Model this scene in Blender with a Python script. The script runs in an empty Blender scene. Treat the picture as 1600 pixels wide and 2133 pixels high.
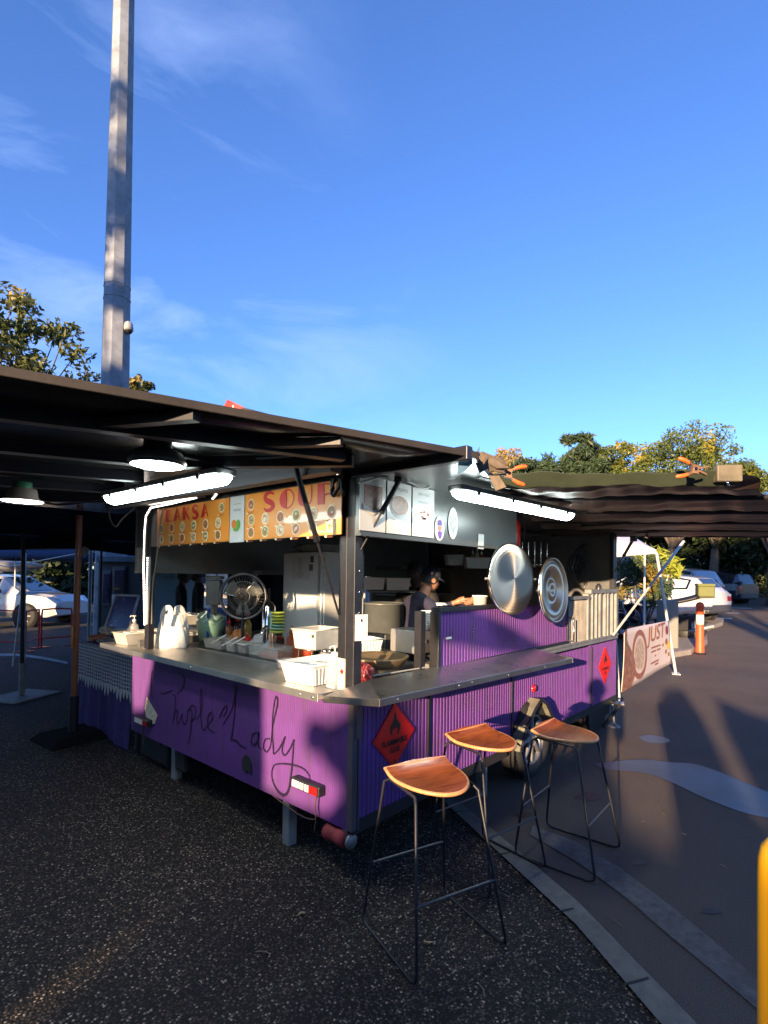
import bpy, bmesh, math, random
import numpy as np
from mathutils import Vector, Matrix
R = math.radians
sc = bpy.context.scene
col = sc.collection

# ------------------------------------------------------------------ camera
YAW, PITCH, ROLL, FPX, CY = R(41.37), R(1.01), R(.79), 1090., 1183.6
_f = Vector((math.cos(PITCH)*math.cos(YAW), math.cos(PITCH)*math.sin(YAW), math.sin(PITCH)))
_r0 = Vector((math.sin(YAW), -math.cos(YAW), 0)); _u0 = _r0.cross(_f)
_r = math.cos(ROLL)*_r0 + math.sin(ROLL)*_u0
_u = -math.sin(ROLL)*_r0 + math.cos(ROLL)*_u0
CAM = Vector((0, 0, 1.55))
cd = bpy.data.cameras.new('camera'); cam = bpy.data.objects.new('camera', cd); col.objects.link(cam)
m3 = Matrix((_r, _u, -_f)).transposed()
cam.matrix_world = Matrix.Translation(CAM) @ m3.to_4x4()
cd.sensor_fit = 'HORIZONTAL'; cd.sensor_width = 36; cd.lens = FPX/1600*36
cd.shift_y = (CY-1066.5)/1600
cd.clip_start = .05; cd.clip_end = 3000
sc.camera = cam

# ------------------------------------------------------------------ light
SUN_AZ, SUN_EL = R(15.9), R(8.8)          # direction the light travels (from +X towards +Y) and its height
SKY_STR, SUN_STR, EXPO = .118, 5.0, 1.65
w = bpy.data.worlds.new('World'); sc.world = w; w.use_nodes = True
nt = w.node_tree; N = nt.nodes; Lk = nt.links; N.clear()
sky = N.new('ShaderNodeTexSky'); sky.sky_type = 'NISHITA'; sky.sun_disc = False
sky.sun_elevation = SUN_EL
sd = Vector((-math.cos(SUN_AZ), -math.sin(SUN_AZ), 0))     # towards the sun
sky.sun_rotation = math.atan2(sd.x, sd.y)
sky.air_density = 1.0; sky.dust_density = .15; sky.ozone_density = 3.0; sky.altitude = 100
bg = N.new('ShaderNodeBackground'); bg.inputs[1].default_value = SKY_STR
out = N.new('ShaderNodeOutputWorld')
tc = N.new('ShaderNodeTexCoord')
# thin high cloud: streaky noise on the sky direction
vm = N.new('ShaderNodeMapping'); vm.inputs['Rotation'].default_value = (R(12), R(-22), R(35)); vm.inputs['Scale'].default_value = (2.0, 2.6, 6.5)
no = N.new('ShaderNodeTexNoise'); no.inputs['Scale'].default_value = 1.3; no.inputs['Detail'].default_value = 9; no.inputs['Roughness'].default_value = .58; no.inputs['Distortion'].default_value = .6
no2 = N.new('ShaderNodeTexNoise'); no2.inputs['Scale'].default_value = 1.6; no2.inputs['Detail'].default_value = 2
cr = N.new('ShaderNodeValToRGB'); cr.color_ramp.elements[0].position = .47; cr.color_ramp.elements[1].position = .80
cr2 = N.new('ShaderNodeValToRGB'); cr2.color_ramp.elements[0].position = .38; cr2.color_ramp.elements[1].position = .66
mul = N.new('ShaderNodeMath'); mul.operation = 'MULTIPLY'
# more cloud towards the left part of the view (real sky direction)
dotn = N.new('ShaderNodeVectorMath'); dotn.operation = 'DOT_PRODUCT'
cdv = (_f*1.0 - _r*.62 + _u*.55).normalized(); dotn.inputs[1].default_value = cdv
mr = N.new('ShaderNodeMapRange'); mr.inputs[1].default_value = .74; mr.inputs[2].default_value = .99; mr.inputs[3].default_value = .06; mr.inputs[4].default_value = .62
mul2 = N.new('ShaderNodeMath'); mul2.operation = 'MULTIPLY'
mix = N.new('ShaderNodeMix'); mix.data_type = 'RGBA'
CLOUD = (2.3, 3.0, 4.9, 1)
tint = N.new('ShaderNodeMix'); tint.data_type = 'RGBA'; tint.blend_type = 'MULTIPLY'; tint.inputs[0].default_value = 1
tint.inputs[7].default_value = (.68, .80, 1.19, 1)
Lk.new(tc.outputs['Generated'], vm.inputs[0]); Lk.new(vm.outputs[0], no.inputs[0]); Lk.new(tc.outputs['Generated'], no2.inputs[0])
Lk.new(no.outputs[0], cr.inputs[0]); Lk.new(no2.outputs[0], cr2.inputs[0])
Lk.new(cr.outputs[0], mul.inputs[0]); Lk.new(cr2.outputs[0], mul.inputs[1])
Lk.new(tc.outputs['Generated'], dotn.inputs[0]); Lk.new(dotn.outputs['Value'], mr.inputs[0])
Lk.new(mul.outputs[0], mul2.inputs[0]); Lk.new(mr.outputs[0], mul2.inputs[1])
Lk.new(mul2.outputs[0], mix.inputs[0]); Lk.new(sky.outputs[0], tint.inputs[6]); Lk.new(tint.outputs[2], mix.inputs[6]); mix.inputs[7].default_value = CLOUD
Lk.new(mix.outputs[2], bg.inputs[0]); Lk.new(bg.outputs[0], out.inputs[0])

sl = bpy.data.lights.new('sun', 'SUN'); sl.energy = SUN_STR; sl.angle = R(.5); sl.color = (1, .70, .42)
so = bpy.data.objects.new('sun', sl); col.objects.link(so)
sundir = Vector((math.cos(SUN_AZ)*math.cos(SUN_EL), math.sin(SUN_AZ)*math.cos(SUN_EL), -math.sin(SUN_EL)))
so.rotation_euler = sundir.to_track_quat('-Z', 'Y').to_euler(); so.location = (-30, -9, 8)
sc.view_settings.view_transform = 'Standard'; sc.view_settings.look = 'None'
sc.view_settings.exposure = EXPO; sc.view_settings.gamma = 1; sc.view_settings.use_curve_mapping = False

# ------------------------------------------------------------------ survey: points of the photograph on real planes
def ray(x, y): return _f + (x-800)/FPX*_r - (y-CY)/FPX*_u
def zp(x, y, z=0.):
    d = ray(x, y); return CAM + d*((z-CAM.z)/d.z)
def xp(x, y, X):
    d = ray(x, y); return CAM + d*((X-CAM.x)/d.x)
def yp(x, y, Y):
    d = ray(x, y); return CAM + d*((Y-CAM.y)/d.y)
def dp(x, y, D): return CAM + ray(x, y)*D
def prj(P):
    d = Vector(P)-CAM; D = d.dot(_f); return (800+FPX*d.dot(_r)/D, CY-FPX*d.dot(_u)/D)
def gz(x, y=0):            # the car park rises gently beyond x = 11
    if x <= 11: return 0.
    if x <= 45: return .026*(x-11)
    return .026*34
def gp(x, y):              # a point of the ground
    p = zp(x, y, 0.)
    for _ in range(30):
        q = zp(x, y, gz(p.x)); p = (p+q)*.5
    return p
V = Vector
rnd = random.Random(7)

# ------------------------------------------------------------------ materials
MATS = {}
def grime(m, amt=.5, colr=(.03, .02, .03, 1)):
    t = m.node_tree; b = t.nodes['Principled BSDF']; src = b.inputs['Base Color'].links[0].from_socket
    tcn = t.nodes.new('ShaderNodeTexCoord'); mp = t.nodes.new('ShaderNodeMapping'); mp.inputs['Scale'].default_value = (9, 9, .9)
    n = t.nodes.new('ShaderNodeTexNoise'); n.inputs['Scale'].default_value = 2.2; n.inputs['Detail'].default_value = 9; n.inputs['Roughness'].default_value = .68
    t.links.new(tcn.outputs['Object'], mp.inputs[0]); t.links.new(mp.outputs[0], n.inputs[0])
    r = t.nodes.new('ShaderNodeMapRange'); r.inputs[1].default_value = .5; r.inputs[2].default_value = .72; r.inputs[4].default_value = amt; t.links.new(n.outputs[0], r.inputs[0])
    mx = t.nodes.new('ShaderNodeMix'); mx.data_type = 'RGBA'; mx.inputs[7].default_value = colr; t.links.new(r.outputs[0], mx.inputs[0]); t.links.new(src, mx.inputs[6]); t.links.new(mx.outputs[2], b.inputs['Base Color']); return m
def M(name, c, rough=.6, metal=0., var=.15, scale=14., bump=0., bscale=60., trans=0., em=None, es=1., coat=0., alpha=1., aniso=0., sss=0., spec=.5, dirt=0.):
    if name in MATS: return MATS[name]
    m = bpy.data.materials.new(name); m.use_nodes = True; t = m.node_tree; b = t.nodes['Principled BSDF']
    b.inputs['Roughness'].default_value = rough; b.inputs['Metallic'].default_value = metal
    b.inputs['Transmission Weight'].default_value = trans; b.inputs['Coat Weight'].default_value = coat
    b.inputs['Alpha'].default_value = alpha; b.inputs['Specular IOR Level'].default_value = spec
    b.inputs['Anisotropic'].default_value = aniso
    b.inputs['Subsurface Weight'].default_value = sss
    tcn = t.nodes.new('ShaderNodeTexCoord')
    n = t.nodes.new('ShaderNodeTexNoise'); n.inputs['Scale'].default_value = scale; n.inputs['Detail'].default_value = 6; n.inputs['Roughness'].default_value = .6
    t.links.new(tcn.outputs['Object'], n.inputs[0])
    rp = t.nodes.new('ShaderNodeValToRGB')
    rp.color_ramp.elements[0].position = .3; rp.color_ramp.elements[1].position = .7
    rp.color_ramp.elements[0].color = tuple(max(0, x*(1-var)) for x in c[:3])+(1,)
    rp.color_ramp.elements[1].color = tuple(min(1, x*(1+var)) for x in c[:3])+(1,)
    t.links.new(n.outputs[0], rp.inputs[0]); last = rp.outputs[0]
    if dirt:
        n3 = t.nodes.new('ShaderNodeTexNoise'); n3.inputs['Scale'].default_value = 5; n3.inputs['Detail'].default_value = 10; n3.inputs['Roughness'].default_value = .7
        t.links.new(tcn.outputs['Object'], n3.inputs[0])
        r3 = t.nodes.new('ShaderNodeValToRGB'); r3.color_ramp.elements[0].position = .5; r3.color_ramp.elements[1].position = .75
        r3.color_ramp.elements[0].color = (0, 0, 0, 1); r3.color_ramp.elements[1].color = (dirt, dirt, dirt, 1)
        t.links.new(n3.outputs[0], r3.inputs[0])
        mx = t.nodes.new('ShaderNodeMix'); mx.data_type = 'RGBA'; mx.inputs[7].default_value = (.07, .055, .045, 1)
        t.links.new(r3.outputs[0], mx.inputs[0]); t.links.new(last, mx.inputs[6]); last = mx.outputs[2]
        r4 = t.nodes.new('ShaderNodeMapRange'); r4.inputs[3].default_value = rough; r4.inputs[4].default_value = min(1, rough+.35)
        t.links.new(n3.outputs[0], r4.inputs[0]); t.links.new(r4.outputs[0], b.inputs['Roughness'])
    t.links.new(last, b.inputs['Base Color'])
    if bump:
        n2 = t.nodes.new('ShaderNodeTexNoise'); n2.inputs['Scale'].default_value = bscale; n2.inputs['Detail'].default_value = 4
        t.links.new(tcn.outputs['Object'], n2.inputs[0])
        bp = t.nodes.new('ShaderNodeBump'); bp.inputs['Strength'].default_value = bump; bp.inputs['Distance'].default_value = .01
        t.links.new(n2.outputs[0], bp.inputs['Height']); t.links.new(bp.outputs[0], b.inputs['Normal'])
    if em:
        b.inputs['Emission Color'].default_value = tuple(em)+(1,); b.inputs['Emission Strength'].default_value = es
    MATS[name] = m
    return m

purple = M('purple_panel', (.100, .027, .185), .45, 0, .12, 3, .05, 25, coat=.15, dirt=.35)
purple_s = M('purple_side_panel', (.125, .036, .225), .42, 0, .14, 4, .04, 25, dirt=.45)
grime(purple, .45); grime(purple_s, .5)
black = M('black_paint', (.012, .012, .016), .45, 0, .3, 20, .05)
blackm = M('black_matt', (.01, .01, .012), .8)
steel = M('brushed_steel', (.50, .49, .47), .27, .95, .12, 6, .03, 40, dirt=.35)
steel_d = M('dull_steel', (.30, .30, .30), .45, .9, .2, 9, .05, dirt=.5)
galv = M('galvanised_steel', (.28, .29, .29), .5, .7, .2, 9, .05, 30, dirt=.3)
chrome = M('chrome', (.75, .73, .7), .12, 1, .05)
white = M('white_plastic', (.75, .74, .70), .4, 0, .06, 10)
whitep = M('white_paper', (.72, .71, .68), .7, 0, .04)
frosted = M('frosted_plastic', (.72, .70, .64), .35, 0, .08, 20, trans=.35, alpha=.72)
clearp = M('clear_plastic', (.85, .86, .84), .12, 0, .03, trans=.55, alpha=.45)
filmp = M('plastic_film', (.74, .75, .74), .3, 0, .1, 30, .4, 40, trans=.3, alpha=.85)
dgrey = M('dark_grey', (.05, .05, .055), .5)
mgrey = M('mid_grey', (.20, .21, .21), .5, 0, .12, 8, dirt=.3)
fridgew = M('fridge_enamel', (.80, .82, .80), .32, 0, .05, 5, dirt=.12)
wood = None
redp = M('red_paint', (.55, .015, .012), .35, 0, .12, 10)
orange = M('orange_rubber', (.72, .13, .02), .45, 0, .12, 20)
rubber = M('rubber', (.015, .015, .016), .75, 0, .3, 40, .2)
tubeem = M('lit_diffuser', (.9, .95, .95), .4, em=(.86, 1, .98), es=10)
domeem = M('lit_dome_glass', (.9, .95, .95), .4, em=(.95, 1, 1), es=11)
ledem = M('led_bead', (.9, .85, .8), .4, em=(1, .86, .78), es=5)
skin = M('skin', (.33, .17, .10), .5, 0, .1, 15, sss=.0)
navy = M('navy_cloth', (.016, .014, .035), .85, 0, .25, 30, .3)
dcloth = M('dark_cloth', (.02, .02, .022), .9, 0, .3, 30, .3)
concrete = M('concrete_edging', (.14, .13, .11), .85, 0, .22, 18, .5, 150, dirt=.5)

def finish_wood():
    m = bpy.data.materials.new('varnished_plywood'); m.use_nodes = True; t = m.node_tree; b = t.nodes['Principled BSDF']
    tcn = t.nodes.new('ShaderNodeTexCoord'); mp = t.nodes.new('ShaderNodeMapping'); mp.inputs['Scale'].default_value = (3, 26, 8)
    n = t.nodes.new('ShaderNodeTexNoise'); n.inputs['Scale'].default_value = 3; n.inputs['Detail'].default_value = 8; n.inputs['Distortion'].default_value = 1.2
    rp = t.nodes.new('ShaderNodeValToRGB'); rp.color_ramp.elements[0].position = .3; rp.color_ramp.elements[1].position = .72
    rp.color_ramp.elements[0].color = (.17, .032, .009, 1); rp.color_ramp.elements[1].color = (.40, .10, .026, 1)
    t.links.new(tcn.outputs['Object'], mp.inputs[0]); t.links.new(mp.outputs[0], n.inputs[0]); t.links.new(n.outputs[0], rp.inputs[0]); t.links.new(rp.outputs[0], b.inputs['Base Color'])
    b.inputs['Roughness'].default_value = .28; b.inputs['Coat Weight'].default_value = .25; b.inputs['Coat Roughness'].default_value = .15
    return m
wood = finish_wood()
plyedge = M('plywood_edge', (.55, .25, .10), .4, 0, .2, 60)

def aggregate():
    m = bpy.data.materials.new('exposed_aggregate'); m.use_nodes = True; t = m.node_tree; b = t.nodes['Principled BSDF']; L = t.links.new
    tcn = t.nodes.new('ShaderNodeTexCoord')
    v = t.nodes.new('ShaderNodeTexVoronoi'); v.inputs['Scale'].default_value = 95; v.inputs['Randomness'].default_value = 1
    L(tcn.outputs['Object'], v.inputs[0])
    # stone colour by cell
    rp = t.nodes.new('ShaderNodeValToRGB'); e = rp.color_ramp.elements
    e[0].position = 0; e[0].color = (.012, .009, .008, 1); e[1].position = 1; e[1].color = (.50, .40, .31, 1)
    x = e.new(.30); x.color = (.036, .027, .022, 1); x = e.new(.6); x.color = (.078, .057, .044, 1); x = e.new(.85); x.color = (.13, .098, .075, 1)
    sep = t.nodes.new('ShaderNodeSeparateColor'); L(v.outputs['Color'], sep.inputs[0]); L(sep.outputs[0], rp.inputs[0])
    mor = t.nodes.new('ShaderNodeValToRGB'); mor.color_ramp.elements[0].position = .35; mor.color_ramp.elements[1].position = .55
    mor.color_ramp.elements[0].color = (0, 0, 0, 1); mor.color_ramp.elements[1].color = (1, 1, 1, 1)
    L(v.outputs['Distance'], mor.inputs[0])
    mx = t.nodes.new('ShaderNodeMix'); mx.data_type = 'RGBA'; mx.inputs[7].default_value = (.008, .007, .007, 1)
    L(mor.outputs[0], mx.inputs[0]); L(rp.outputs[0], mx.inputs[6])
    n = t.nodes.new('ShaderNodeTexNoise'); n.inputs['Scale'].default_value = .9; n.inputs['Detail'].default_value = 6
    L(tcn.outputs['Object'], n.inputs[0])
    rr = t.nodes.new('ShaderNodeValToRGB'); rr.color_ramp.elements[0].position = .35; rr.color_ramp.elements[1].position = .65
    rr.color_ramp.elements[0].color = (.62, .60, .60, 1); rr.color_ramp.elements[1].color = (1.1, 1.05, 1.0, 1)
    L(n.outputs[0], rr.inputs[0])
    m2 = t.nodes.new('ShaderNodeMix'); m2.data_type = 'RGBA'; m2.blend_type = 'MULTIPLY'; m2.inputs[0].default_value = 1
    L(mx.outputs[2], m2.inputs[6]); L(rr.outputs[0], m2.inputs[7]); L(m2.outputs[2], b.inputs['Base Color'])
    b.inputs['Roughness'].default_value = .75; b.inputs['Specular IOR Level'].default_value = .3
    bp = t.nodes.new('ShaderNodeBump'); bp.inputs['Strength'].default_value = .9; bp.inputs['Distance'].default_value = .006; bp.invert = True
    L(v.outputs['Distance'], bp.inputs['Height']); L(bp.outputs[0], b.inputs['Normal'])
    return m
def asphalt(name, c, spk=.12):
    m = bpy.data.materials.new(name); m.use_nodes = True; t = m.node_tree; b = t.nodes['Principled BSDF']; L = t.links.new
    tcn = t.nodes.new('ShaderNodeTexCoord')
    n = t.nodes.new('ShaderNodeTexNoise'); n.inputs['Scale'].default_value = 240; n.inputs['Detail'].default_value = 3
    n1 = t.nodes.new('ShaderNodeTexNoise'); n1.inputs['Scale'].default_value = .7; n1.inputs['Detail'].default_value = 8; n1.inputs['Roughness'].default_value = .65
    L(tcn.outputs['Object'], n.inputs[0]); L(tcn.outputs['Object'], n1.inputs[0])
    r1 = t.nodes.new('ShaderNodeValToRGB'); r1.color_ramp.elements[0].position = .35; r1.color_ramp.elements[1].position = .75
    r1.color_ramp.elements[0].color = tuple(x*.55 for x in c)+(1,); r1.color_ramp.elements[1].color = tuple(x*1.9 for x in c)+(1,)
    r2 = t.nodes.new('ShaderNodeValToRGB'); r2.color_ramp.elements[0].position = .3; r2.color_ramp.elements[1].position = .7
    r2.color_ramp.elements[0].color = (.7, .7, .72, 1); r2.color_ramp.elements[1].color = (1.25, 1.2, 1.15, 1)
    L(n.outputs[0], r1.inputs[0]); L(n1.outputs[0], r2.inputs[0])
    mx = t.nodes.new('ShaderNodeMix'); mx.data_type = 'RGBA'; mx.blend_type = 'MULTIPLY'; mx.inputs[0].default_value = 1
    L(r1.outputs[0], mx.inputs[6]); L(r2.outputs[0], mx.inputs[7]); L(mx.outputs[2], b.inputs['Base Color'])
    b.inputs['Roughness'].default_value = .8
    bp = t.nodes.new('ShaderNodeBump'); bp.inputs['Strength'].default_value = 1; bp.inputs['Distance'].default_value = .03
    L(n.outputs[0], bp.inputs['Height']); L(bp.outputs[0], b.inputs['Normal'])
    return m

def leafmat(name, dark, light, yellow=None, ysc=.6, ypos=.55):
    m = bpy.data.materials.new(name); m.use_nodes = True; t = m.node_tree; b = t.nodes['Principled BSDF']; L = t.links.new
    g = t.nodes.new('ShaderNodeNewGeometry')
    wn = t.nodes.new('ShaderNodeTexNoise'); wn.inputs['Scale'].default_value = 9; wn.inputs['Detail'].default_value = 2
    L(g.outputs['Position'], wn.inputs[0])
    rp = t.nodes.new('ShaderNodeValToRGB'); rp.color_ramp.elements[0].position = .35; rp.color_ramp.elements[1].position = .68
    rp.color_ramp.elements[0].color = dark+(1,); rp.color_ramp.elements[1].color = light+(1,)
    L(wn.outputs[0], rp.inputs[0]); last = rp.outputs[0]
    if yellow:
        n = t.nodes.new('ShaderNodeTexNoise'); n.inputs['Scale'].default_value = ysc; n.inputs['Detail'].default_value = 4
        L(g.outputs['Position'], n.inputs[0])
        r2 = t.nodes.new('ShaderNodeValToRGB'); r2.color_ramp.elements[0].position = ypos; r2.color_ramp.elements[1].position = ypos+.08
        L(n.outputs[0], r2.inputs[0])
        mx = t.nodes.new('ShaderNodeMix'); mx.data_type = 'RGBA'; mx.inputs[7].default_value = yellow+(1,)
        L(r2.outputs[0], mx.inputs[0]); L(last, mx.inputs[6]); last = mx.outputs[2]
    L(last, b.inputs['Base Color']); b.inputs['Roughness'].default_value = .5; b.inputs['Specular IOR Level'].default_value = .35
    tr = t.nodes.new('ShaderNodeBsdfTranslucent'); L(last, tr.inputs[0])
    ms = t.nodes.new('ShaderNodeMixShader'); ms.inputs[0].default_value = .25
    o = t.nodes['Material Output']; L(b.outputs[0], ms.inputs[1]); L(tr.outputs[0], ms.inputs[2]); L(ms.outputs[0], o.inputs[0])
    return m

# ------------------------------------------------------------------ mesh builder
ORG = {}
class MB:
    def __init__(s): s.v = []; s.f = []; s.m = []; s.sm = []
    def add(s, vs, fs, m=0, smooth=False):
        k = len(s.v); s.v += [V(x) for x in vs]
        for f in fs: s.f.append([i+k for i in f]); s.m.append(m); s.sm.append(smooth)
        return s
    def box(s, c, d, rot=None, m=0):
        c = V(c); h = [x/2 for x in d]; vs = []
        for z in (-1, 1):
            for y in (-1, 1):
                for x in (-1, 1):
                    p = V((x*h[0], y*h[1], z*h[2]))
                    if rot is not None: p = rot @ p
                    vs.append(c+p)
        return s.add(vs, [(0, 2, 3, 1), (4, 5, 7, 6), (0, 1, 5, 4), (2, 6, 7, 3), (0, 4, 6, 2), (1, 3, 7, 5)], m)
    def bb(s, a, b, m=0):
        a = V(a); b = V(b); return s.box((a+b)/2, [abs(x) for x in (b-a)], None, m)
    def hexa(s, p, m=0):      # 8 points: bottom ring 4, top ring 4
        return s.add(p, [(0, 3, 2, 1), (4, 5, 6, 7), (0, 1, 5, 4), (1, 2, 6, 5), (2, 3, 7, 6), (3, 0, 4, 7)], m)
    def slab(s, poly, n, th, m=0):   # polygon in space given a thickness along -n
        poly = [V(p) for p in poly]; n = V(n).normalized()*th; k = len(poly)
        vs = poly+[p-n for p in poly]
        fs = [tuple(range(k)), tuple(range(2*k-1, k-1, -1))]+[(i, i+k, (i+1) % k+k, (i+1) % k) for i in range(k)]
        return s.add(vs, fs, m)
    def tube(s, pts, r, n=8, m=0, cap=True, smooth=True, closed=False):
        pts = [V(p) for p in pts]; K = len(pts); rr = r if isinstance(r, (list, tuple)) else [r]*K
        rings = []; prev = None
        for i, p in enumerate(pts):
            if closed: t = pts[(i+1) % K]-pts[(i-1) % K]
            else: t = pts[min(i+1, K-1)]-pts[max(i-1, 0)]
            if t.length < 1e-9: t = V((0, 0, 1))
            t.normalize()
            if prev is None:
                a = V((0, 0, 1)) if abs(t.z) < .9 else V((1, 0, 0)); a = (a-t*a.dot(t)).normalized()
            else:
                a = prev-t*prev.dot(t)
                a = a.normalized() if a.length > 1e-6 else t.orthogonal().normalized()
            prev = a; b = t.cross(a)
            rings.append([p+(a*math.cos(2*math.pi*j/n)+b*math.sin(2*math.pi*j/n))*rr[i] for j in range(n)])
        vs = [q for g in rings for q in g]; fs = []
        for i in range(K if closed else K-1):
            for j in range(n):
                a = i*n+j; b = i*n+(j+1) % n; c = ((i+1) % K)*n+(j+1) % n; d = ((i+1) % K)*n+j
                fs.append((a, b, c, d))
        s.add(vs, fs, m, smooth)
        if cap and not closed: s.add(rings[0], [tuple(range(n-1, -1, -1))], m); s.add(rings[-1], [tuple(range(n))], m)
        return s
    def lathe(s, prof, c=(0, 0, 0), rot=None, n=24, m=0, smooth=True, sx=1, sy=1):
        c = V(c); vs = []
        for (r_, z) in prof:
            for j in range(n):
                a = 2*math.pi*j/n; p = V((r_*math.cos(a)*sx, r_*math.sin(a)*sy, z))
                if rot is not None: p = rot @ p
                vs.append(c+p)
        fs = [(i*n+j, i*n+(j+1) % n, (i+1)*n+(j+1) % n, (i+1)*n+j) for i in range(len(prof)-1) for j in range(n)]
        return s.add(vs, fs, m, smooth)
    def grid(s, fn, nu, nv, m=0, smooth=True):
        vs = [fn(i/nu, j/nv) for i in range(nu+1) for j in range(nv+1)]
        fs = [(i*(nv+1)+j, (i+1)*(nv+1)+j, (i+1)*(nv+1)+j+1, i*(nv+1)+j+1) for i in range(nu) for j in range(nv)]
        return s.add(vs, fs, m, smooth)
    def split(s):
        par = list(range(len(s.v)))
        def fnd(i):
            while par[i] != i: par[i] = par[par[i]]; i = par[i]
            return i
        for f in s.f:
            for i in f[1:]: par[fnd(i)] = fnd(f[0])
        gr = {}
        for k, f in enumerate(s.f): gr.setdefault(fnd(f[0]), []).append(k)
        out = []
        for ks in gr.values():
            mp = {}; n = MB()
            for k in ks:
                g = []
                for i in s.f[k]:
                    if i not in mp: mp[i] = len(n.v); n.v.append(s.v[i])
                    g.append(mp[i])
                n.f.append(g); n.m.append(s.m[k]); n.sm.append(s.sm[k])
            out.append(n)
        return out
    def build_each(s, name, mats, parent=None, **kw): return [x.build(name, mats, parent, **kw) for x in s.split()]
    def build(s, name, mats, parent=None, bevel=0, local=False, seg=2, solid=0, sub=0):
        if not isinstance(mats, (list, tuple)): mats = [mats]
        me = bpy.data.meshes.new(name)
        if parent is not None: org = V((0, 0, 0)) if local else ORG.get(parent.name, V((0, 0, 0)))
        else:
            xs = [v.x for v in s.v]; ys = [v.y for v in s.v]; zs = [v.z for v in s.v]
            org = V((0, 0, 0)) if local else V(((min(xs)+max(xs))/2, (min(ys)+max(ys))/2, min(zs)))
        me.from_pydata([tuple(v-org) for v in s.v], [], [tuple(f) for f in s.f])
        for m in mats: me.materials.append(m)
        me.polygons.foreach_set('material_index', s.m); me.polygons.foreach_set('use_smooth', s.sm); me.update()
        o = bpy.data.objects.new(name, me); col.objects.link(o)
        if parent is not None: o.parent = parent; ORG[o.name] = org
        else: o.location = org; ORG[o.name] = org
        if bevel:
            b = o.modifiers.new('bevel', 'BEVEL'); b.width = bevel; b.segments = seg; b.limit_method = 'ANGLE'; b.angle_limit = R(40)
        if solid:
            b = o.modifiers.new('solid', 'SOLIDIFY'); b.thickness = solid
        if sub:
            b = o.modifiers.new('sub', 'SUBSURF'); b.levels = sub; b.render_levels = sub
        return o
def tag(o, label=None, cat=None, group=None, kind=None):
    if label: o['label'] = label
    if cat: o['category'] = cat
    if group: o['group'] = group
    if kind: o['kind'] = kind
    return o
def empty(name, loc, label=None, cat=None, group=None, rz=0):
    o = bpy.data.objects.new(name, None); col.objects.link(o); o.location = loc; o.rotation_euler = (0, 0, rz); o.empty_display_size = .1
    ORG[o.name] = V(loc); return tag(o, label, cat, group)
def copy_tree(o, parent=None):
    c = o.copy(); col.objects.link(c)
    if parent is not None: c.parent = parent
    for ch in list(o.children): copy_tree(ch, c)
    return c
def RZ(a): return Matrix.Rotation(a, 3, 'Z')
def RX(a): return Matrix.Rotation(a, 3, 'X')
def RY(a): return Matrix.Rotation(a, 3, 'Y')
def frame3(x, y, z): return Matrix((V(x), V(y), V(z))).transposed()
def textmesh(mb, s, size, org, ux, uy, m=0, align='CENTER', off=0.0, sx=1.0):
    cu = bpy.data.curves.new('t', 'FONT'); cu.body = s; cu.size = size; cu.align_x = align; cu.offset = off; cu.resolution_u = 3
    o = bpy.data.objects.new('t', cu); col.objects.link(o)
    dg = bpy.context.evaluated_depsgraph_get(); me = bpy.data.meshes.new_from_object(o.evaluated_get(dg))
    org = V(org); ux = V(ux); uy = V(uy)
    mb.add([org+ux*v.co.x*sx+uy*v.co.y for v in me.vertices], [tuple(p.vertices) for p in me.polygons], m)
    bpy.data.objects.remove(o); bpy.data.meshes.remove(me); bpy.data.curves.remove(cu)
def stroke(mb, pts, wd, n, m=0):   # flat ribbon through points on a plane with normal n
    pts = [V(p) for p in pts]; n = V(n); K = len(pts); L = []; Rr = []
    for i, p in enumerate(pts):
        t = (pts[min(i+1, K-1)]-pts[max(i-1, 0)]); t.normalize(); sd_ = t.cross(n).normalized()
        ww = wd[i] if isinstance(wd, (list, tuple)) else wd
        L.append(p+sd_*ww/2); Rr.append(p-sd_*ww/2)
    mb.add(L+Rr, [(i, i+1, K+i+1, K+i) for i in range(K-1)], m)
def smoothpts(p, k=6):          # Catmull-Rom
    p = [V(x) for x in p]; o = []
    for i in range(len(p)-1):
        a = p[max(i-1, 0)]; b = p[i]; c = p[i+1]; d = p[min(i+2, len(p)-1)]
        for j in range(k):
            t = j/k; o.append(.5*((2*b)+(c-a)*t+(2*a-5*b+4*c-d)*t*t+(3*b-a-3*c+d)*t**3))
    o.append(p[-1]); return o

# ------------------------------------------------------------------ ground
def sheet(name, poly, mat, dz, kind='structure'):
    bm = bmesh.new(); vs = [bm.verts.new((p[0], p[1], 0)) for p in poly]; bm.faces.new(vs)
    for x in (11, 45):
        bmesh.ops.bisect_plane(bm, geom=bm.verts[:]+bm.edges[:]+bm.faces[:], plane_co=(x, 0, 0), plane_no=(1, 0, 0))
    bmesh.ops.recalc_face_normals(bm, faces=bm.faces[:])
    for v in bm.verts: v.co.z = gz(v.co.x)+dz
    if sum(f.normal.z for f in bm.faces) < 0: bmesh.ops.reverse_faces(bm, faces=bm.faces[:])
    me = bpy.data.meshes.new(name); bm.to_mesh(me); bm.free(); me.materials.append(mat)
    o = bpy.data.objects.new(name, me); col.objects.link(o)
    if kind: o['kind'] = kind
    return o
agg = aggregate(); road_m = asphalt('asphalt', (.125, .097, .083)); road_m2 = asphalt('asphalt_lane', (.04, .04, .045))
sheet('ground', [(-400, -600), (900, -600), (900, 900), (-400, 900)], agg, 0)
SA = zp(935, 1655); SBp = zp(1446, 2133); sdir = (SBp-SA).normalized()
Sc = zp(920, 1668); Sd = zp(1372, 2133); sdir2 = (Sd-Sc).normalized()
e1 = [SA-sdir*9, SA-sdir*2, SA, zp(1200, 1879), SBp, SBp+sdir*6]
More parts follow.
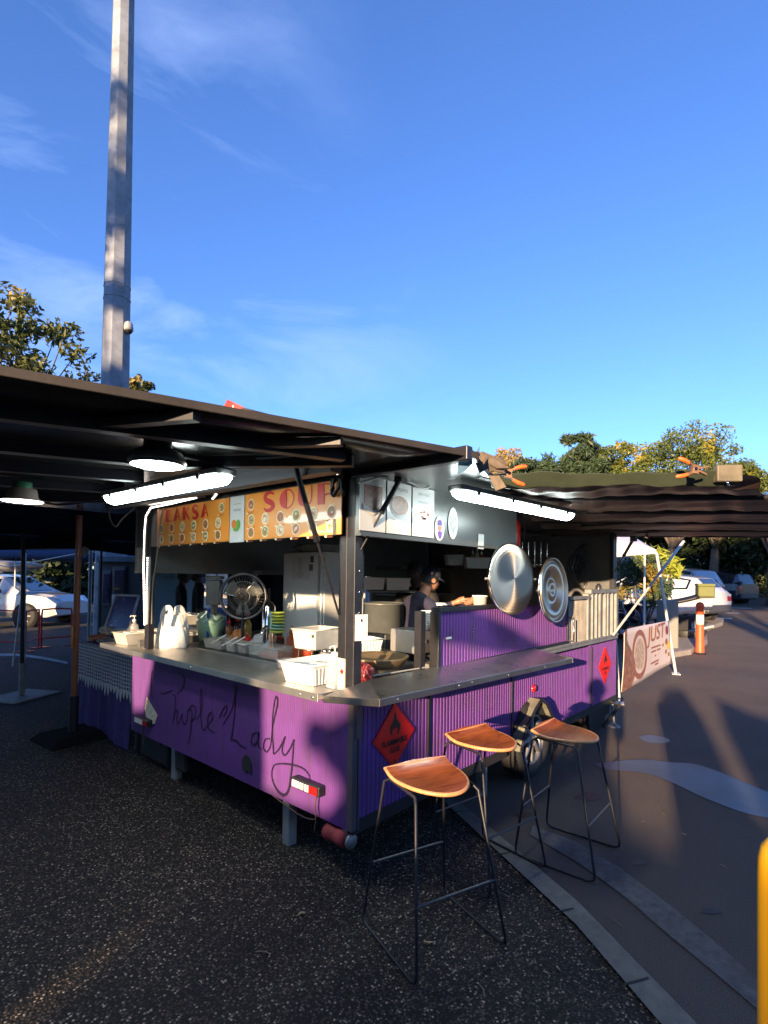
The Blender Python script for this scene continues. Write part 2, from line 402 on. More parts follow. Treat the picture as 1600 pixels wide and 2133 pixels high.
e2 = [Sc-sdir2*9, Sc-sdir2*2, Sc, zp(1200, 1931), Sd, Sd+sdir2*6]
far = e1[0]+(e1[0]-e1[1]).normalized()*8
sheet('asphalt_road', [(p.x, p.y) for p in e1[::-1]]+[(far.x, far.y), (9.0, 9.0), (60, 60), (900, 400), (900, -600), (e1[-1].x-40, -600)], road_m, .004)
sheet('concrete_kerb', [(p.x, p.y) for p in e1]+[(p.x, p.y) for p in e2[::-1]], concrete, .012)
q = [(1110, 1722), (1200, 1757), (1290, 1810), (1400, 1893), (1500, 1975), (1600, 2066), (1700, 2170), (1700, 2235), (1600, 2126), (1500, 2040), (1400, 1957), (1290, 1862), (1200, 1797), (1105, 1742)]
wornm = M('worn_concrete', (.085, .08, .08), .85, 0, .35, 22, .6, 90, dirt=.75)
sheet('gutter_strip', [(zp(*p).x, zp(*p).y) for p in q], wornm, .009)
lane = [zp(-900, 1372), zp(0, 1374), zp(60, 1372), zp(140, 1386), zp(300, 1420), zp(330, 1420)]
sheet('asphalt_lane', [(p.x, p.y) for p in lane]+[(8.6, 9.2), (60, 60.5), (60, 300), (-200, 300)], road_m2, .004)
linem = M('road_line_paint', (.34, .33, .31), .8, 0, .35, 30, dirt=.6)
def pxsheet(name, pts, mat, dz): return sheet(name, [(gp(*p).x, gp(*p).y) for p in pts], mat, dz)
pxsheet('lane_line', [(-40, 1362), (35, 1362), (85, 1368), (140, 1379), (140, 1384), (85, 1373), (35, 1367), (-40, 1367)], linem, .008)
# wet patch left by a spill
wet = bpy.data.materials.new('wet_asphalt'); wet.use_nodes = True
t = wet.node_tree; b = t.nodes['Principled BSDF']; b.inputs['Roughness'].default_value = .42; b.inputs['Specular IOR Level'].default_value = .8
tcn = t.nodes.new('ShaderNodeTexCoord'); n = t.nodes.new('ShaderNodeTexNoise'); n.inputs['Scale'].default_value = 3; n.inputs['Detail'].default_value = 9; t.links.new(tcn.outputs['Object'], n.inputs[0])
rp = t.nodes.new('ShaderNodeValToRGB'); rp.color_ramp.elements[0].position = .35; rp.color_ramp.elements[0].color = (.03, .035, .045, 1); rp.color_ramp.elements[1].position = .7; rp.color_ramp.elements[1].color = (.06, .08, .12, 1)
t.links.new(n.outputs[0], rp.inputs[0]); t.links.new(rp.outputs[0], b.inputs['Base Color'])
def blob(pts, k=5):
    pts = [V((p[0], p[1], 0)) for p in pts]+[V((pts[0][0], pts[0][1], 0))]
    return [(v.x, v.y) for v in smoothpts(pts, k)[:-1]]
pxsheet('puddle', blob([(1236, 1592), (1300, 1586), (1345, 1584), (1400, 1590), (1450, 1594), (1520, 1618), (1600, 1652), (1700, 1680), (1720, 1735), (1640, 1712), (1560, 1698), (1470, 1665), (1400, 1632), (1340, 1612), (1260, 1604)]), wet, .0075)
pxsheet('puddle', blob([(1330, 1536), (1352, 1532), (1385, 1538), (1396, 1545), (1380, 1550), (1345, 1547)]), wet, .0075)
# car park lines, island, verge
for a in ([(1462, 1256), (1560, 1258), (1560, 1259.2), (1462, 1257.2)], [(1455, 1264), (1566, 1267), (1566, 1268.6), (1455, 1265.4)], [(1450, 1274), (1540, 1277), (1540, 1279), (1450, 1276)], [(1440, 1286), (1525, 1288), (1525, 1290.5), (1440, 1288)]):
    pxsheet('parking_line', a, linem, .010)
isl = [(1380, 1292), (1508, 1293), (1506, 1303), (1470, 1316), (1474, 1342), (1440, 1364), (1400, 1371), (1375, 1373), (1340, 1360), (1340, 1300)]
pi_ = [gp(*p) for p in isl]
mb = MB(); paving = M('footpath_paving', (.25, .22, .19), .8, 0, .2, 12, .4, 80, dirt=.3)
k = len(pi_); mb.add([V((p.x, p.y, gz(p.x)-.02)) for p in pi_]+[V((p.x, p.y, gz(p.x)+.11)) for p in pi_], [tuple(range(k, 2*k))]+[(i, (i+1) % k, (i+1) % k+k, i+k) for i in range(k)])
tag(mb.build('footpath', [paving], bevel=.03), kind='structure')
grassm = M('grass', (.045, .075, .02), .9, 0, .4, 3, .6, 60)
pxsheet('grass_verge', [(1494, 1229.5), (1570, 1229.5), (1572, 1238), (1500, 1241)], grassm, .03)
mb = MB(); a = gp(1498, 1241); b_ = gp(1572, 1238.5); mb.hexa([a+V((0, 0, -.05)), b_+V((0, 0, -.05)), b_+V((.3, .3, -.05)), a+V((.3, .3, -.05)), a+V((0, 0, .12)), b_+V((0, 0, .12)), b_+V((.3, .3, .12)), a+V((.3, .3, .12))])
tag(mb.build('verge_kerb', concrete), kind='structure')

# ------------------------------------------------------------------ food trailer
X0, Y0, X1, Y1 = 1.89, 1.86, 5.93, 4.42
ZB, ZC, ZR, ZT = .27, .93, 1.775, 2.10
TR = empty('food_trailer', (X0, Y0, 0), 'purple ribbed food trailer with open serving hatches and handwritten lettering', 'food trailer')
def ribbed(name, axis, a0, a1, z0, z1, c, pitch, depth, mat, out, parent=TR, bot=None, th=.03):
    # profile along axis with flat ribs; out = outward sign vector
    mb = MB(); n = int(round((a1-a0)/pitch)); o = V(out); pts = []
    for i in range(n):
        s = a0+i*(a1-a0)/n; p = (a1-a0)/n
        pts += [(s, 0), (s+p*.30, 0), (s+p*.40, depth), (s+p*.90, depth)]
    pts.append((a1, 0)); K = len(pts); vs = []
    for z in (0, 1):
        for (s, d) in pts:
            base = V((s, c, 0)) if axis == 'x' else V((c, s, 0))
            zz = z1 if z else (bot(s) if bot else z0)
            vs.append(base+o*d+V((0, 0, zz)))
    mb.add(vs, [(i, i+1, K+i+1, K+i) for i in range(K-1)])
    A = V((a0, c, z0)) if axis == 'x' else V((c, a0, z0)); B = V((a1, c, z1)) if axis == 'x' else V((c, a1, z1))
    mb.bb(A-o*.002, B-o*th) if not bot else None
    return mb.build(name, mat, parent)
# rear panel (facing the camera's left)
rear = ribbed('rear_panel', 'y', Y0+.03, Y1, ZB, ZC-.02, X0, .016, .0012, purple, (-1, 0, 0))
# side wall below the counter: wheel arch cut out, in three panels
def side_bot(s):
    d = abs(s-3.86)/.34
    return ZB+.05 if d >= 1 else max(ZB+.05, .28+.32*math.sqrt(max(0, 1-d**1.6)))
for a, b_ in ((X0+.03, 2.52), (2.535, 3.555), (3.57, 5.18), (5.195, X1)):
    ribbed('side_panel', 'x', a, b_, ZB+.05, ZC-.02, Y0, .034, .004, purple_s, (0, -1, 0), bot=side_bot if a == 3.57 or a == 2.535 else None)
mb = MB()
for a, b_ in ((X0+.01, 3.50), (4.36, X1)): mb.bb((a, Y0-.004, ZB-.02), (b_, Y0+.05, ZB+.05))
mb.build_each('skirt', blackm, TR)
mb = MB(); mb.bb((X0-.006, Y0-.008, ZB), (X0+.03, Y0+.03, ZC-.02)); mb.bb((X0+.012, Y0-.014, ZC-.20), (X0+.06, Y0-.004, ZC-.05))
mb.bb((X0+.036, Y0-.009, ZB), (X0+.048, Y0+.01, ZC-.03))
mb.build('corner_post', M('corner_trim', (.09, .075, .09), .5, .2), TR, bevel=.003)
mb = MB()
for x in (2.5275, 3.5625, 5.1875): mb.bb((x-.012, Y0-.012, ZB+.05), (x+.012, Y0+.02, ZC-.03))
mb.build_each('panel_joint', black, TR, bevel=.002)
# floor, far wall, end wall, chassis
dark_in = M('interior_dark', (.085, .085, .085), .6, 0, .2, 6)
inner = M('interior_lining', (.30, .31, .30), .35, .3, .1, 5, dirt=.3)
mb = MB(); mb.bb((X0+.04, Y0+.05, ZB+.02), (X1-.03, Y1-.05, ZB+.07)); mb.build('floor', steel_d, TR)
mb = MB(); mb.bb((X0+.04, Y1-.04, ZB), (X1, Y1, 1.0)); mb.build('far_wall', dark_in, TR)
mb = MB(); mb.bb((X0, Y1-.04, 1.56), (X1, Y1-.001, ZT-.001)); mb.bb((4.75, Y1-.04, 1.0), (X1, Y1-.001, 1.56)); mb.build_each('far_wall_lining', [M('lining_far', (.17, .175, .175), .45, .2, .15, 5)], TR)
mb = MB(); mb.bb((X1-.04, Y0, ZC+.02), (X1, Y1-.05, ZT-.001)); mb.build('end_wall', dark_in, TR)
mb = MB(); mb.bb((X0+.1, Y0+.15, ZB-.09), (X1-.1, Y0+.23, ZB-.01)); mb.bb((X0+.1, Y1-.3, ZB-.09), (X1-.1, Y1-.22, ZB-.01))
for x in (2.2, 3.2, 4.4, 5.4): mb.bb((x, Y0+.2, ZB-.07), (x+.06, Y1-.25, ZB-.012))
mb.build_each('chassis', blackm, TR)
mb = MB(); mb.bb((X0-.02, Y0-.02, ZT), (X1+.02, Y1+.02, ZT+.07)); mb.build('roof', M('roof_skin', (.10, .10, .105), .5, .3), TR, bevel=.01)
# counters
mb = MB(); mb.bb((1.80, 2.02, ZC-.012), (2.64, 4.86, ZC+.018)); mb.bb((1.795, 2.02, ZC-.022), (1.80, 4.86, ZC+.020), 0)
mb.build('rear_counter', steel, TR, bevel=.003)
mb = MB()
for y in (2.06, 2.16, 3.3, 4.2): mb.lathe([(0, 0), (.007, 0), (.005, .003), (0, .003)], (1.795, y, ZC-.003), RY(-math.pi/2), 10, 0)
mb.build_each('screw', chrome, TR)
steel_shiny = M('polished_counter', (.40, .39, .38), .13, .95, .15, 4, .02, 12, dirt=.25)
A = yp(785, 1459, 1.60); B = yp(1195, 1371, 1.52)
def shelf():
    n1 = V((1.83, 2.02, ZC+.004)); n0 = V((1.80, 1.60, A.z)); f0 = V((B.x, 1.52, B.z)); f1 = V((B.x-.02, Y0-.012, B.z+.045)); c = V((X0+.1, Y0-.012, A.z+.03))
    mb = MB(); top = [n1, n0, f0, f1, c]
    mb.slab(top, (0, 0, 1), .004)
    for a, b2 in ((n1, n0), (n0, f0), (f0, f1)):
        t_ = (b2-a).normalized(); nrm = t_.cross(V((0, 0, 1))); mb.hexa([a-V((0, 0, .034)), b2-V((0, 0, .034)), b2-V((0, 0, .034))+nrm*-.018, a-V((0, 0, .034))+nrm*-.018, a-V((0, 0, -.001)), b2+V((0, 0, .001)), b2+V((0, 0, .001))+nrm*-.018, a+V((0, 0, .001))+nrm*-.018])
    o = mb.build('corner_shelf', steel_shiny, TR, bevel=.002)
    mb = MB()
    for t_ in (.06, .3, .36, .55, .78, .93):
        p = n0.lerp(f0, t_)+V((0, -.001, -.017)); mb.lathe([(0, 0), (.006, 0), (.005, .003), (0, .003)], p, RX(math.pi/2), 10)
    mb.build_each('rivet', chrome, o)
shelf()
mb = MB(); mb.bb((X0+.05, Y0+.012, ZC-.01), (2.57, Y0+.62, ZC+.010)); mb.build('side_counter', steel_shiny, TR, bevel=.002)
mb = MB(); mb.bb((2.60, Y0-.02, ZC+.0), (X1, Y0+.04, ZC+.035)); mb.bb((2.58, Y0-.035, ZC+.035), (4.60, Y0-.02, ZC+.06)); mb.bb((4.6, Y0-.03, ZC+.035), (X1, Y0+.0, ZC+.05))
mb.build_each('sill_rail', galv, TR, bevel=.003)
# raised hatch panel over the side wall
mb_o = empty('d', (0, 0, 0)); bpy.data.objects.remove(mb_o)
hp = ribbed('hatch_panel', 'x', 2.60, 4.53, 1.015, 1.345, Y0-.02, .034, .004, purple_s, (0, -1, 0))
mb = MB(); mb.bb((2.585, Y0-.034, 1.345), (4.55, Y0+.03, 1.372)); mb.bb((2.575, Y0-.034, 1.0), (2.60, Y0+.03, 1.345)); mb.bb((2.60, Y0-.036, .992), (4.55, Y0+.0, 1.014)); mb.bb((4.53, Y0-.034, 1.014), (4.55, Y0+.03, 1.345))
mb.build('panel_frame', black, TR, bevel=.002)
mb = MB(); p = yp(935, 1329, Y0-.03); mb.box(p, (.055, .006, .012)); mb.build('panel_label', white, hp)
mb = MB()
for (x, y) in ((987, 1302), (987, 1309), (987, 1327), (985, 1316)): mb.lathe([(0, 0), (.005, 0), (0, .004)], yp(x, y, Y0-.028), RX(math.pi/2), 8)
mb.build_each('screw', chrome, hp)
# ribbed aluminium door section and framing at the front end
ribbed('aluminium_door', 'x', 4.60, 5.02, ZC+.05, 1.36, Y0-.005, .03, .006, M('bare_aluminium', (.30, .28, .25), .45, .75, .12, 6, dirt=.3), (0, -1, 0))
mb = MB()
for x, wd in ((4.575, .03), (5.04, .05), (5.16, .03), (5.27, .03), (5.37, .05), (5.52, .03), (5.60, .05), (5.74, .03), (5.86, .06)): mb.bb((x, Y0-.025, ZC+.036), (x+wd, Y0+.03, 1.42 if x > 5 else 1.37))
mb.bb((4.6, Y0-.028, 1.37), (5.10, Y0+.03, 1.40)); mb.bb((5.1, Y0-.03, 1.42), (5.92, Y0+.035, 1.46))
mb.build_each('door_frame', galv, TR, bevel=.003)
ribbed('end_panel', 'x', 5.42, 5.86, ZC+.04, 1.41, Y0+.04, .03, .006, galv, (0, -1, 0))
mb = MB(); a = yp(1186, 1312, Y0-.03); mb.tube([a+V((-.03, 0, -.09)), a+V((-.03, -.05, -.09)), a+V((-.03, -.05, .11)), a+V((-.03, 0, .11))], .006); mb.build('door_handle', chrome, TR)
mb = MB(); mb.bb((X1-.05, Y0-.004, ZC+.04), (X1, Y0+.05, ZT-.002)); mb.bb((X1-.10, Y0-.002, 1.46), (X1-.052, Y0+.04, ZT-.002)); mb.build('front_post', black, TR, bevel=.003)
# posts
mb = MB(); mb.bb((1.925, 1.895, ZC+.02), (1.985, 1.955, ZT)); mb.bb((1.99, 1.97, 1.20), (2.04, 2.03, ZT)); mb.bb((1.93, 1.96, 1.12), (1.975, 2.02, ZT))
for z in (1.30, 1.38, 1.47, 1.56, 1.68): pass
pst = mb.build('rear_post', black, TR, bevel=.004)
mb = MB()
for z in (1.26, 1.36, 1.47, 1.58): mb.lathe([(0, 0), (.008, 0), (.006, .004), (0, .004)], (1.955, 1.894, z), RX(math.pi/2), 10)
mb.build_each('screw', chrome, pst)
mb = MB(); mb.bb((X0+.01, 4.17, ZC+.02), (X0+.06, 4.24, ZT)); mb.build('rear_post', black, TR, bevel=.004)
# fascia above side opening
lin_f = M('fascia_lining', (.085, .09, .09), .3, .45, .1, 3, .02, 8)
mb = MB(); mb.bb((X0+.03, Y0+.0, ZR), (3.62, Y0+.03, ZT)); mb.bb((X0+.03, Y0-.008, ZR-.012), (3.64, Y0+.035, ZR+.0)); mb.build('side_fascia', lin_f, TR)
mb = MB(); mb.bb((X0, Y0+.12, ZR-.005), (X0+.03, Y1, ZT)); mb.build('rear_fascia', M('fascia_black', (.03, .03, .033), .6), TR)
# side hatch: ceiling sheet hinged along the roof, with end frame
hz = 2.105; SO = 1.44
mb = MB(); mb.slab([(1.93, Y0+.02, hz), (1.93, 1.20, hz+.0), (2.35, 1.37, hz), (2.5, SO, hz), (X1, SO+.0, hz), (X1, Y0+.02, hz)], (0, 0, 1), .025)
mb.build('side_hatch', M('hatch_lining', (.12, .125, .125), .32, .35, .12, 3, .03, 6), TR)
mb = MB(); mb.bb((1.885, 1.20, hz-.05), (1.93, Y0+.03, hz+.012)); mb.bb((2.35, SO-.03, hz-.03), (X1+.02, SO, hz+.01)); mb.bb((X1, SO, hz-.05), (X1+.04, Y0, hz+.01))
for x in (2.9, 3.9, 4.9): mb.bb((x, SO, hz-.055), (x+.04, Y0, hz-.026))
mb.build('hatch_frame', M('hatch_frame_paint', (.012, .013, .022), .4), TR, bevel=.004)

# rear canopy
gloss = M('canopy_underside', (.045, .043, .040), .22, .5, .25, 2, .02, 5)
edgebr = M('canopy_edge', (.028, .024, .021), .6, 0, .3, 8, .1, dirt=.3)
zc_ = 2.085
C1 = zp(995, 942, 2.10); C2 = zp(0, 762, 2.10); C2 = C1+(C2-C1)*2.0; C1.z = C2.z = zc_; C3 = V((C2.x, 4.9, zc_)); C4 = V((1.95, 4.9, zc_)); C5 = V((1.95, Y0, zc_))
mb = MB(); mb.slab([C1+V((-.01, 0, 0)), C2, C3, C4, C5+V((0, 0, 0))], (0, 0, -1), -.0)
bpy.data.meshes.remove(bpy.data.meshes.new('x'))
mb = MB(); n_ = 14
def cpt(i, j):
    a = C2.lerp(C1, i); b2 = C3.lerp(C4, i); return a.lerp(b2, j)+V((0, 0, .006*math.sin(i*9)*math.sin(j*7)))
mb.grid(lambda i, j: cpt(i, j), 14, 14, 0)
cs = mb.build('rear_hatch', gloss, TR, solid=-.012)
mb = MB(); d_ = (C2-C1).normalized(); nn = V((d_.y, -d_.x, 0))
if nn.y > 0: nn = -nn
mb.hexa([C1+V((0, 0, -.014)), C2+V((0, 0, -.014)), C2+nn*.012+V((0, 0, -.014)), C1+nn*.012+V((0, 0, -.014)), C1+V((0, 0, .014)), C2+V((0, 0, .014)), C2+nn*.012+V((0, 0, .014)), C1+nn*.012+V((0, 0, .014))])
mb.bb((C2.x-.02, C2.y-.02, zc_-.02), (C2.x, 4.9, zc_+.014))
mb.build('hatch_edge', edgebr, TR, bevel=.003)
mb = MB()
def beam(a, b2, wd=.04, h=.05, z=zc_-.026): # pixel ends -> underside beam
    a = zp(a[0], a[1], z); b2 = zp(b2[0], b2[1], z); t_ = (b2-a).normalized(); n2 = V((-t_.y, t_.x, 0))*wd/2; hh = V((0, 0, h/2))
    mb.hexa([a-n2-hh, b2-n2-hh, b2+n2-hh, a+n2-hh, a-n2+hh, b2-n2+hh, b2+n2+hh, a+n2+hh])
beam((-60, 851), (716, 948), .05); beam((206, 884), (410, 867), .04, .03); beam((514, 927), (712, 920), .04, .03)
beam((-40, 925), (330, 962), .06); beam((-40, 968), (300, 995), .05); beam((-40, 1000), (260, 1020), .05)
beam((330, 965), (735, 960), .05); beam((-40, 1035), (240, 1040), .05); beam((230, 1050), (700, 968), .07, .07)
mb.build_each('hatch_rafter', M('rafter_paint', (.010, .010, .018), .5), TR)
# gas struts
def strut(a, b2, name='gas_strut'):
    a = V(a); b2 = V(b2); m_ = a.lerp(b2, .47); mb = MB(); mb.tube([a, m_], .014, 10); mb.tube([m_-(b2-a)*.02, m_+(b2-a)*.015], .017, 10, 0); mb.tube([m_, b2], .006, 8)
    mb.box(a, (.05, .05, .05)); return mb.build(name, black, TR)
strut(zp(612, 962, 2.08), xp(706, 1280, 1.92)); strut(zp(835, 995, 2.08), yp(750, 1148, 1.9))
strut(yp(1320, 1122, SO+.02), yp(1281, 1190, Y0-.01))

# lettering on the rear panel: brush script strokes
XL = X0-.0045
def K(x, y): return xp(240+x/3.077, 1300+y/3.077, XL)
strokes = [
 ([(237, 300), (232, 345), (228, 400), (233, 455), (246, 478)], [.004, .006, .007, .006, .003]),
 ([(290, 440), (315, 445), (345, 432), (370, 425)], [.004, .006, .006, .003]),
 ([(402, 318), (425, 322), (440, 350), (437, 395), (418, 428), (395, 440)], [.004, .007, .010, .010, .006, .003]),
 ([(365, 450), (385, 470), (380, 560), (368, 640)], [.004, .006, .007, .004]),
 ([(368, 640), (385, 560), (400, 555), (393, 600), (400, 640), (420, 600), (430, 575)], [.004, .006, .007, .006, .006, .005, .004]),
 ([(430, 575), (432, 625), (448, 640), (462, 600), (466, 540)], .006),
 ([(466, 540), (490, 560), (485, 660), (468, 770)], [.004, .006, .007, .004]),
 ([(470, 560), (490, 520), (515, 540), (508, 600), (480, 620)], .006),
 ([(520, 610), (555, 540), (553, 440), (545, 425), (545, 520), (552, 640), (565, 680), (590, 650)], [.004, .005, .005, .005, .007, .007, .006, .004]),
 ([(590, 650), (625, 600), (610, 565), (592, 610), (600, 670), (635, 695)], [.004, .006, .006, .008, .007, .003]),
 ([(668, 600), (690, 545), (715, 520), (712, 560), (690, 590)], .006),
 ([(690, 640), (740, 560), (772, 450), (778, 400), (762, 395), (768, 470), (762, 600), (742, 745)], [.004, .006, .009, .010, .006, .008, .009, .007]),
 ([(742, 745), (775, 745), (800, 775), (840, 795)], [.006, .008, .008, .004]),
 ([(910, 695), (880, 705), (872, 760), (895, 770), (915, 735), (920, 690), (915, 770), (935, 800)], .0065),
 ([(990, 735), (962, 740), (950, 790), (972, 820), (995, 780), (1000, 735)], .007),
 ([(1000, 735), (1010, 650), (1040, 510), (1030, 465), (1012, 560), (1008, 700), (1015, 835)], [.004, .006, .009, .007, .006, .009, .006]),
 ([(1015, 835), (1050, 800), (1090, 720)], .007),
 ([(1090, 720), (1070, 800), (1085, 842), (1120, 800), (1146, 740)], .008),
 ([(1146, 740), (1138, 850), (1128, 960), (1112, 1060), (1080, 1097), (1035, 1060), (1005, 985), (1015, 910), (1070, 895), (1150, 905), (1210, 930), (1245, 975), (1248, 1025)], [.007, .008, .009, .012, .014, .010, .007, .007, .008, .008, .007, .006, .004])]
mb = MB()
for pts, wd in strokes:
    P = smoothpts([K(*p) for p in pts], 5)
    if isinstance(wd, list):
        W_ = [float(np.interp(i/(len(P)-1)*(len(wd)-1), range(len(wd)), wd)) for i in range(len(P))]
    else: W_ = [wd*1.0]*len(P)
    W_ = [x*1.2 for x in W_]
    stroke(mb, P, W_, (1, 0, 0))
mb.build('lettering', M('black_brush_ink', (.015, .006, .03), .5), rear, solid=.0015)
mb = MB(); c_ = K(845, 900); mb.slab([c_+V((0, .045, -.04)), c_+V((0, .05, .02)), c_+V((0, .02, .055)), c_+V((0, -.02, .05)), c_+V((0, -.045, .02)), c_+V((0, -.05, -.05)), c_+V((0, -.01, -.035)), c_+V((0, .01, -.055))], (-1, 0, 0), -.004)
mb.build('black_patch', blackm, rear)
mb = MB(); c_ = K(230, 560); P = [(205, 468), (222, 500), (245, 540), (272, 585), (255, 640), (232, 638), (200, 600), (192, 540)]
mb.slab([K(*p) for p in P], (-1, 0, 0), -.003); mb.build('torn_sticker', M('old_tape', (.62, .55, .42), .7, 0, .35, 30), rear)
# tail lights
ledw = M('clear_lens', (.75, .72, .7), .15, 0, .1, coat=.5); redl = M('red_lens', (.45, .01, .01), .15, 0, .1, coat=.5)
def taillight(c, flip):
    mb = MB(); mb.bb(c+V((-.045, -.115, -.028)), c+V((0, .115, .028))); o = mb.build('tail_light', black, TR, bevel=.008)
    mb = MB()
    for i, y in enumerate((.095, .08, .065, .05, .03, .012, -.01, -.028)): mb.bb(c+V((-.05, y-.005, -.018)), c+V((-.044, y+.005, .018)))
    mb.build('lens', ledw, o)
    mb = MB(); mb.bb(c+V((-.05, -.1, -.02)), c+V((-.044, -.04, .02))); mb.build('lens', redl, o)
taillight(V((X0-.004, 2.165, .425)), 1); taillight(V((X0-.004, 4.14, .395)), 0)
mb = MB(); mb.tube(smoothpts([(X0-.03, 2.09, .40), (X0-.035, 2.095, .33), (X0-.03, 2.10, .27), (X0-.01, 2.25, .24), (X0, 2.5, .27)], 6), .004, 6); mb.tube(smoothpts([(X0-.03, 2.09, .27), (X0-.05, 2.08, .22), (X0-.02, 2.085, .19)], 6), .003, 6)
mb.tube([(X0-.03, 4.13, .37), (X0-.03, 4.13, .2)], .004, 6)
mb.build('light_cable', M('cable', (.05, .03, .03), .6), TR)
mb = MB(); p = yp(1111, 1434, Y0-.012); mb.lathe([(0, .02), (.02, .018), (.028, .008), (.03, 0)], p, RX(math.pi/2), 18); mb.build('side_marker', redl, TR)
# jockey roller at the corner
mb = MB(); c_ = V((1.91, 1.975, .21)); mb.lathe([(0, -.08), (.042, -.08), (.046, -.06), (.038, -.02), (.046, .03), (.042, .065), (0, .065)], c_, RX(math.pi/2), 18); mb.build('jockey_roller', M('red_rubber', (.28, .03, .035), .55, 0, .3, 20, dirt=.4), TR)
mb = MB(); mb.lathe([(0, 0), (.038, 0), (.038, .012), (0, .012)], c_+V((0, -.09, 0)), RX(math.pi/2), 18); mb.bb((1.9, 1.9, .2), (1.93, 1.93, .29)); mb.build('roller_bracket', steel_d, TR)
# support legs
def leg(p, z1=.30):
    mb = MB(); mb.bb(p+V((-.03, -.03, .0)), p+V((.03, .03, z1))); mb.build('support_leg', galv, TR, bevel=.004)
leg(V((1.95, 2.42, 0))); leg(V((1.98, 3.82, 0))); leg(V((3.3, 1.95, 0)))
mb = MB(); mb.bb((1.93, 3.6, .1), (2.5, 3.75, .25)); mb.bb((2.0, 4.0, .02), (2.5, 4.5, .22)); mb.lathe([(0, 0), (.15, 0), (.17, .25), (.1, .3), (0, .3)], (2.3, 4.1, 0)); mb.build_each('underfloor_tank', blackm, TR, bevel=.02)
# front end: coupling and leg (beyond)
mb = MB(); c_ = yp(1255, 1500, Y0+.1); mb.bb((5.3, Y0+.05, .02), (5.75, Y0+.4, .16)); mb.tube([(5.55, Y0, .05), (5.75, Y0-.1, .25), (5.72, Y0+.1, .30)], .02, 8); mb.bb((5.2, Y0+.02, .14), (5.8, Y0+.3, .24)); mb.build('stabiliser', blackm, TR, bevel=.01)
mb = MB(); mb.tube([(5.80, Y0-.03, .0), (5.80, Y0-.01, .25)], .012, 8); mb.lathe([(0, .04), (.02, .04), (.06, .005), (.06, 0), (0, 0)], (5.80, Y0-.03, 0), None, 14); mb.build('jack_foot', galv, TR)
# wheel with bent mudguard
WC = V((3.86, Y0-.0, .305))
def wheel(parent, c, r=.30, wd=.19, name='wheel', rim=.19, ax='y'):
    rot = RX(math.pi/2) if ax == 'y' else RY(math.pi/2)
    mb = MB(); h = wd/2
    mb.lathe([(rim, -h*.8), (rim+.03, -h), (r-.03, -h), (r-.006, -h*.75), (r, -h*.4), (r, h*.4), (r-.006, h*.75), (r-.03, h), (rim+.03, h), (rim, h*.8)], c, rot, 40); wo = mb.build(name, rubber, parent)
    mb = MB(); mb.lathe([(rim, -h*.8), (rim-.015, -h*.2), (rim-.015, h*.82), (rim, h*.8)], c, rot, 32)
    mb.lathe([(0, h*.62), (.05, h*.66), (.07, h*.5), (.07, h*.45), (0, h*.45)], c, rot, 24)
    for i in range(8):
        a = i*math.pi/4; p0 = V((math.cos(a)*.06, math.sin(a)*.06, h*.55)); p1 = V((math.cos(a)*(rim-.01), math.sin(a)*(rim-.01), h*.62))
        mb.tube([c+rot@p0, c+rot@p1], [.022, .014], 8)
    mb.build('rim', steel_d, wo); return wo
wheel(TR, WC+V((0, .03, 0)), .30, .17)
mb = MB()
prof = [(-.34, .30), (-.25, .46), (-.10, .57), (.0, .625), (.10, .57), (.23, .42), (.32, .24)]
for i in range(len(prof)-1):
    (a, za), (b2, zb) = prof[i], prof[i+1]
    mb.add([(3.86+a, Y0-.10, za), (3.86+b2, Y0-.10, zb), (3.86+b2, Y0+.05, zb+.0), (3.86+a, Y0+.05, za)], [(0, 1, 2, 3)])
gd = mb.build('mudguard', M('weathered_mudguard', (.26, .26, .20), .4, .5, .3, 9, .2, 20, dirt=.5), TR, solid=.006)
mb = MB(); mb.tube([V((3.86+a, Y0-.102, z)) for a, z in prof], .010, 8); mb.build('mudguard_rim', black, gd)
mb = MB(); mb.slab([(3.86-.34, Y0+.02, .3), (3.86-.25, Y0+.02, .45), (3.86-.1, Y0+.02, .56), (3.86, Y0+.02, .61), (3.86+.10, Y0+.02, .56), (3.86+.23, Y0+.02, .41), (3.86+.32, Y0+.02, .24)], (0, -1, 0), .02); mb.build('wheel_well', blackm, TR)

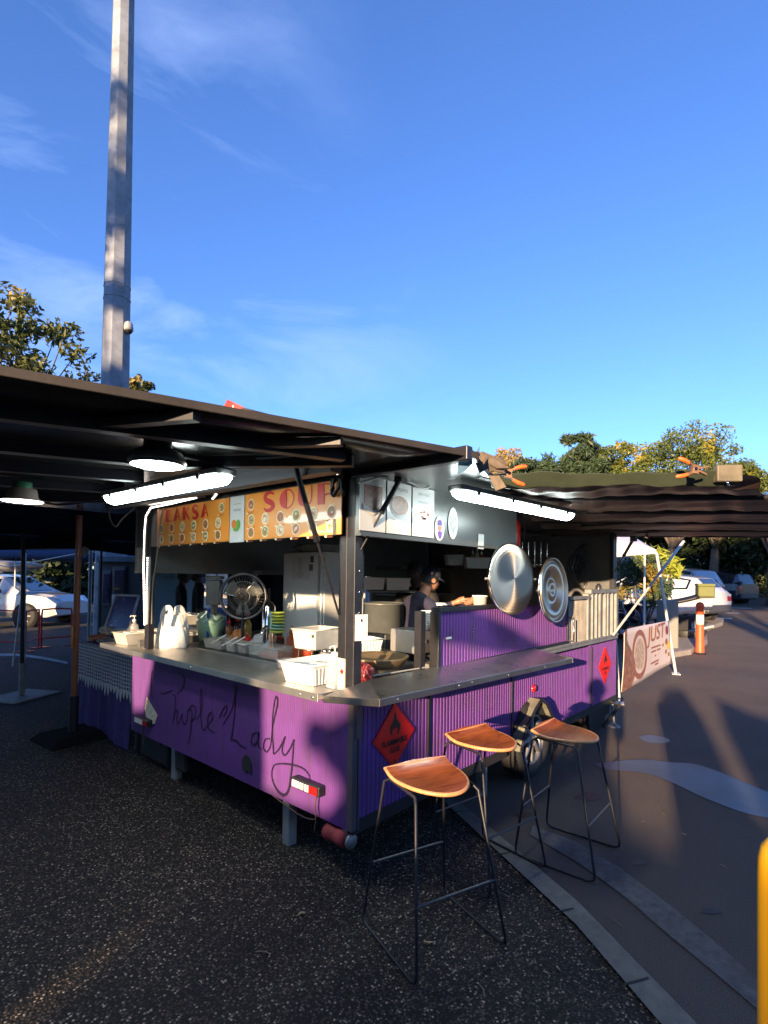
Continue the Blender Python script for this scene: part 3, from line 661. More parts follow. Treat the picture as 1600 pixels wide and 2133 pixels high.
# ------------------------------------------------------------------ bar stools
def make_stool():
    root = empty('bar_stool', (0, 0, 0))
    fr = .0065
    for sx in (-1, 1):
        mb = MB(); x0, x1 = .225*sx, .150*sx
        pts = [(x1, .125, .655), (x1+.012*sx, .15, .64), (x0-.004*sx, .215, .045), (x0, .212, .018), (x0, .185, fr), (x0, -.185, fr), (x0, -.212, .018), (x0-.004*sx, -.215, .045), (x1+.012*sx, -.105, .63), (x1, -.08, .648)]
        mb.tube(pts, fr, 8); mb.build('sled_leg', black, root, local=True)
    for sy in (-1, 1):
        mb = MB(); z = .27; t = (z-.045)/.6; y = (.215-.065*t) if sy > 0 else -(.215-.11*t); x = .225-.06*t
        mb.tube([(-x, y, z), (x, y, z)], .0055, 8); mb.build('footrest', M('footrest_steel', (.10, .10, .10), .35, .7), root, local=True)
    mb = MB(); mb.tube([(-.15, .125, .655), (-.15, -.08, .648)], fr, 8); mb.tube([(.15, .125, .655), (.15, -.08, .648)], fr, 8); mb.tube([(-.15, .0, .65), (.15, .0, .65)], fr, 8)
    mb.build('seat_bracket', black, root, local=True)
    # seat: D shape, curled up at the straight back edge
    NU, NV = 14, 28; th = .016
    def outline(v):   # v 0..1 from back-left to back-right round the front
        a = math.pi*v
        return (.006-.162*math.cos(a), .155-.305*math.sin(a)**.72)
    def surf(u, v, dz):
        x, y = outline(v); cx, cy = 0, .165
        px = cx+(x-cx)*u; py = cy+(y-cy)*u; px = x*(.02+.98*u) if v in (0, 1) else px
        t = max(0, (py-.04)/.125); z = .655+.034*t**2.2+.006*(px/.19)**2*(1-t)-.004*math.exp(-((px/.1)**2+(py/.1)**2))-max(0, (-.11-py))*.06
        return V((px, py, z+dz))
    top = lambda u, v: surf(.0+u, v, th)
    mb = MB(); mb.grid(lambda u, v: surf(u, v, th), NU, NV, 0); mb.grid(lambda u, v: surf(u, 1-v, 0), NU, NV, 0)
    so_ = mb.build('seat', wood, root, local=True)
    mb = MB(); pts = [surf(1, i/60, th/2) for i in range(61)]; back = [surf(1, 1, th/2).lerp(surf(1, 0, th/2), i/12) for i in range(1, 12)]
    mb.tube(pts+back, th/2+.0008, 8, 0, closed=True); mb.build('seat_edge', plyedge, so_, local=True)
    return root
st = make_stool()
SG = 'plywood bar stools beside the trailer counter'
for i, (x, y, a, lab) in enumerate(((1.875, 1.345, -19, 'nearest bar stool, varnished plywood seat on thin black legs, under the red gas sign'), (2.50, 1.445, -10, 'middle bar stool with orange plywood seat in front of the trailer wheel'), (2.955, 1.18, 2, 'farthest bar stool with its seat in shade, standing on the asphalt'))):
    o = st if i == 0 else copy_tree(st)
    o.location = (x, y, .012 if i == 1 else .0045); o.rotation_euler = (0, 0, R(a)); tag(o, lab, 'stool', SG)

# ------------------------------------------------------------------ unseen screens added behind the photographer, cut to shape sun and shade
screen_m = leafmat('screen_leaves', (.012, .022, .008), (.03, .05, .015))
ca, sa_ = math.cos(SUN_AZ), math.sin(SUN_AZ); TE = math.tan(SUN_EL)
def SU(s, u, z): return V((u*ca-s*sa_, u*sa_+s*ca, z))
def screen(name, pts, u, label, cat, smooth=True, th=.5, mat=None):
    z0 = -u*TE
    P = [(s, max(0, h+z0)) for s, h in pts]
    mb = MB(); mb.slab([SU(s, u, z) for s, z in P], (-ca, -sa_, 0), th); return tag(mb.build(name, mat or screen_m), label, cat)
U9 = -9
H = 'dense dark hedge clipped high, added unseen behind the photographer for shade'
screen('shade_screen', [(1.97, -2), (1.99, .2), (1.97, .7), (2.0, 1.25), (2.2, 1.66), (2.45, 1.84), (2.9, 1.80), (3.2, 1.75), (3.33, 1.5), (3.42, 1.1), (3.52, .86), (3.7, .82), (3.74, 1.1), (3.78, 1.28), (5, 1.36), (9, 1.3), (13, 1.25), (14, .9), (14, -2)], U9, H, 'shade_screen')  # unseen; outline cut so the sun reaches only chosen patches
screen('shade_screen', [(2.02, .24), (2.0, .58), (1.94, .60), (1.7, .58), (1.45, .60), (1.34, .72), (1.32, 1.0), (1.28, 1.25), (1.14, 1.28), (1.11, 1.0), (1.08, .74), (.8, .70), (.5, .72), (.38, .8), (.1, .62), (.02, .5), (-.2, .47), (-.26, .55), (-.27, 1.0), (-.4, 1.25), (-.65, 1.28), (-.72, .95), (-.70, .6), (-.80, .57), (-.88, .95), (-1.0, 1.2), (-1.3, 1.08), (-2.5, 1.0), (-6, .9), (-12, .9), (-12, -2), (1.68, -2), (1.68, .06), (1.74, .15), (1.80, .13), (1.86, .19), (1.93, .24)], U9-.6, 'dense dark hedge with a ragged top, added unseen behind the photographer to shape the sun streaks', 'shade_screen')  # added screen; its gaps let the low sun streaks through
screen('shade_cutout', [(1.64, 1.02), (1.60, 1.10), (1.52, 1.13), (1.46, 1.10), (1.38, 1.15), (1.28, 1.20), (1.28, .70), (1.33, .76), (1.38, .88), (1.46, .90), (1.50, .97), (1.57, .94)], -13.5, 'leafy bough added unseen behind the photographer to shade the rear panel', 'cutout', th=.3)  # unseen slab shaped to shade part of the sunlit rear panel
screen('shade_cutout', [(.66, 1.64), (.85, 1.60), (1.08, 1.64), (1.12, 1.85), (.98, 1.84), (.8, 1.75)], -5, 'small leafy bough added unseen behind the photographer to shade the hatch panel', 'cutout', th=.3)  # added slab that casts the shade on the hatch panel
screen('shade_cutout', [(2.56, 1.78), (2.95, 1.86), (2.9, 1.72)], -5, 'tip of a leafy bough added unseen behind the photographer to trim the sun on the fridge', 'cutout', th=.2)  # added slab that trims the sun patch on the fridge

# ------------------------------------------------------------------ signs and menu boards
signred = M('sign_red', (.85, .02, .012), .35, 0, .1, 6); inkk = M('black_ink', (.012, .01, .01), .5)
def diamond(cx, cz, r, full, label, y=Y0-.012):
    mb = MB(); n = V((0, -1, 0)); c = V((cx, y, cz)); mb.slab([c+V((0, 0, -r)), c+V((r, 0, 0)), c+V((0, 0, r)), c+V((-r, 0, 0))], (0, -1, 0), .006)
    root = empty('gas_sign', (cx, y, cz-r), label, 'hazard sign', 'red flammable gas signs')
    mb.build('sign_plate', signred, root)
    mb = MB(); s = r/.178; yy = y-.002
    fl = [(0, .115), (.012, .085), (.010, .072), (.030, .055), (.034, .030), (.045, .045), (.048, .012), (.036, -.018), (.022, -.028), (.030, -.004), (.024, .015), (.014, .032), (.008, .012), (0, .028), (-.010, .004), (-.016, .022), (-.026, .004), (-.026, -.016), (-.020, -.028), (-.038, -.016), (-.048, .014), (-.040, .045), (-.032, .028), (-.022, .052), (-.012, .07)]
    mb.slab([V((cx+a*s*.9, yy, cz+(b2*.9+.028)*s)) for a, b2 in fl], (0, -1, 0), .0015)
    textmesh(mb, 'FLAMMABLE', .043*s, (cx, yy-.0003, cz-.045*s), (1, 0, 0), (0, 0, 1), off=.0012*s, sx=.92)
    textmesh(mb, 'GAS', .043*s, (cx, yy-.0003, cz-.088*s), (1, 0, 0), (0, 0, 1), off=.0012*s)
    textmesh(mb, '2', .034*s, (cx, yy-.0003, cz-.152*s), (1, 0, 0), (0, 0, 1), off=.002*s)
    mb.build('lettering', inkk, root)
    mb = MB(); q = r*.94
    for a, b2 in (((0, -q), (q, 0)), ((q, 0), (0, q)), ((0, q), (-q, 0)), ((-q, 0), (0, -q))):
        stroke(mb, [V((cx+a[0], yy, cz+a[1])), V((cx+b2[0], yy, cz+b2[1]))], .0022, (0, 1, 0))
    mb.build('border_line', M('sign_border', (.25, .01, .01), .5), root)
diamond(2.207, .685, .178, 1, 'red flammable gas diamond on the ribbed side under the near corner of the steel shelf')
diamond(5.557, .68, .185, 1, 'red flammable gas diamond near the front end of the trailer side', y=Y0-.014)

orng = M('menu_orange', (.72, .26, .035), .35, 0, .08, 4, coat=.3); paper = M('menu_paper', (.55, .55, .54), .35, 0, .04, coat=.3)
crim = M('menu_crimson', (.50, .01, .012), .4); cream = M('menu_cream', (.75, .62, .42), .4); food1 = M('food_green', (.30, .26, .10), .5, 0, .6, 90); food2 = M('food_red', (.38, .12, .05), .5, 0, .6, 80); food3 = M('food_pale', (.55, .42, .25), .5, 0, .5, 90)
smallink = M('menu_small_ink', (.16, .05, .01), .5)
XM = X0-.006
def RP(y, z, d=0.): return V((XM-d, y, z))
def board(y0, y1, z0, z1, mat, name, label, cat='menu board', group=None):
    root = empty(name, (XM, (y0+y1)/2, z0), label, cat, group)
    mb = MB(); mb.bb((XM, y0, z0), (XM+.006, y1, z1)); mb.build('board_panel', mat, root); return root
def dish(root, y, z, r, m):
    mb = MB(); mb.slab([RP(y+r*math.cos(a*math.pi/9), z+r*math.sin(a*math.pi/9), .001) for a in range(18)], (-1, 0, 0), -.001, 0)
    mb.slab([RP(y+r*.8*math.cos(a*math.pi/8), z+r*.8*math.sin(a*math.pi/8), .002) for a in range(16)], (-1, 0, 0), -.001, 1)
    mb.bb(RP(y-r*.9, z-r*1.35, .0012), RP(y+r*.9, z-r*1.25, 0), 2)
    for i in range(6):
        a = rnd.random()*6.28; q_ = r*.5*rnd.random(); w_ = r*rnd.uniform(.14, .30); mb.slab([RP(y+q_*math.cos(a)+w_*math.cos(b_*math.pi/4), z+q_*math.sin(a)+w_*.8*math.sin(b_*math.pi/4), .0025+.0003*i) for b_ in range(8)], (-1, 0, 0), -.0003, 3+rnd.randrange(4))
    mb.bb(RP(y-r*.5, z-r*1.62, .0012), RP(y+r*.8, z-r*1.52, 0), 2); mb.bb(RP(y+r*.9, z-r*1.6, .0014), RP(y+r*1.35, z-r*1.3, 0), 0)
    mb.build('dish_picture', [cream, m, smallink, M('herb_green', (.08, .22, .03), .5), M('broth_brown', (.30, .11, .03), .5), M('prawn_red', (.50, .10, .04), .5), M('noodle_white', (.66, .60, .45), .5)], root)
lz0, lz1 = 1.772, 2.058
lk = board(3.01, 4.02, lz0, lz1, orng, 'menu_board', 'orange menu board headed LAKSA in red with rows of round dishes', group='orange menu boards above the rear counter')
sp = board(1.96, 2.83, lz0, lz1, orng, 'menu_board', 'orange menu board headed SOUP in red beside the corner post', group='orange menu boards above the rear counter')
# deco letters: heavy left half, thin outline right half
def deco(root, text, ystart, z, h, adv, m=crim):
    n_ = V((-1, 0, 0)); mb = MB(); W = adv*.78
    def P(u, v): return RP(yc-u*W+0, z+v*h, .0022)       # u to the reader's right is -Y
    def poly(pts): mb.slab([P(*p) for p in pts], (-1, 0, 0), -.001)
    def line(pts, t_): stroke(mb, [P(*p) for p in pts], t_, n_)
    th = h*.085; yc = ystart
    for ch in text:
        if ch == 'L': poly([(0, 0), (0, 1), (.42, 1), (.42, 0)]); line([(.4, .04), (.95, .04)], th)
        if ch == 'A': poly([(-.05, 0), (.38, 1), (.52, 1), (.42, 0)]); line([(.45, .98), (.92, 0)], th*1.4); line([(.3, .3), (.8, .3)], th)
        if ch == 'K': poly([(0, 0), (0, 1), (.42, 1), (.42, 0)]); line([(.45, .45), (.9, 1)], th); line([(.5, .5), (.95, 0)], th*2.2)
        if ch == 'S':
            pts = smoothpts([P(.85, .83), P(.6, .97), P(.3, .93), (P(.15, .75)), P(.3, .56), P(.62, .43), P(.8, .25), P(.62, .06), P(.3, .03), P(.08, .17)], 5); stroke(mb, pts, [th*(1+2.6*math.sin(math.pi*i/(len(pts)-1))) for i in range(len(pts))], n_)
        if ch == 'O' or ch == 'Q':
            poly([(.5, 1)]+[(.5-.52*math.sin(a*math.pi/12), .5+.5*math.cos(a*math.pi/12)) for a in range(1, 12)]+[(.5, 0)]); line([(.5+.5*math.sin(a*math.pi/12), .5+.48*math.cos(a*math.pi/12)) for a in range(13)], th)
        if ch == 'U': poly([(0, 1), (.42, 1), (.42, .1), (.3, .02), (.1, .12), (0, .35)]); line([(.35, .04), (.6, .03), (.85, .18), (.9, .45), (.9, 1)], th)
        if ch == 'P': poly([(0, 0), (0, 1), (.42, 1), (.42, 0)]); line([(.4, .97), (.8, .93), (.97, .74), (.8, .5), (.4, .44)], th)
        yc -= adv
    return mb
mb = deco(lk, 'LAKSA', 3.88, 1.948, .095, .13); mb.build('heading', crim, lk)
mb = deco(sp, 'SOUP', 2.64, 1.938, .112, .165); mb.build('heading', crim, sp)
fm = [food1, food2, food3]
for r_ in range(2):
    for c in range(6): dish(lk, 3.94-.16*c, 1.90-.082*r_, .036, fm[(r_*2+c) % 3])
dish(lk, 3.10, 1.998, .033, food1)
for r_ in range(2):
    for c in range(6): dish(sp, 2.76-.145*c, 1.895-.078*r_, .036, fm[(r_+c*2) % 3])
dish(sp, 2.765, 1.99, .036, food2)
mid = board(2.84, 3.0, lz0-.01, lz1, paper, 'menu_notice', 'white paper notice with a pumpkin picture between the two orange menu boards', 'notice')
mb = MB(); textmesh(mb, 'Our Menu', .026, RP(2.92, 2.0, .001), (0, -1, 0), (0, 0, 1)); textmesh(mb, 'COME GET IT', .02, RP(2.92, 1.965, .001), (0, -1, 0), (0, 0, 1))
bpy.data.meshes.remove(bpy.data.meshes.new('z'))
mb = MB()
for z in (2.005, 1.97, 1.962): mb.bb(RP(2.88, z, .001), RP(2.96, z+.006, 0))
mb.build('print_line', M('grey_print', (.30, .31, .33), .6), mid)
mb = MB(); mb.slab([RP(2.95+.025*math.cos(a)*1.1, 1.88+.028*math.sin(a), .0015) for a in [i*math.pi/8 for i in range(16)]], (-1, 0, 0), -.001, 0)
mb.slab([RP(2.90+.022*math.cos(a), 1.875+.032*math.sin(a), .003) for a in [i*math.pi/8 for i in range(16)]], (-1, 0, 0), -.001, 1)
mb.slab([RP(2.925+.03*math.cos(a), 1.845+.014*math.sin(a), .004) for a in [i*math.pi/8 for i in range(16)]], (-1, 0, 0), -.001, 1)
mb.build('pumpkin_picture', [M('pumpkin', (.6, .17, .02), .5), M('leafgreen', (.12, .30, .04), .5)], mid)
# posters on the side fascia
def SP(x, z, d=0.): return V((x, Y0-.006-d, z))
GP = 'white posters taped above the side opening'
def poster(x0, x1, kind, lab):
    root = empty('poster', SP((x0+x1)/2, 1.79), lab, 'poster', GP)
    mb = MB(); mb.bb(SP(x0, 1.79, .002), SP(x1, 2.075, 0)); mb.build('paper_sheet', paper, root); xc = (x0+x1)/2
    mb = MB()
    if kind == 'meat':
        mb.bb(SP(x0+.03, 1.90, .004), SP(x1-.03, 2.03, .002)); mb.build('food_picture', M('grilled_meat', (.22, .07, .045), .4, 0, .7, 45), root)
        mb = MB(); mb.slab([SP(x0+.02, 1.90, .005), SP(xc, 1.875, .005), SP(x1-.02, 1.915, .005), SP(x1-.02, 1.93, .005), SP(xc, 1.90, .005), SP(x0+.02, 1.93, .005)], (0, -1, 0), -.001); mb.build('plate_edge', whitep, root)
    if kind == 'bowl':
        mb.slab([SP(xc+.085*math.cos(i*math.pi/10), 1.945+.062*math.sin(i*math.pi/10), .003) for i in range(20)], (0, -1, 0), -.001); mb.build('plate_edge', whitep, root)
        mb = MB(); mb.slab([SP(xc+.075*math.cos(i*math.pi/10), 1.95+.052*math.sin(i*math.pi/10), .005) for i in range(20)], (0, -1, 0), -.001); mb.build('food_picture', M('salad_bowl', (.24, .10, .06), .4, 0, .8, 50), root)
        mb = MB(); textmesh(mb, 'DUMPLINGS', .026, SP(xc, 2.03, .003), (1, 0, 0), (0, 0, 1)); mb.build('heading', M('print_dark', (.08, .05, .05), .5), root)
    if kind == 'text':
        textmesh(mb, 'BÁNH XÈO' if 0 else 'BAN XEO', .024, SP(xc, 2.03, .003), (1, 0, 0), (0, 0, 1)); textmesh(mb, '$13.00 EACH', .018, SP(xc, 1.985, .003), (1, 0, 0), (0, 0, 1)); mb.build('heading', M('grey_print2', (.22, .23, .25), .6), root)
        mb = MB(); mb.slab([SP(xc+.08*math.cos(i*math.pi/8), 1.915+.032*math.sin(i*math.pi/8), .003) for i in range(16)], (0, -1, 0), -.001); mb.build('plate_edge', whitep, root)
        mb = MB()
        for i in range(9): a = rnd.random()*6.28; c = SP(xc+.05*math.cos(a)*rnd.random(), 1.917+.02*math.sin(a), .006); mb.slab([c+V((.012*math.cos(j), 0, .006*math.sin(j))) for j in [k_*math.pi/4 for k_ in range(8)]], (0, -1, 0), -.001)
        mb.build('food_picture', food2, root)
def fx(px): return yp(px, 1050, Y0-.006).x
poster(fx(749), fx(804)-.004, 'meat', 'white poster with a picture of grilled meat, nearest the corner post')
poster(fx(806), fx(857)-.004, 'bowl', 'white poster with a round bowl of dumplings picture, between two others')
poster(fx(859), fx(904), 'text', 'white poster with grey lines of print above a small plate of rolls')
# stickers on the grey fascia
def sticker(px, py, w_, h_, polys, lab):
    c = yp(px, py, Y0-.006); root = empty('sticker', c, lab, 'sticker')
    mb = MB(); mb.slab([c+V((w_*math.cos(i*math.pi/8)/2, 0, h_*math.sin(i*math.pi/8)/2)) for i in range(16)], (0, -1, 0), .0015); mb.build('sticker_paper', M('sticker_white', (.6, .6, .58), .4), root)
    for nm, m_, pts in polys:
        mb = MB(); mb.slab([c+V((a*w_, -.002, b2*h_)) for a, b2 in pts], (0, -1, 0), .001); mb.build(nm, m_, root)
vio = M('violet_ink', (.09, .03, .20), .5)
sticker(916, 1101, .10, .15, [('cap_print', vio, [(-.25, .12), (-.25, .3), (0, .38), (.22, .3), (.22, .12)]), ('face_print', M('tan_ink', (.45, .17, .09), .5), [(-.22, .1), (.2, .1), (.18, -.05), (0, -.12), (-.2, -.05)]), ('body_print', vio, [(-.25, -.14), (0, -.1), (.25, -.14), (.15, -.4), (-.1, -.42)])], 'small oval sticker of a figure in violet cap and shirt on the grey fascia')
sticker(944, 1090, .105, .20, [('pattern', M('grey_ink', (.34, .34, .33), .5, 0, .6, 60), [(-.3, .3), (-.1, .2), (.1, .22), (.3, .32), (.3, -.1), (.1, -.36), (-.12, -.3), (-.32, -.05)])], 'pale grey patterned sticker right of the violet figure sticker')
mb = MB(); a = yp(1002, 1128, Y0-.004); mb.box(a, (.07, .003, .10)); tag(mb.build('paper_note', M('faded_paper', (.36, .36, .35), .6)), 'faded paper note at the right end of the grey fascia', 'note')
# notice card on the post (no code on it)
mb = MB(); p = V((1.955, 1.885, 0)); zt = yp(733, 1281, 1.885).z; zb = yp(733, 1336, 1.885).z
root = empty('notice_card', (1.955, 1.885, zb), 'white notice card fixed to the black corner post', 'notice')
Rn = frame3((.93, -.37, 0), (.37, .93, 0), (0, 0, 1)); mb = MB(); mb.box((1.955, 1.872, (zt+zb)/2), (.07, .003, zt-zb), Rn); mb.build('card', whitep, root)
mb = MB(); mb.box(V((1.955, 1.872, zt-.03))+Rn@V((0, -.002, 0)), (.010, .002, .014), Rn); mb.build('small_mark', inkk, root)
# ------------------------------------------------------------------ lamps
def batten(a, b2, w_, lab):
    a = V(a); b2 = V(b2); d = (b2-a); Ln = d.length; d.normalize(); s_ = d.cross(V((0, 0, 1))); root = empty('batten_light', (a+b2)/2, lab, 'light', 'lit tube lights under the hatches')
    mb = MB(); F = frame3(d, s_, V((0, 0, 1))); c = (a+b2)/2; mb.box(c+V((0, 0, .045)), (Ln*.98, w_*1.0, .03), F); mb.build('housing', M('lamp_housing', (.10, .10, .10), .5), root, bevel=.006)
    prof = []; mb = MB(); K = 16
    def fn(u, v):
        t_ = (u-.5)*2; e = 1-max(0, abs(t_)-.93)/.07*.75; ang = math.pi*v
        return c+d*(t_*Ln/2)+s_*(math.cos(ang)*w_/2*e)+V((0, 0, .03-math.sin(ang)*.045*e))
    mb.grid(fn, 40, 12); mb.build('diffuser', tubeem, root)
    for t_ in (-.38, -.12, .12, .38):
        for sg in (-1, 1):
            mb = MB(); mb.box(c+d*(t_*Ln)+s_*(sg*w_*.5)+V((0, 0, .03)), (.025, .012, .03), F); mb.build('clip', black, root)
    return root
a = zp(474, 1002, 1.97); b_ = zp(228, 1048, 1.97); batten(a, b_, .115, 'lit white tube light under the rear canopy above the left part of the counter')
a = zp(944, 1032, 1.99); b_ = zp(1190, 1082, 1.97); batten(a, b_, .10, 'lit white tube light under the side hatch above the hanging lids')
def dome(px, py, z, r, lab, drop):
    c = zp(px, py, z); root = empty('dome_light', c, lab, 'light', 'round lamps under the rear canopy')
    mb = MB(); mb.lathe([(r*1.0, 0), (r*1.12, .012), (r*1.1, .02), (r*.95, .05), (r*.55, .07), (r*.52, drop), (0, drop)], c, None, 32); mb.build('housing', M('lamp_body', (.03, .035, .035), .4), root)
    mb = MB(); mb.lathe([(r*1.0, .0), (r*.7, -.008), (0, -.010)], c, None, 32); mb.build('diffuser', domeem, root)
dome(328, 970, 1.98, .098, 'lit round lamp with black housing hanging below the rear canopy', .13)
c = zp(46, 1044, 1.93); root = empty('dome_light', c, 'grey round lamp seen edge-on at the far left below the canopy', 'light', 'round lamps under the rear canopy')
mb = MB(); mb.lathe([(.10, 0), (.10, .005), (.075, .015), (.065, .065), (0, .065)], c, None, 28); mb.build('housing', M('lamp_pink_grey', (.16, .13, .12), .5), root)
mb = MB(); mb.lathe([(.095, -.002), (0, -.003)], c, None, 28); mb.build('diffuser', domeem, root)
mb = MB(); mb.lathe([(.045, .065), (.045, .10), (0, .10)], c, None, 20); mb.build('mounting', M('lamp_green', (.02, .09, .05), .5), root)
# LED strips
def led(pts, r, lab, step=.012, cat='LED strip'):
    P = [V(p) for p in pts]; root = empty('led_strip', P[0], lab, cat, 'LED strips round the rear opening')
    mb = MB(); mb.tube(P, r, 6); mb.build('strip_tape', M('led_tape', (.5, .47, .45), .4), root)
    mb = MB(); n_ = V((-1, 0, 0))
    for i in range(len(P)-1):
        L_ = (P[i+1]-P[i]).length; k_ = max(1, int(L_/step))
        for j in range(k_): mb.box(P[i].lerp(P[i+1], (j+.5)/k_)+n_*r, (.006, .007, .007))
    o = mb.build('led_row', ledem, root); o['kind'] = 'stuff'
XQ = X0-.03
led([xp(303, 1302, XQ), xp(301, 1180, XQ), xp(303, 1110, XQ), xp(306, 1075, XQ), xp(316, 1058, XQ), xp(360, 1049, XQ), xp(428, 1033, XQ)], .008, 'glowing LED strip running up the left post and along the hatch')
led([xp(444, 1040, XQ), xp(458, 1024, XQ), xp(520, 1012, XQ), xp(600, 1000, XQ), xp(690, 984, XQ), xp(700, 980, XQ), xp(706, 990, XQ)], .007, 'glowing LED strip above the orange SOUP menu board')
led([xp(311, 1160, XQ-.02), xp(309, 1230, XQ-.02), xp(306, 1300, XQ-.02)], .014, 'ribbed glowing LED strip on the lower left post', step=.018)
mb = MB(); mb.tube(smoothpts([xp(x, y, X0-.12) for x, y in ((230, 1050), (228, 1075), (240, 1097), (255, 1080), (280, 1058))], 5), .006, 6); mb.tube(smoothpts([xp(x, y, X0-.04) for x, y in ((340, 1060), (334, 1090), (330, 1130), (324, 1180), (318, 1220), (316, 1300))], 5), .005, 6)
tag(mb.build('loose_cable', M('grey_cable', (.20, .20, .17), .5)), 'loose grey lamp cable drooping by the left post', 'cable')
mb = MB(); mb.tube(smoothpts([zp(x, y, 2.07) for x, y in ((352, 944), (400, 955), (470, 960), (540, 955), (612, 947))], 5), .009, 6); tag(mb.build('power_cable', black), 'black power cable sagging under the rear canopy from the round lamp', 'cable')
mb = MB(); mb.tube(smoothpts([zp(x, y, 2.05) for x, y in ((75, 1040), (110, 1050), (150, 1049), (200, 1040), (228, 1038))], 5), .009, 6); tag(mb.build('power_cable', black), 'black power cable between the far lamp and the left tube light', 'cable')
mb = MB(); mb.tube(smoothpts([yp(x, y, Y0-.05) for x, y in ((748, 1006), (775, 999), (800, 993), (830, 995), (850, 1003), (885, 1018), (900, 1012), (930, 1020), (945, 1026))], 5), .006, 6); tag(mb.build('lamp_cable', M('pale_cable', (.35, .35, .33), .5)), 'pale cable running along the top of the posters to the side tube light', 'cable')
c = xp(704, 1010, X0-.03); mb = MB()
for i in range(10): a0 = rnd.random()*6.28; mb.tube([c+V((0, .045*math.cos(a0+t_)*1., .055*math.sin(a0*1.7+t_*1.3)+0))+V((rnd.uniform(-.01, .01), 0, 0)) for t_ in [k_*.5 for k_ in range(8)]], .007, 6)
tag(mb.build('cable_bundle', black), 'tangled bundle of black cable hanging by the corner post top', 'cable')

# ------------------------------------------------------------------ side awning tarp, clamps, flap
tarpm = bpy.data.materials.new('tarp'); tarpm.use_nodes = True; t = tarpm.node_tree; b = t.nodes['Principled BSDF']; b.inputs['Roughness'].default_value = .42
g = t.nodes.new('ShaderNodeNewGeometry'); mx = t.nodes.new('ShaderNodeMix'); mx.data_type = 'RGBA'; mx.inputs[6].default_value = (.055, .075, .045, 1)
tcn = t.nodes.new('ShaderNodeTexCoord'); n = t.nodes.new('ShaderNodeTexNoise'); n.inputs['Scale'].default_value = 4; n.inputs['Detail'].default_value = 8; t.links.new(tcn.outputs['Object'], n.inputs[0])
rp = t.nodes.new('ShaderNodeValToRGB'); rp.color_ramp.elements[0].position = .3; rp.color_ramp.elements[1].position = .7; rp.color_ramp.elements[0].color = (.06, .038, .028, 1); rp.color_ramp.elements[1].color = (.15, .095, .075, 1)
t.links.new(n.outputs[0], rp.inputs[0]); t.links.new(rp.outputs[0], mx.inputs[7]); t.links.new(g.outputs['Backfacing'], mx.inputs[0]); t.links.new(mx.outputs[2], b.inputs['Base Color'])
T00 = zp(1022, 990, 2.11); T10 = zp(1536, 984, 2.11); T01 = zp(1150, 1112, 2.09); T11 = zp(1760, 1116, 2.09)
def tp(u, v):
    p = T00.lerp(T10, u).lerp(T01.lerp(T11, u), v)
    bat = abs(math.sin(math.pi*(v*5.0)))      # hangs between the battens
    sag = -.035*bat*(1+.3*math.sin(u*7))+.003*math.sin(u*31+v*9)+.003*math.sin(u*57+v*21+1)+.008*math.sin(v*60+u*5)+.006*math.sin(v*97+u*11)
    if u > .97: p = p+(T10-T00).normalized()*(.05*math.sin(v*23)+.03*math.sin(v*51))
    return p+V((0, 0, sag*(.35 if v < .06 else 1)))
TP = empty('tarp_awning', T00, 'green and brown tarpaulin stretched over battens beyond the side hatch', 'awning')
mb = MB(); mb.grid(tp, 110, 70); o = mb.build('tarp_sheet', tarpm, TP)
# rolled front edge round a pipe
def lip(u, v):
    p = T00.lerp(T10, u); a = math.pi*(.5+1.5*v); r_ = .027+.004*math.sin(u*9)+.003*math.sin(u*33+v*5)
    dirn = (T00-T01).normalized(); dirn.z = 0; return p+dirn*(math.cos(a-math.pi/2)*r_+.0)+V((0, 0, -.03+math.sin(a)*r_*1.2-.003*math.sin(u*20)))
mb = MB(); mb.grid(lip, 90, 14); mb.build('tarp_hem', [M('tarp_green', (.040, .050, .034), .38, 0, .25, 5, .3, 12)], TP, solid=.003)
for v in (.02, .2, .4, .6, .8, .99):
    a = T00.lerp(T01, v); b_ = T10.lerp(T11, v); mb = MB(); mb.tube([a+V((0, 0, -.012)), b_-(b_-a).normalized()*.05+V((0, 0, -.012))], .022, 8); mb.build('batten', M('batten_dark', (.02, .02, .02), .5), TP)
a = T10+(T00-T10).normalized()*.12; mb = MB(); F = frame3((T10-T00).normalized(), V((0, 0, 1)).cross((T10-T00).normalized()), V((0, 0, 1))); mb.box(a+V((.02, 0, -.01))+(T10-T00).normalized()*.05-_f*.035, (.12, .05, .085), F); mb.build('end_bracket', M('weathered_bracket', (.16, .14, .10), .5, .4, .3, 12, dirt=.4), TP, bevel=.006)
mb = MB(); mb.lathe([(.014, 0), (.02, .004), (.014, .008), (.010, .004)], zp(1515, 1006, 2.05), RX(1.3), 14); mb.build('eyelet', chrome, TP)
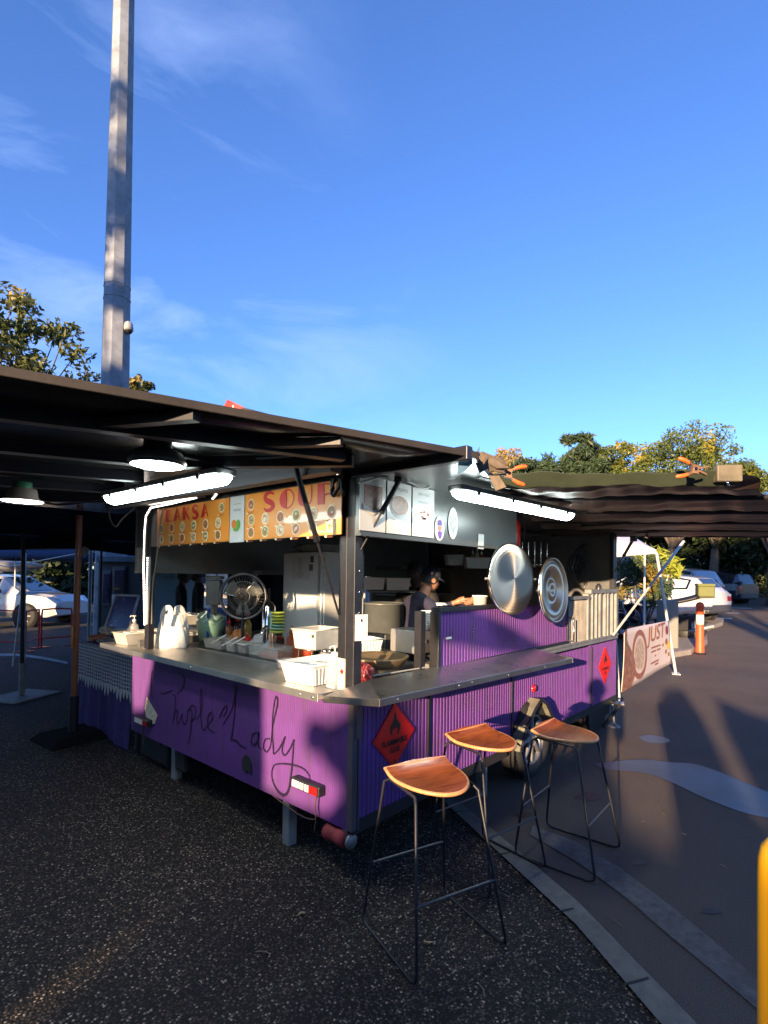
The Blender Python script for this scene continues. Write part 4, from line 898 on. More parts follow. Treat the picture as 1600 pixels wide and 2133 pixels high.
def clamp(c, ang, sc_, lab, open_=.25):
    root = empty('spring_clamp', c, lab, 'clamp', 'orange handled spring clamps on the tarp edge'); F = frame3(_r, _f, _u)@RY(ang)
    def Q(x, z, y=0): return V(c)+F@V((x*sc_, y*sc_, z*sc_))
    rust = M('rusty_clamp', (.22, .12, .07), .55, .5, .35, 15, .2)
    for sg in (1, -1):
        mb = MB(); 
        pts = [(-.075, .028*sg), (-.02, .010*sg), (.0, .020*sg), (.035, .030*sg), (.06, .045*sg)]
        for i in range(len(pts)-1):
            (x0, z0), (x1, z1) = pts[i], pts[i+1]; w0 = .012; w1 = .014
            mb.hexa([Q(x0, z0-.006, -w0), Q(x1, z1-.006, -w1), Q(x1, z1-.006, w1), Q(x0, z0-.006, w0), Q(x0, z0+.006, -w0), Q(x1, z1+.006, -w1), Q(x1, z1+.006, w1), Q(x0, z0+.006, w0)])
        mb.hexa([Q(-.01, 0, -.016), Q(.03, 0, -.016), Q(.03, 0, .016), Q(-.01, 0, .016), Q(-.016, .03*sg, -.016), Q(.04, .032*sg, -.016), Q(.04, .032*sg, .016), Q(-.016, .03*sg, .016)])
        mb.build('jaw', rust, root)
        mb = MB(); mb.tube([Q(.05, .040*sg), Q(.085, .055*sg), Q(.125, .064*sg), Q(.135, .066*sg)], [.012*sc_, .015*sc_, .014*sc_, .006*sc_], 10); mb.build('handle', orange, root)
    mb = MB(); mb.tube([Q(.012, 0, -.022), Q(.012, 0, .022)], .012*sc_, 12); mb.build('spring', chrome, root)
clamp(dp(1056, 986, 2.50), .12, .68, 'spring clamp with bright orange handles at the left end of the tarp edge')
clamp(dp(1450, 978, 2.52), math.pi+.12, .68, 'spring clamp with orange red handles at the right end of the tarp edge')
mb = MB(); P0_ = dp(1000, 962, 2.42)
pts = [dp(985, 948, 2.4), dp(1005, 940, 2.4), dp(1055, 960, 2.45), dp(1050, 985, 2.45), dp(1015, 978, 2.42), dp(1000, 985, 2.42)]
mb.slab(pts, -_f, .012); mb.slab([dp(1018, 990, 2.44), dp(1040, 992, 2.44), dp(1055, 1014, 2.44), dp(1033, 1022, 2.44)], -_f, .006)
mb.slab([dp(1000, 955, 2.41), dp(1035, 975, 2.42), dp(1060, 975, 2.43), dp(1030, 955, 2.42)], -_f+V((0, 0, .4)), .01)
tag(mb.build('bunched_tarp_end', M('stiff_tarp', (.13, .10, .07), .5, 0, .4, 14, .5, 25, dirt=.4)), 'bunched brown end of tarp gathered at the canopy corner', 'tarp')
mb = MB(); mb.slab([dp(955, 962, 2.3), dp(982, 956, 2.3), dp(984, 966, 2.3), dp(968, 982, 2.3), dp(958, 988, 2.3), dp(953, 984, 2.3)], -_f, .004); mb.slab([dp(985, 950, 2.28), dp(999, 930, 2.28), dp(1000, 950, 2.28)], -_f, .003)
tag(mb.build('blue_plastic_scrap', M('blue_film', (.10, .20, .33), .3, 0, .2, 20, trans=.3)), 'torn blue plastic scrap hanging from the canopy corner', 'plastic scrap')

# ------------------------------------------------------------------ hanging lids
anis = bpy.data.materials.new('spun_aluminium'); anis.use_nodes = True; t = anis.node_tree; b = t.nodes['Principled BSDF']
b.inputs['Metallic'].default_value = 1; b.inputs['Roughness'].default_value = .42; b.inputs['Anisotropic'].default_value = .9; b.inputs['Base Color'].default_value = (.45, .41, .36, 1)
tg = t.nodes.new('ShaderNodeTangent'); tg.direction_type = 'RADIAL'; tg.axis = 'Z'; t.links.new(tg.outputs[0], b.inputs['Tangent'])
tcn = t.nodes.new('ShaderNodeTexCoord'); gr = t.nodes.new('ShaderNodeTexGradient'); gr.gradient_type = 'SPHERICAL'
wv = t.nodes.new('ShaderNodeTexWave'); wv.wave_type = 'RINGS'; wv.rings_direction = 'Z'; wv.inputs['Scale'].default_value = 14; wv.inputs['Distortion'].default_value = 0; wv.inputs['Detail'].default_value = 3
t.links.new(tcn.outputs['Object'], wv.inputs[0]); bp = t.nodes.new('ShaderNodeBump'); bp.inputs['Strength'].default_value = .12; bp.inputs['Distance'].default_value = .002; t.links.new(wv.outputs[0], bp.inputs['Height']); t.links.new(bp.outputs[0], b.inputs['Normal'])
def lid(px, py, Y, r, tilt, yaw, lab, rings):
    c = yp(px, py, Y); root = empty('wok_lid', c, lab, 'pan lid', 'big metal lids hanging over the side hatch panel')
    root.rotation_euler = (Matrix.Rotation(yaw, 4, 'Z')@Matrix.Rotation(math.pi/2+tilt, 4, 'X')).to_euler()
    mb = MB()
    if rings: prof = [(0, -.012), (.02, -.014), (.03, -.004), (r*.28, -.003), (r*.30, -.012), (r*.42, -.014), (r*.44, -.006), (r*.6, -.007), (r*.62, .004), (r*.85, .008), (r*.9, .0), (r*.93, .012), (r*.98, .022), (r, .018), (r, .0), (r*.97, -.004), (0, -.02)]
    else: prof = [(0, .022), (r*.3, .021), (r*.6, .018), (r*.88, .012), (r*.92, .006), (r*.985, .006), (r, .0), (r, -.016), (r*.985, -.018), (r*.9, -.012), (0, -.004)]
    mb.lathe(prof, (0, 0, 0), None, 72); o = mb.build('lid_disc', M('pressed_aluminium', (.42, .39, .34), .30, .95, .06, 8, .03, 30) if rings else anis, root, local=True)
    mb = MB(); mb.lathe([(r*.99, -.014), (r*1.012, -.008), (r*1.012, .004), (r*.99, .008)], (0, 0, 0), None, 64); mb.build('rim', chrome, o, local=True)
    mb = MB(); mb.tube([(-r-.03, 0, -.004), (-r+.01, 0, -.004)], .008, 8); mb.tube([(r-.01, 0, -.004), (r+.03, 0, -.004)], .008, 8); mb.build('lug', galv, o, local=True)
    return root
lid(1067, 1206, Y0-.11, .250, -.04, -.17, 'larger smooth spun metal lid hanging above the purple hatch panel', False)
lid(1152, 1229, Y0-.12, .258, -.06, .0, 'ridged metal lid turned edge-on, right of the smooth lid', True)
# fire extinguisher
c = yp(1076, 1110, Y0+.22); root = empty('fire_extinguisher', c+V((0, 0, -.12)), 'red fire extinguisher hanging behind the lids', 'extinguisher')
mb = MB(); mb.lathe([(0, -.13), (.030, -.13), (.034, -.12), (.034, .06), (.02, .09), (.012, .11), (0, .11)], c, None, 20); mb.build('cylinder', redp, root)
mb = MB(); mb.tube(smoothpts([c+V((0, 0, .13)), c+V((.05, 0, .16)), c+V((.10, -.02, .08)), c+V((.09, -.02, -.05))], 6), .010, 8); mb.build('hose', blackm, root)

# ------------------------------------------------------------------ things on the rear counter
ZT_ = ZC+.020
def tubbox(name, c, w_, d_, h, rz, mat, label, cat, taper=.88, ribs=0, wall=.004, lidm=None, group=None, fill=None, z=None, fillh=.7, rim=True):
    """open tapering tub standing at c (x,y) with long axis rotated rz"""
    z = ZT_ if z is None else z; c = V((c[0], c[1], z)); F = RZ(rz); root = empty(name, c, label, cat, group)
    def ring(s, zz, in_=0): return [c+F@V((sx*(w_/2*s-in_), sy*(d_/2*s-in_), zz)) for sx, sy in ((-1, -1), (1, -1), (1, 1), (-1, 1))]
    mb = MB(); r0 = ring(taper, 0); r1 = ring(1, h); r2 = ring(1, h, wall*1.6); r3 = ring(taper, wall*1.6, wall*1.6)
    vs = r0+r1+r2+r3; fs = [(3, 2, 1, 0), (12, 13, 14, 15)]
    for k_ in range(3):
        for j in range(4): a = k_*4+j; b2 = k_*4+(j+1) % 4; fs.append((a, b2, b2+4, a+4))
    mb.add(vs, fs); mb.build('tub', mat, root, bevel=.006)
    if rim:
        mb = MB(); rr = [c+F@V((sx*(w_/2+.003), sy*(d_/2+.003), h)) for sx, sy in ((-1, -1), (1, -1), (1, 1), (-1, 1))]
        mb.tube(rr, .005, 6, closed=True); mb.build('rim', mat, root)
    if ribs:
        mb = MB()
        for sy in (-1, 1):
            for i in range(ribs):
                x = -w_*.44+i*w_*.88/(ribs-1); mb.tube([c+F@V((x*taper, sy*d_/2*taper, .004)), c+F@V((x, sy*d_/2, h-.02))], .0035, 5)
        for sx in (-1, 1):
            for i in range(max(3, ribs//2)):
                k_ = max(3, ribs//2); y = -d_*.4+i*d_*.8/(k_-1); mb.tube([c+F@V((sx*w_/2*taper, y*taper, .004)), c+F@V((sx*w_/2, y, h-.02))], .0035, 5)
        o = mb.build('ribs', mat, root)
    if fill:
        mb = MB(); q = ring(taper+(1-taper)*fillh, h*fillh, .008); q0 = ring(taper, .006, .008); mb.hexa(q0+q); mb.build('contents', fill, root, bevel=.004)
    if lidm:
        mb = MB(); mb.box(c+V((0, 0, h+.005)), (w_+.01, d_+.01, .009), F); mb.build('lid', lidm, root, bevel=.003)
    return root
rC = math.pi/2
# big ribbed basket near the corner, lit by the sun
a = zp(590, 1430, ZT_); b_ = zp(656, 1436, ZT_)
BK = tubbox('plastic_basket', (2.04, 2.29), .36, .26, .115, R(4), white, 'ribbed white plastic basket in sunlight near the counter corner', 'basket', ribs=12, taper=.84)
for i, dx in enumerate((-.05, .03, .08)):
    mb = MB(); mb.box(V(ORG[BK.name])+V((dx, -.02+.03*i, .06)), (.09, .13, .07), RZ(.2*i)); tag(mb.build('napkin_pack', whitep, bevel=.01), ['white paper pack at the front of the sunlit basket', 'white paper pack in the middle of the sunlit basket', 'white paper pack at the back of the sunlit basket'][i], 'napkins', 'packs inside the sunlit basket')
def bottle(c, r, h, mat, label, cap=None, pump=False, fill=None, fillm=None, square=False, group=None, z=None, name='bottle'):
    z = ZT_ if z is None else z; c = V((c[0], c[1], z)); root = empty(name, c, label, 'bottle', group); mb = MB()
    mb.lathe([(0, 0), (r*.95, 0), (r, .006), (r, h*.72), (r*.85, h*.82), (r*.38, h*.9), (r*.36, h), (0, h)], c, RZ(math.pi/4) if square else None, 4 if square else 20, smooth=not square); mb.build('bottle_body', mat, root, bevel=.006 if square else 0)
    if fillm: mb = MB(); mb.lathe([(0, .004), (r*.86, .004), (r*.86, h*.6), (0, h*.6)], c, RZ(math.pi/4) if square else None, 4 if square else 16); mb.build('liquid', fillm, root)
    if cap:
        mb = MB()
        if pump: mb.lathe([(0, h-.004), (r*.45, h-.004), (r*.45, h+.02), (.004, h+.024), (.004, h+.05), (0, h+.05)], c, None, 14); mb.tube([c+V((.0, 0, h+.05)), c+V((-.035, .0, h+.052)), c+V((-.04, 0, h+.042))], .005, 8); mb.box(c+V((0, 0, h+.052)), (.02, .016, .01))
        else: mb.lathe([(0, h-.004), (r*.5, h-.004), (r*.45, h+.02), (r*.12, h+.03), (r*.10, h+.055), (0, h+.06)], c, None, 14)
        mb.build('pump' if pump else 'cap', cap, root)
    return root
p = zp(697, 1432, ZT_); bottle((p.x, p.y), .048, .17, clearp, 'square clear pump bottle standing by the corner post', cap=white, pump=True, square=True)
p = zp(714, 1438, ZT_); jr = bottle((p.x+.02, p.y+.01), .04, .19, frosted, 'frosted bottle with a small red diamond mark beside the corner post', cap=white, square=True)
mb = MB(); c = V(ORG[jr.name])+V((-.031, -.012, .10)); mb.slab([c+V((0, 0, -.016)), c+V((0, -.013, 0)), c+V((0, 0, .016)), c+V((0, .013, 0))], (-1, 0, 0), -.001); mb.build('red_mark', signred, jr)
# tub of cups on a wire stand
pc = (2.30, 2.60)
TB = tubbox('cutlery_tub', pc, .27, .20, .125, R(8), frosted, 'frosted lidless tub of straws held on a thin wire stand', 'tub', z=1.085, fill=whitep, fillh=.5)
mb = MB(); mb.box(V((pc[0]-.09, pc[1]-.096, 1.175)), (.10, .003, .018), RZ(R(8))); mb.build('label_strip', M('olive_label', (.12, .12, .09), .5), TB)
mb = MB()
for sx in (-1, 1):
    for sy in (-1, 1): mb.tube([(pc[0]+sx*.11, pc[1]+sy*.07, ZT_), (pc[0]+sx*.10, pc[1]+sy*.065, 1.083)], .003, 6)
mb.tube([(pc[0]-.11, pc[1]-.07, 1.08), (pc[0]+.11, pc[1]-.07, 1.08), (pc[0]+.11, pc[1]+.07, 1.08), (pc[0]-.11, pc[1]+.07, 1.08)], .003, 6, closed=True)
mb.tube([(pc[0]-.11, pc[1]-.07, .98), (pc[0]+.11, pc[1]-.07, .98)], .003, 6); tag(mb.build('wire_stand', chrome), 'thin wire stand carrying the frosted tub of straws', 'stand')
for i in range(7):
    mb = MB(); x = pc[0]-.02+i*.017; y = pc[1]-.02+rnd.uniform(-.03, .03); mb.tube(smoothpts([(x, y, 1.13), (x+.006, y, 1.20), (x+.016, y+.008, 1.212), (x+.025, y+.01, 1.19), (x+.028, y+.012, 1.15)], 4), .003, 6); tag(mb.build('plastic_spoon', clearp), 'clear plastic spoon handle bent over in the frosted tub', 'spoon', 'spoons in the frosted tub')
# row of food tubs in the recess
mb = MB(); a = zp(440, 1352, ZT_); mb.bb((2.21, 2.83, ZT_-.001), (2.60, 4.25, ZT_+.004)); mb.bb((2.225, 2.845, ZT_+.004), (2.585, 4.235, ZT_+.006), 1); tag(mb.build('bain_marie_top', [steel, M('well_dark', (.03, .03, .03), .4)]), 'flat steel food well top let into the rear counter', 'food well')
carrot = M('carrot', (.60, .14, .02), .5, 0, .4, 60, .6, 60); sauceo = M('chilli_sauce', (.45, .09, .025), .4, 0, .15, 20); saucep = M('peanut_sauce', (.42, .27, .14), .6, 0, .3, 40); brownf = M('brown_sauce', (.13, .045, .02), .5); palef = M('noodles', (.55, .48, .33), .6, 0, .3, 60, .5, 60)
def at(px, py, z=ZT_): p_ = zp(px, py, z); return (p_.x, p_.y)
GT = 'lidded clear food tubs on the rear counter'
tubbox('food_tub', (2.35, 3.10), .17, .235, .085, R(2), clearp, 'clear lidded tub of shredded carrot, nearest in the row', 'food tub', fill=carrot, fillh=.55, lidm=clearp, group=GT)
tubbox('food_tub', (2.36, 3.31), .13, .13, .08, R(5), clearp, 'small clear tub standing left of the carrot tub', 'food tub', fill=palef, fillh=.3, lidm=clearp, group=GT)
tubbox('food_tub', (2.35, 3.46), .12, .11, .07, R(-3), clearp, 'clear tub of dark brown sauce in the row', 'food tub', fill=brownf, fillh=.75, lidm=whitep, group=GT)
tubbox('food_tub', (2.35, 3.61), .13, .12, .075, R(0), frosted, 'clear tub of pale noodles in the row', 'food tub', fill=palef, fillh=.8, group=GT)
tubbox('food_tub', (2.36, 3.85), .18, .24, .075, R(4), frosted, 'wide clear tub of peanut coloured sauce, farthest in the row', 'food tub', fill=saucep, fillh=.8, group=GT)
for i, (x, y, lab) in enumerate(((561, 1356, 'orange squeeze sauce bottle, nearer of the two'), (545, 1350, 'orange squeeze sauce bottle, farther of the two'))):
    q = ((2.46, 3.00), (2.52, 3.14))[i]; bottle(q, .040, .17, sauceo, lab, cap=sauceo, group='orange sauce bottles')
# bags of spoons and sauces lying on the counter
def crumple(name, c, r, mat, label, cat, seed=1, h=1.0, parent=None, flat=.7):
    rr = random.Random(seed); mb = MB(); ph = [rr.uniform(0, 6) for _ in range(6)]
    def fn(u, v):
        a = 2*math.pi*u; b2 = math.pi*v; k_ = 1+.16*math.sin(3*a+ph[0]+4*b2)+.10*math.sin(7*a+ph[1])*math.sin(5*b2+ph[2])+.05*math.sin(13*a+ph[3]+9*b2)
        return V(c)+V((r[0]*k_*math.cos(a)*math.sin(b2)**.8, r[1]*k_*math.sin(a)*math.sin(b2)**.8, r[2]*(1-math.cos(b2))*.5*(1+.1*math.sin(5*a))))
    mb.grid(fn, 48, 24); o = mb.build(name, mat, parent); return tag(o, label, cat) if label else o
redbag = M('red_printed_bag', (.55, .06, .05), .3, 0, .7, 26, trans=.1)
crumple('food_packet', (2.50, 3.80, ZT_+.01), (.07, .09, .13), M('prawn_cracker', (.55, .22, .08), .5, 0, .4, 30), 'orange food packet standing behind the food tubs', 'packet', 3)
crumple('plastic_bag', (2.50, 3.45, ZT_+.006), (.09, .13, .13), filmp, 'clear crumpled bag behind the food tubs', 'bag', 4)
crumple('red_packet', (2.47, 3.64, ZT_+.03), (.03, .04, .07), redp, 'small red packet between the two bags behind the food tubs', 'packet', 5)
for i, (x0, y0, x1, y1) in enumerate(((462, 1345, 480, 1318), (478, 1345, 498, 1320), (440, 1340, 458, 1316))):
    a = zp(x0, y0, ZT_+.06); b_ = a+V((.07, -.10, .07)); mb = MB(); mb.tube([a, b_], [.004, .006], 6); tag(mb.build('serving_spoon', white), ['white serving spoon handle in the brown sauce tub', 'white serving spoon handle beside the red packet', 'white serving spoon handle in the farthest tub'][i], 'spoon', 'white spoon handles in the tubs')
# white carrier bag
c = V((2.10, 4.16, ZT_)); root = empty('carrier_bag', c, 'white plastic carrier bag standing upright with its handles tied', 'bag')
BF = RZ(R(55))
def bagf(u, v):
    a = 2*math.pi*u; w_ = .120*(1+.06*math.sin(v*2.6))*(1-.32*v**2.2); d_ = .075*(1-.80*v); k_ = 1+.06*math.sin(5*a+v*3)+.04*math.sin(11*a+7*v)
    return c+BF@V((d_*math.cos(a)*k_*1.0, w_*math.sin(a)*k_, .27*v))
mb = MB(); mb.grid(bagf, 48, 20); mb.add([bagf(i/24, 0) for i in range(24)], [tuple(range(24))]); bagm = M('white_bag', (.72, .72, .70), .38, 0, .08, 12, .5, 30, trans=.1); mb.build('bag_body', bagm, root, solid=.001)
mb = MB()
for sg in (-1, 1):
    pts = smoothpts([c+BF@V(q) for q in ((.0, .085*sg, .23), (0, .080*sg, .28), (0, .058*sg, .325), (0, .025*sg, .32), (0, .028*sg, .25))], 5); stroke(mb, pts, .036, BF@V((1, 0, 0)))
mb.build('handle', bagm, root, solid=.002)
# green tinted tub lined with a bag
c = V((2.42, 4.26, ZT_)); root = empty('round_tub', c, 'translucent green round tub lined with a plastic bag', 'tub')
mb = MB(); mb.lathe([(0, 0), (.095, 0), (.125, .18), (.125, .186), (.118, .18), (.09, .006), (0, .006)], c+V((.08, 0, 0)), None, 32); mb.build('tub', M('mint_plastic', (.30, .52, .40), .3, 0, .1, 10, trans=.2), root)
crumple('bag_liner', c+V((.08, 0, .12)), (.112, .115, .15), M('mint_film', (.42, .62, .50), .3, 0, .15, 25, .4, 40, trans=.2), None, None, 9, parent=root)
# left stack: long tub, wire tray and napkin tub
tubbox('plastic_basket', (2.05, 4.60), .42, .22, .10, R(4), frosted, 'long frosted tub of sachets at the left end of the counter', 'tub', fill=None, taper=.86)
for i in range(5):
    mb = MB(); mb.box((1.93+.06*i, 4.58+.02*(i % 2), ZT_+.06), (.045, .15, .085), RZ(.05*i)@RY(.15*(i % 2))); tag(mb.build('sachet_pack', [whitep, frosted][i % 2], bevel=.005), ['nearest white sachet pack in the long frosted tub', 'second sachet pack in the long frosted tub', 'middle sachet pack in the long frosted tub', 'fourth sachet pack in the long frosted tub', 'farthest sachet pack in the long frosted tub'][i], 'sachets', 'packs in the long frosted tub')
wx, wy = 2.45, 4.62
mb = MB()
for sx in (-1, 1):
    for sy in (-1, 1): mb.tube([(wx+sx*.13, wy+sy*.19, ZT_), (wx+sx*.13, wy+sy*.19, ZT_+.14)], .004, 6)
for z in (.10, .14): mb.tube([(wx-.13, wy-.19, ZT_+z), (wx+.13, wy-.19, ZT_+z), (wx+.13, wy+.19, ZT_+z), (wx-.13, wy+.19, ZT_+z)], .003, 6, closed=True)
for i in range(9): mb.tube([(wx-.13+i*.0325, wy-.19, ZT_+.10), (wx-.13+i*.0325, wy+.19, ZT_+.10)], .002, 5)
tag(mb.build('wire_rack', chrome), 'low wire rack on the counter carrying the napkin tub', 'rack')
tubbox('napkin_tub', (wx, wy), .25, .36, .085, 0, frosted, 'frosted tub of napkins on top of the wire rack', 'tub', z=ZT_+.145, fill=whitep, fillh=.9)
for i in range(3):
    mb = MB(); mb.box((wx-.04+.03*i, wy+.02-.03*i, ZT_+.235), (.12, .15, .004), RZ(.5*i)@RX(.35)); tag(mb.build('napkin', whitep), ['loose napkin sticking up at the left of the napkin tub', 'loose napkin in the middle of the napkin tub', 'loose napkin at the right of the napkin tub'][i], 'napkin', 'napkins in the tub')
for i in range(4):
    mb = MB(); mb.box((wx, wy, ZT_+.012+i*.021), (.2, .3, .017), RZ(.02*i)); tag(mb.build('takeaway_carton', whitep, bevel=.004), ['bottom carton stacked under the wire rack', 'second carton from the bottom under the wire rack', 'third carton from the bottom under the wire rack', 'top carton stacked under the wire rack'][i], 'carton', 'cartons under the wire rack')
# right of the post
q = (2.20, 2.02); crumple('snack_bag', (2.17, 2.06, ZT_), (.05, .065, .105), redbag, 'red and white printed snack bag beside the corner post', 'bag', 11)
tubbox('plastic_basket', (2.62, 2.50), .24, .17, .095, R(-15), white, 'white ribbed basket standing behind the corner post', 'basket', ribs=10, z=1.03)
mb = MB(); mb.bb((2.45, 2.35, ZT_-.6), (2.9, 2.75, 1.028)); tag(mb.build('storage_cabinet', steel_d, bevel=.01), 'dull steel cabinet inside the trailer behind the corner post', 'cabinet')
mb = MB(); mb.tube([zp(795, 1342, 1.04), zp(793, 1350, 1.03), zp(785, 1398, ZT_+.01)], .004, 6); mb.tube([zp(752, 1341, 1.04), zp(795, 1342, 1.04)], .004, 6); c = zp(778, 1402, ZT_+.01); mb.box(c, (.09, .03, .018), RZ(.3)); mb.bb((2.02, 1.99, ZT_), (2.16, 2.13, ZT_+.008)); tag(mb.build('bag_holder', M('holder_paint', (.55, .53, .48), .4)), 'small cream wire bag holder on the side counter', 'holder')
# steel box and cups behind the hatch panel
c = yp(866, 1333, 2.15); root = empty('condiment_box', c, 'square steel box on a bracket behind the corner of the hatch panel', 'box')
mb = MB(); mb.bb((c.x-.12, 2.05, c.z-.075), (c.x+.09, 2.27, c.z+.075)); mb.build('box_body', steel, root, bevel=.004)
mb = MB(); mb.bb((c.x-.02, 2.045, c.z-.012), (c.x+.0, 2.05, c.z+.012)); mb.build('keyhole', black, root)
mb = MB(); mb.bb((2.50, 1.90, ZC+.01), (2.545, 1.95, 1.35)); tag(mb.build('bracket_post', black), 'short steel upright at the near end of the hatch panel', 'post')
mb = MB(); cc = V((2.42, 1.99, 0)); zb = yp(888, 1313, 1.99).z; zt = yp(888, 1272, 1.99).z
for i in range(9): mb.lathe([(.030, i*(zt-zb)/9), (.036, (i+1)*(zt-zb)/9)], (yp(888, 1300, 1.99).x, 1.99, zb), None, 20)
mb.lathe([(0, 0), (.030, 0)], (yp(888, 1300, 1.99).x, 1.99, zb), None, 20); tag(mb.build('cup_stack', M('cup_white', (.70, .70, .68), .4), solid=.001), 'stack of white cups upside down beside the hatch panel corner', 'cups')
# wok and board in the side opening
mb = MB(); c = V((2.42, 2.18, 1.0)); mb.lathe([(0, .02), (.1, .022), (.17, .05), (.19, .065), (.2, .065), (.2, .055), (.15, .0), (0, -.01)], c, None, 40); tag(mb.build('wok_lid', M('worn_brass', (.25, .18, .10), .4, .7, .3, 9, dirt=.4)), 'worn brass coloured pan lying on the side counter', 'pan')
mb = MB(); mb.tube([zp(752, 1412, ZT_+.02), yp(887, 1390, Y0+.03)], .005, 8); tag(mb.build('curtain_rail', galv), 'thin grey metal rail lying along the side counter', 'rail')
mb = MB(); c = zp(858, 1375, ZT_); mb.bb((c.x-.05, c.y-.02, ZT_-.004), (c.x+.09, c.y+.02, ZT_+.06)); tag(mb.build('cream_carton', M('card_cream', (.50, .42, .30), .7)), 'cream carton on the side counter below the steel box', 'carton')

# ------------------------------------------------------------------ inside the trailer
c = V((3.0, 0, 0)); fy0 = xp(669, 1300, 3.0).y; fy1 = xp(588, 1300, 3.0).y; fx1 = yp(757, 1300, fy0).x; fzt = xp(600, 1151, 3.0).z
FR = empty('fridge', (3.0, (fy0+fy1)/2, .34), 'tall white fridge standing inside the rear of the trailer', 'fridge')
mb = MB(); mb.bb((3.03, fy0, .34), (fx1, fy1, fzt)); mb.build('cabinet', fridgew, FR, bevel=.006)
mb = MB(); mb.bb((3.0, fy0+.005, .40), (3.026, fy1-.005, fzt-.005)); dr = mb.build('door', fridgew, FR, bevel=.006)
mb = MB(); mb.bb((2.985, fy0+.02, .9), (3.0, fy0+.035, fzt-.03)); mb.build('handle', M('handle_grey', (.4, .42, .42), .4), dr)
mb = MB(); p0 = xp(609, 1161, 2.997); p1 = xp(643, 1208, 2.997); mb.bb((2.996, p1.y, p1.z), (2.999, p0.y, p0.z)); pp = mb.build('paper_sheet', whitep, dr)
mb = MB()
for i in range(11): z = p0.z-.02-i*(p0.z-p1.z-.03)/11; wd = [.3, .5, .45, .4, .3, .42, .3, .35, .7, .7, .4][i]*.12; mb.bb((2.993, (p0.y+p1.y)/2-wd/2, z), (2.9955, (p0.y+p1.y)/2+wd/2, z+.004))
mb.build('print_line', M('print_grey', (.25, .25, .25), .6), pp)
for (x, y) in ((650, 1165), (648, 1182)): mb = MB(); p = xp(x, y, 2.997); mb.bb((2.995, p.y-.022, p.z-.028), (2.999, p.y+.022, p.z+.028)); mb.build('photo_print', M('photo_print', (.16, .12, .11), .4, 0, .9, 40), dr)
mb = MB(); mb.bb((3.05, fy0+.05, fzt), (3.4, fy1-.2, fzt+.07)); tag(mb.build('card_tray', M('pale_card', (.42, .42, .40), .7), bevel=.01), 'pale shallow tray lying on top of the fridge', 'tray')
crumple('folded_cloth', (3.18, fy1-.10, fzt), (.12, .11, .08), M('grey_cloth', (.40, .40, .38), .8), 'folded grey cloth on the left of the fridge top', 'cloth', 14)
# pedestal fans
def fan(c, r, yaw, lab, tilt=0, dark=False, stand=True):
    c = V(c); root = empty('pedestal_fan', c, lab, 'fan'); F = RZ(yaw)@RX(math.pi/2+tilt); g_ = M('fan_guard', (.2, .2, .2), .35, .8)
    mb = MB()
    for zz, f_ in ((.05, 1), (-.05, 1)):
        for rr in (r, r*.66, r*.33): mb.tube([c+F@V((rr*math.cos(a*math.pi/16), rr*math.sin(a*math.pi/16), zz*(1.2-rr/r*.7))) for a in range(32)], .003, 4, closed=True)
        for i in range(40):
            a = i*math.pi/20; mb.tube([c+F@V((.03*math.cos(a), .03*math.sin(a), zz*1.2)), c+F@V((r*.6*math.cos(a+.12), r*.6*math.sin(a+.12), zz*.9)), c+F@V((r*math.cos(a+.2), r*math.sin(a+.2), zz*.5))], .0015, 3, cap=False)
    mb.tube([c+F@V((r*math.cos(a*math.pi/20), r*math.sin(a*math.pi/20), 0)) for a in range(40)], .012, 6, closed=True)
    mb.build('guard', g_, root)
    for i in range(3):
        mb = MB(); a0 = i*2*math.pi/3+.5
        def bl(u, v): a = a0+(v-.5)*1.15*(1-.25*u); rr = .03+u*(r*.86-.03); return c+F@V((rr*math.cos(a), rr*math.sin(a), (v-.5)*.05))
        mb.grid(bl, 8, 8); mb.build('blade', M('fan_blade_dark', (.14, .14, .14), .35) if dark else M('fan_blade', (.25, .25, .22), .25, .3, .2, 8), root, solid=.002)
    mb = MB(); mb.lathe([(0, .06), (.035, .055), (.045, 0), (.04, -.12), (0, -.13)], c, F, 20); mb.build('motor', blackm, root)
    if stand: mb = MB(); mb.tube([c+V((0, 0, 0)), V((c.x, c.y, .36))], .014, 8); mb.build('stand', black, root)
fan(dp(507, 1242, 4.3), .185, -.80, 'large grey pedestal fan between the counter and the fridge')
fan(yp(1228, 1182, Y0+.30), .27, -.35, 'large dark fan inside the front end of the trailer', dark=True, stand=False)
mb = MB(); c = dp(447, 1234, 4.6); mb.box(c, (.13, .12, .22), RZ(.8)); mb.box(c+V((0, 0, -.14)), (.05, .05, .1)); mb.box(c+V((0, 0, .13)), (.15, .14, .03), RZ(.8)); tag(mb.build('drink_machine', M('machine_grey', (.14, .14, .13), .4, .3, .2, 8), bevel=.01), 'small grey machine left of the pedestal fan', 'machine')
mb = MB(); c = dp(560, 1270, 3.9); mb.lathe([(0, -.30), (.045, -.30), (.048, -.28), (.048, .02), (.03, .05), (.008, .07), (.008, .16), (0, .16)], c, None, 20); mb.tube([c+V((-.04, -.03, -.12)), c+V((-.10, -.06, -.14)), c+V((-.10, -.06, -.2))], .01, 8); tag(mb.build('drinks_urn', chrome), 'polished steel urn in front of the blue chair', 'urn')
blu = M('blue_plastic', (.015, .05, .32), .4, 0, .1, 8)
c = dp(500, 1300, 4.8); CH = empty('plastic_chair', (c.x, c.y, 0), 'bright blue plastic stacking chair behind the rear counter', 'chair')
F = RZ(.7); base = V((c.x, c.y, .36))
mb = MB(); mb.grid(lambda u, v: base+F@V(((u-.5)*.46, .20+.05*math.cos((u-.5)*3), .45+v*.42+.02*math.cos((u-.5)*3))), 10, 6); mb.build('backrest', blu, CH, solid=.02)
mb = MB(); mb.box(base+V((0, 0, .44)), (.46, .44, .03), F); mb.build('seat', blu, CH, bevel=.01)
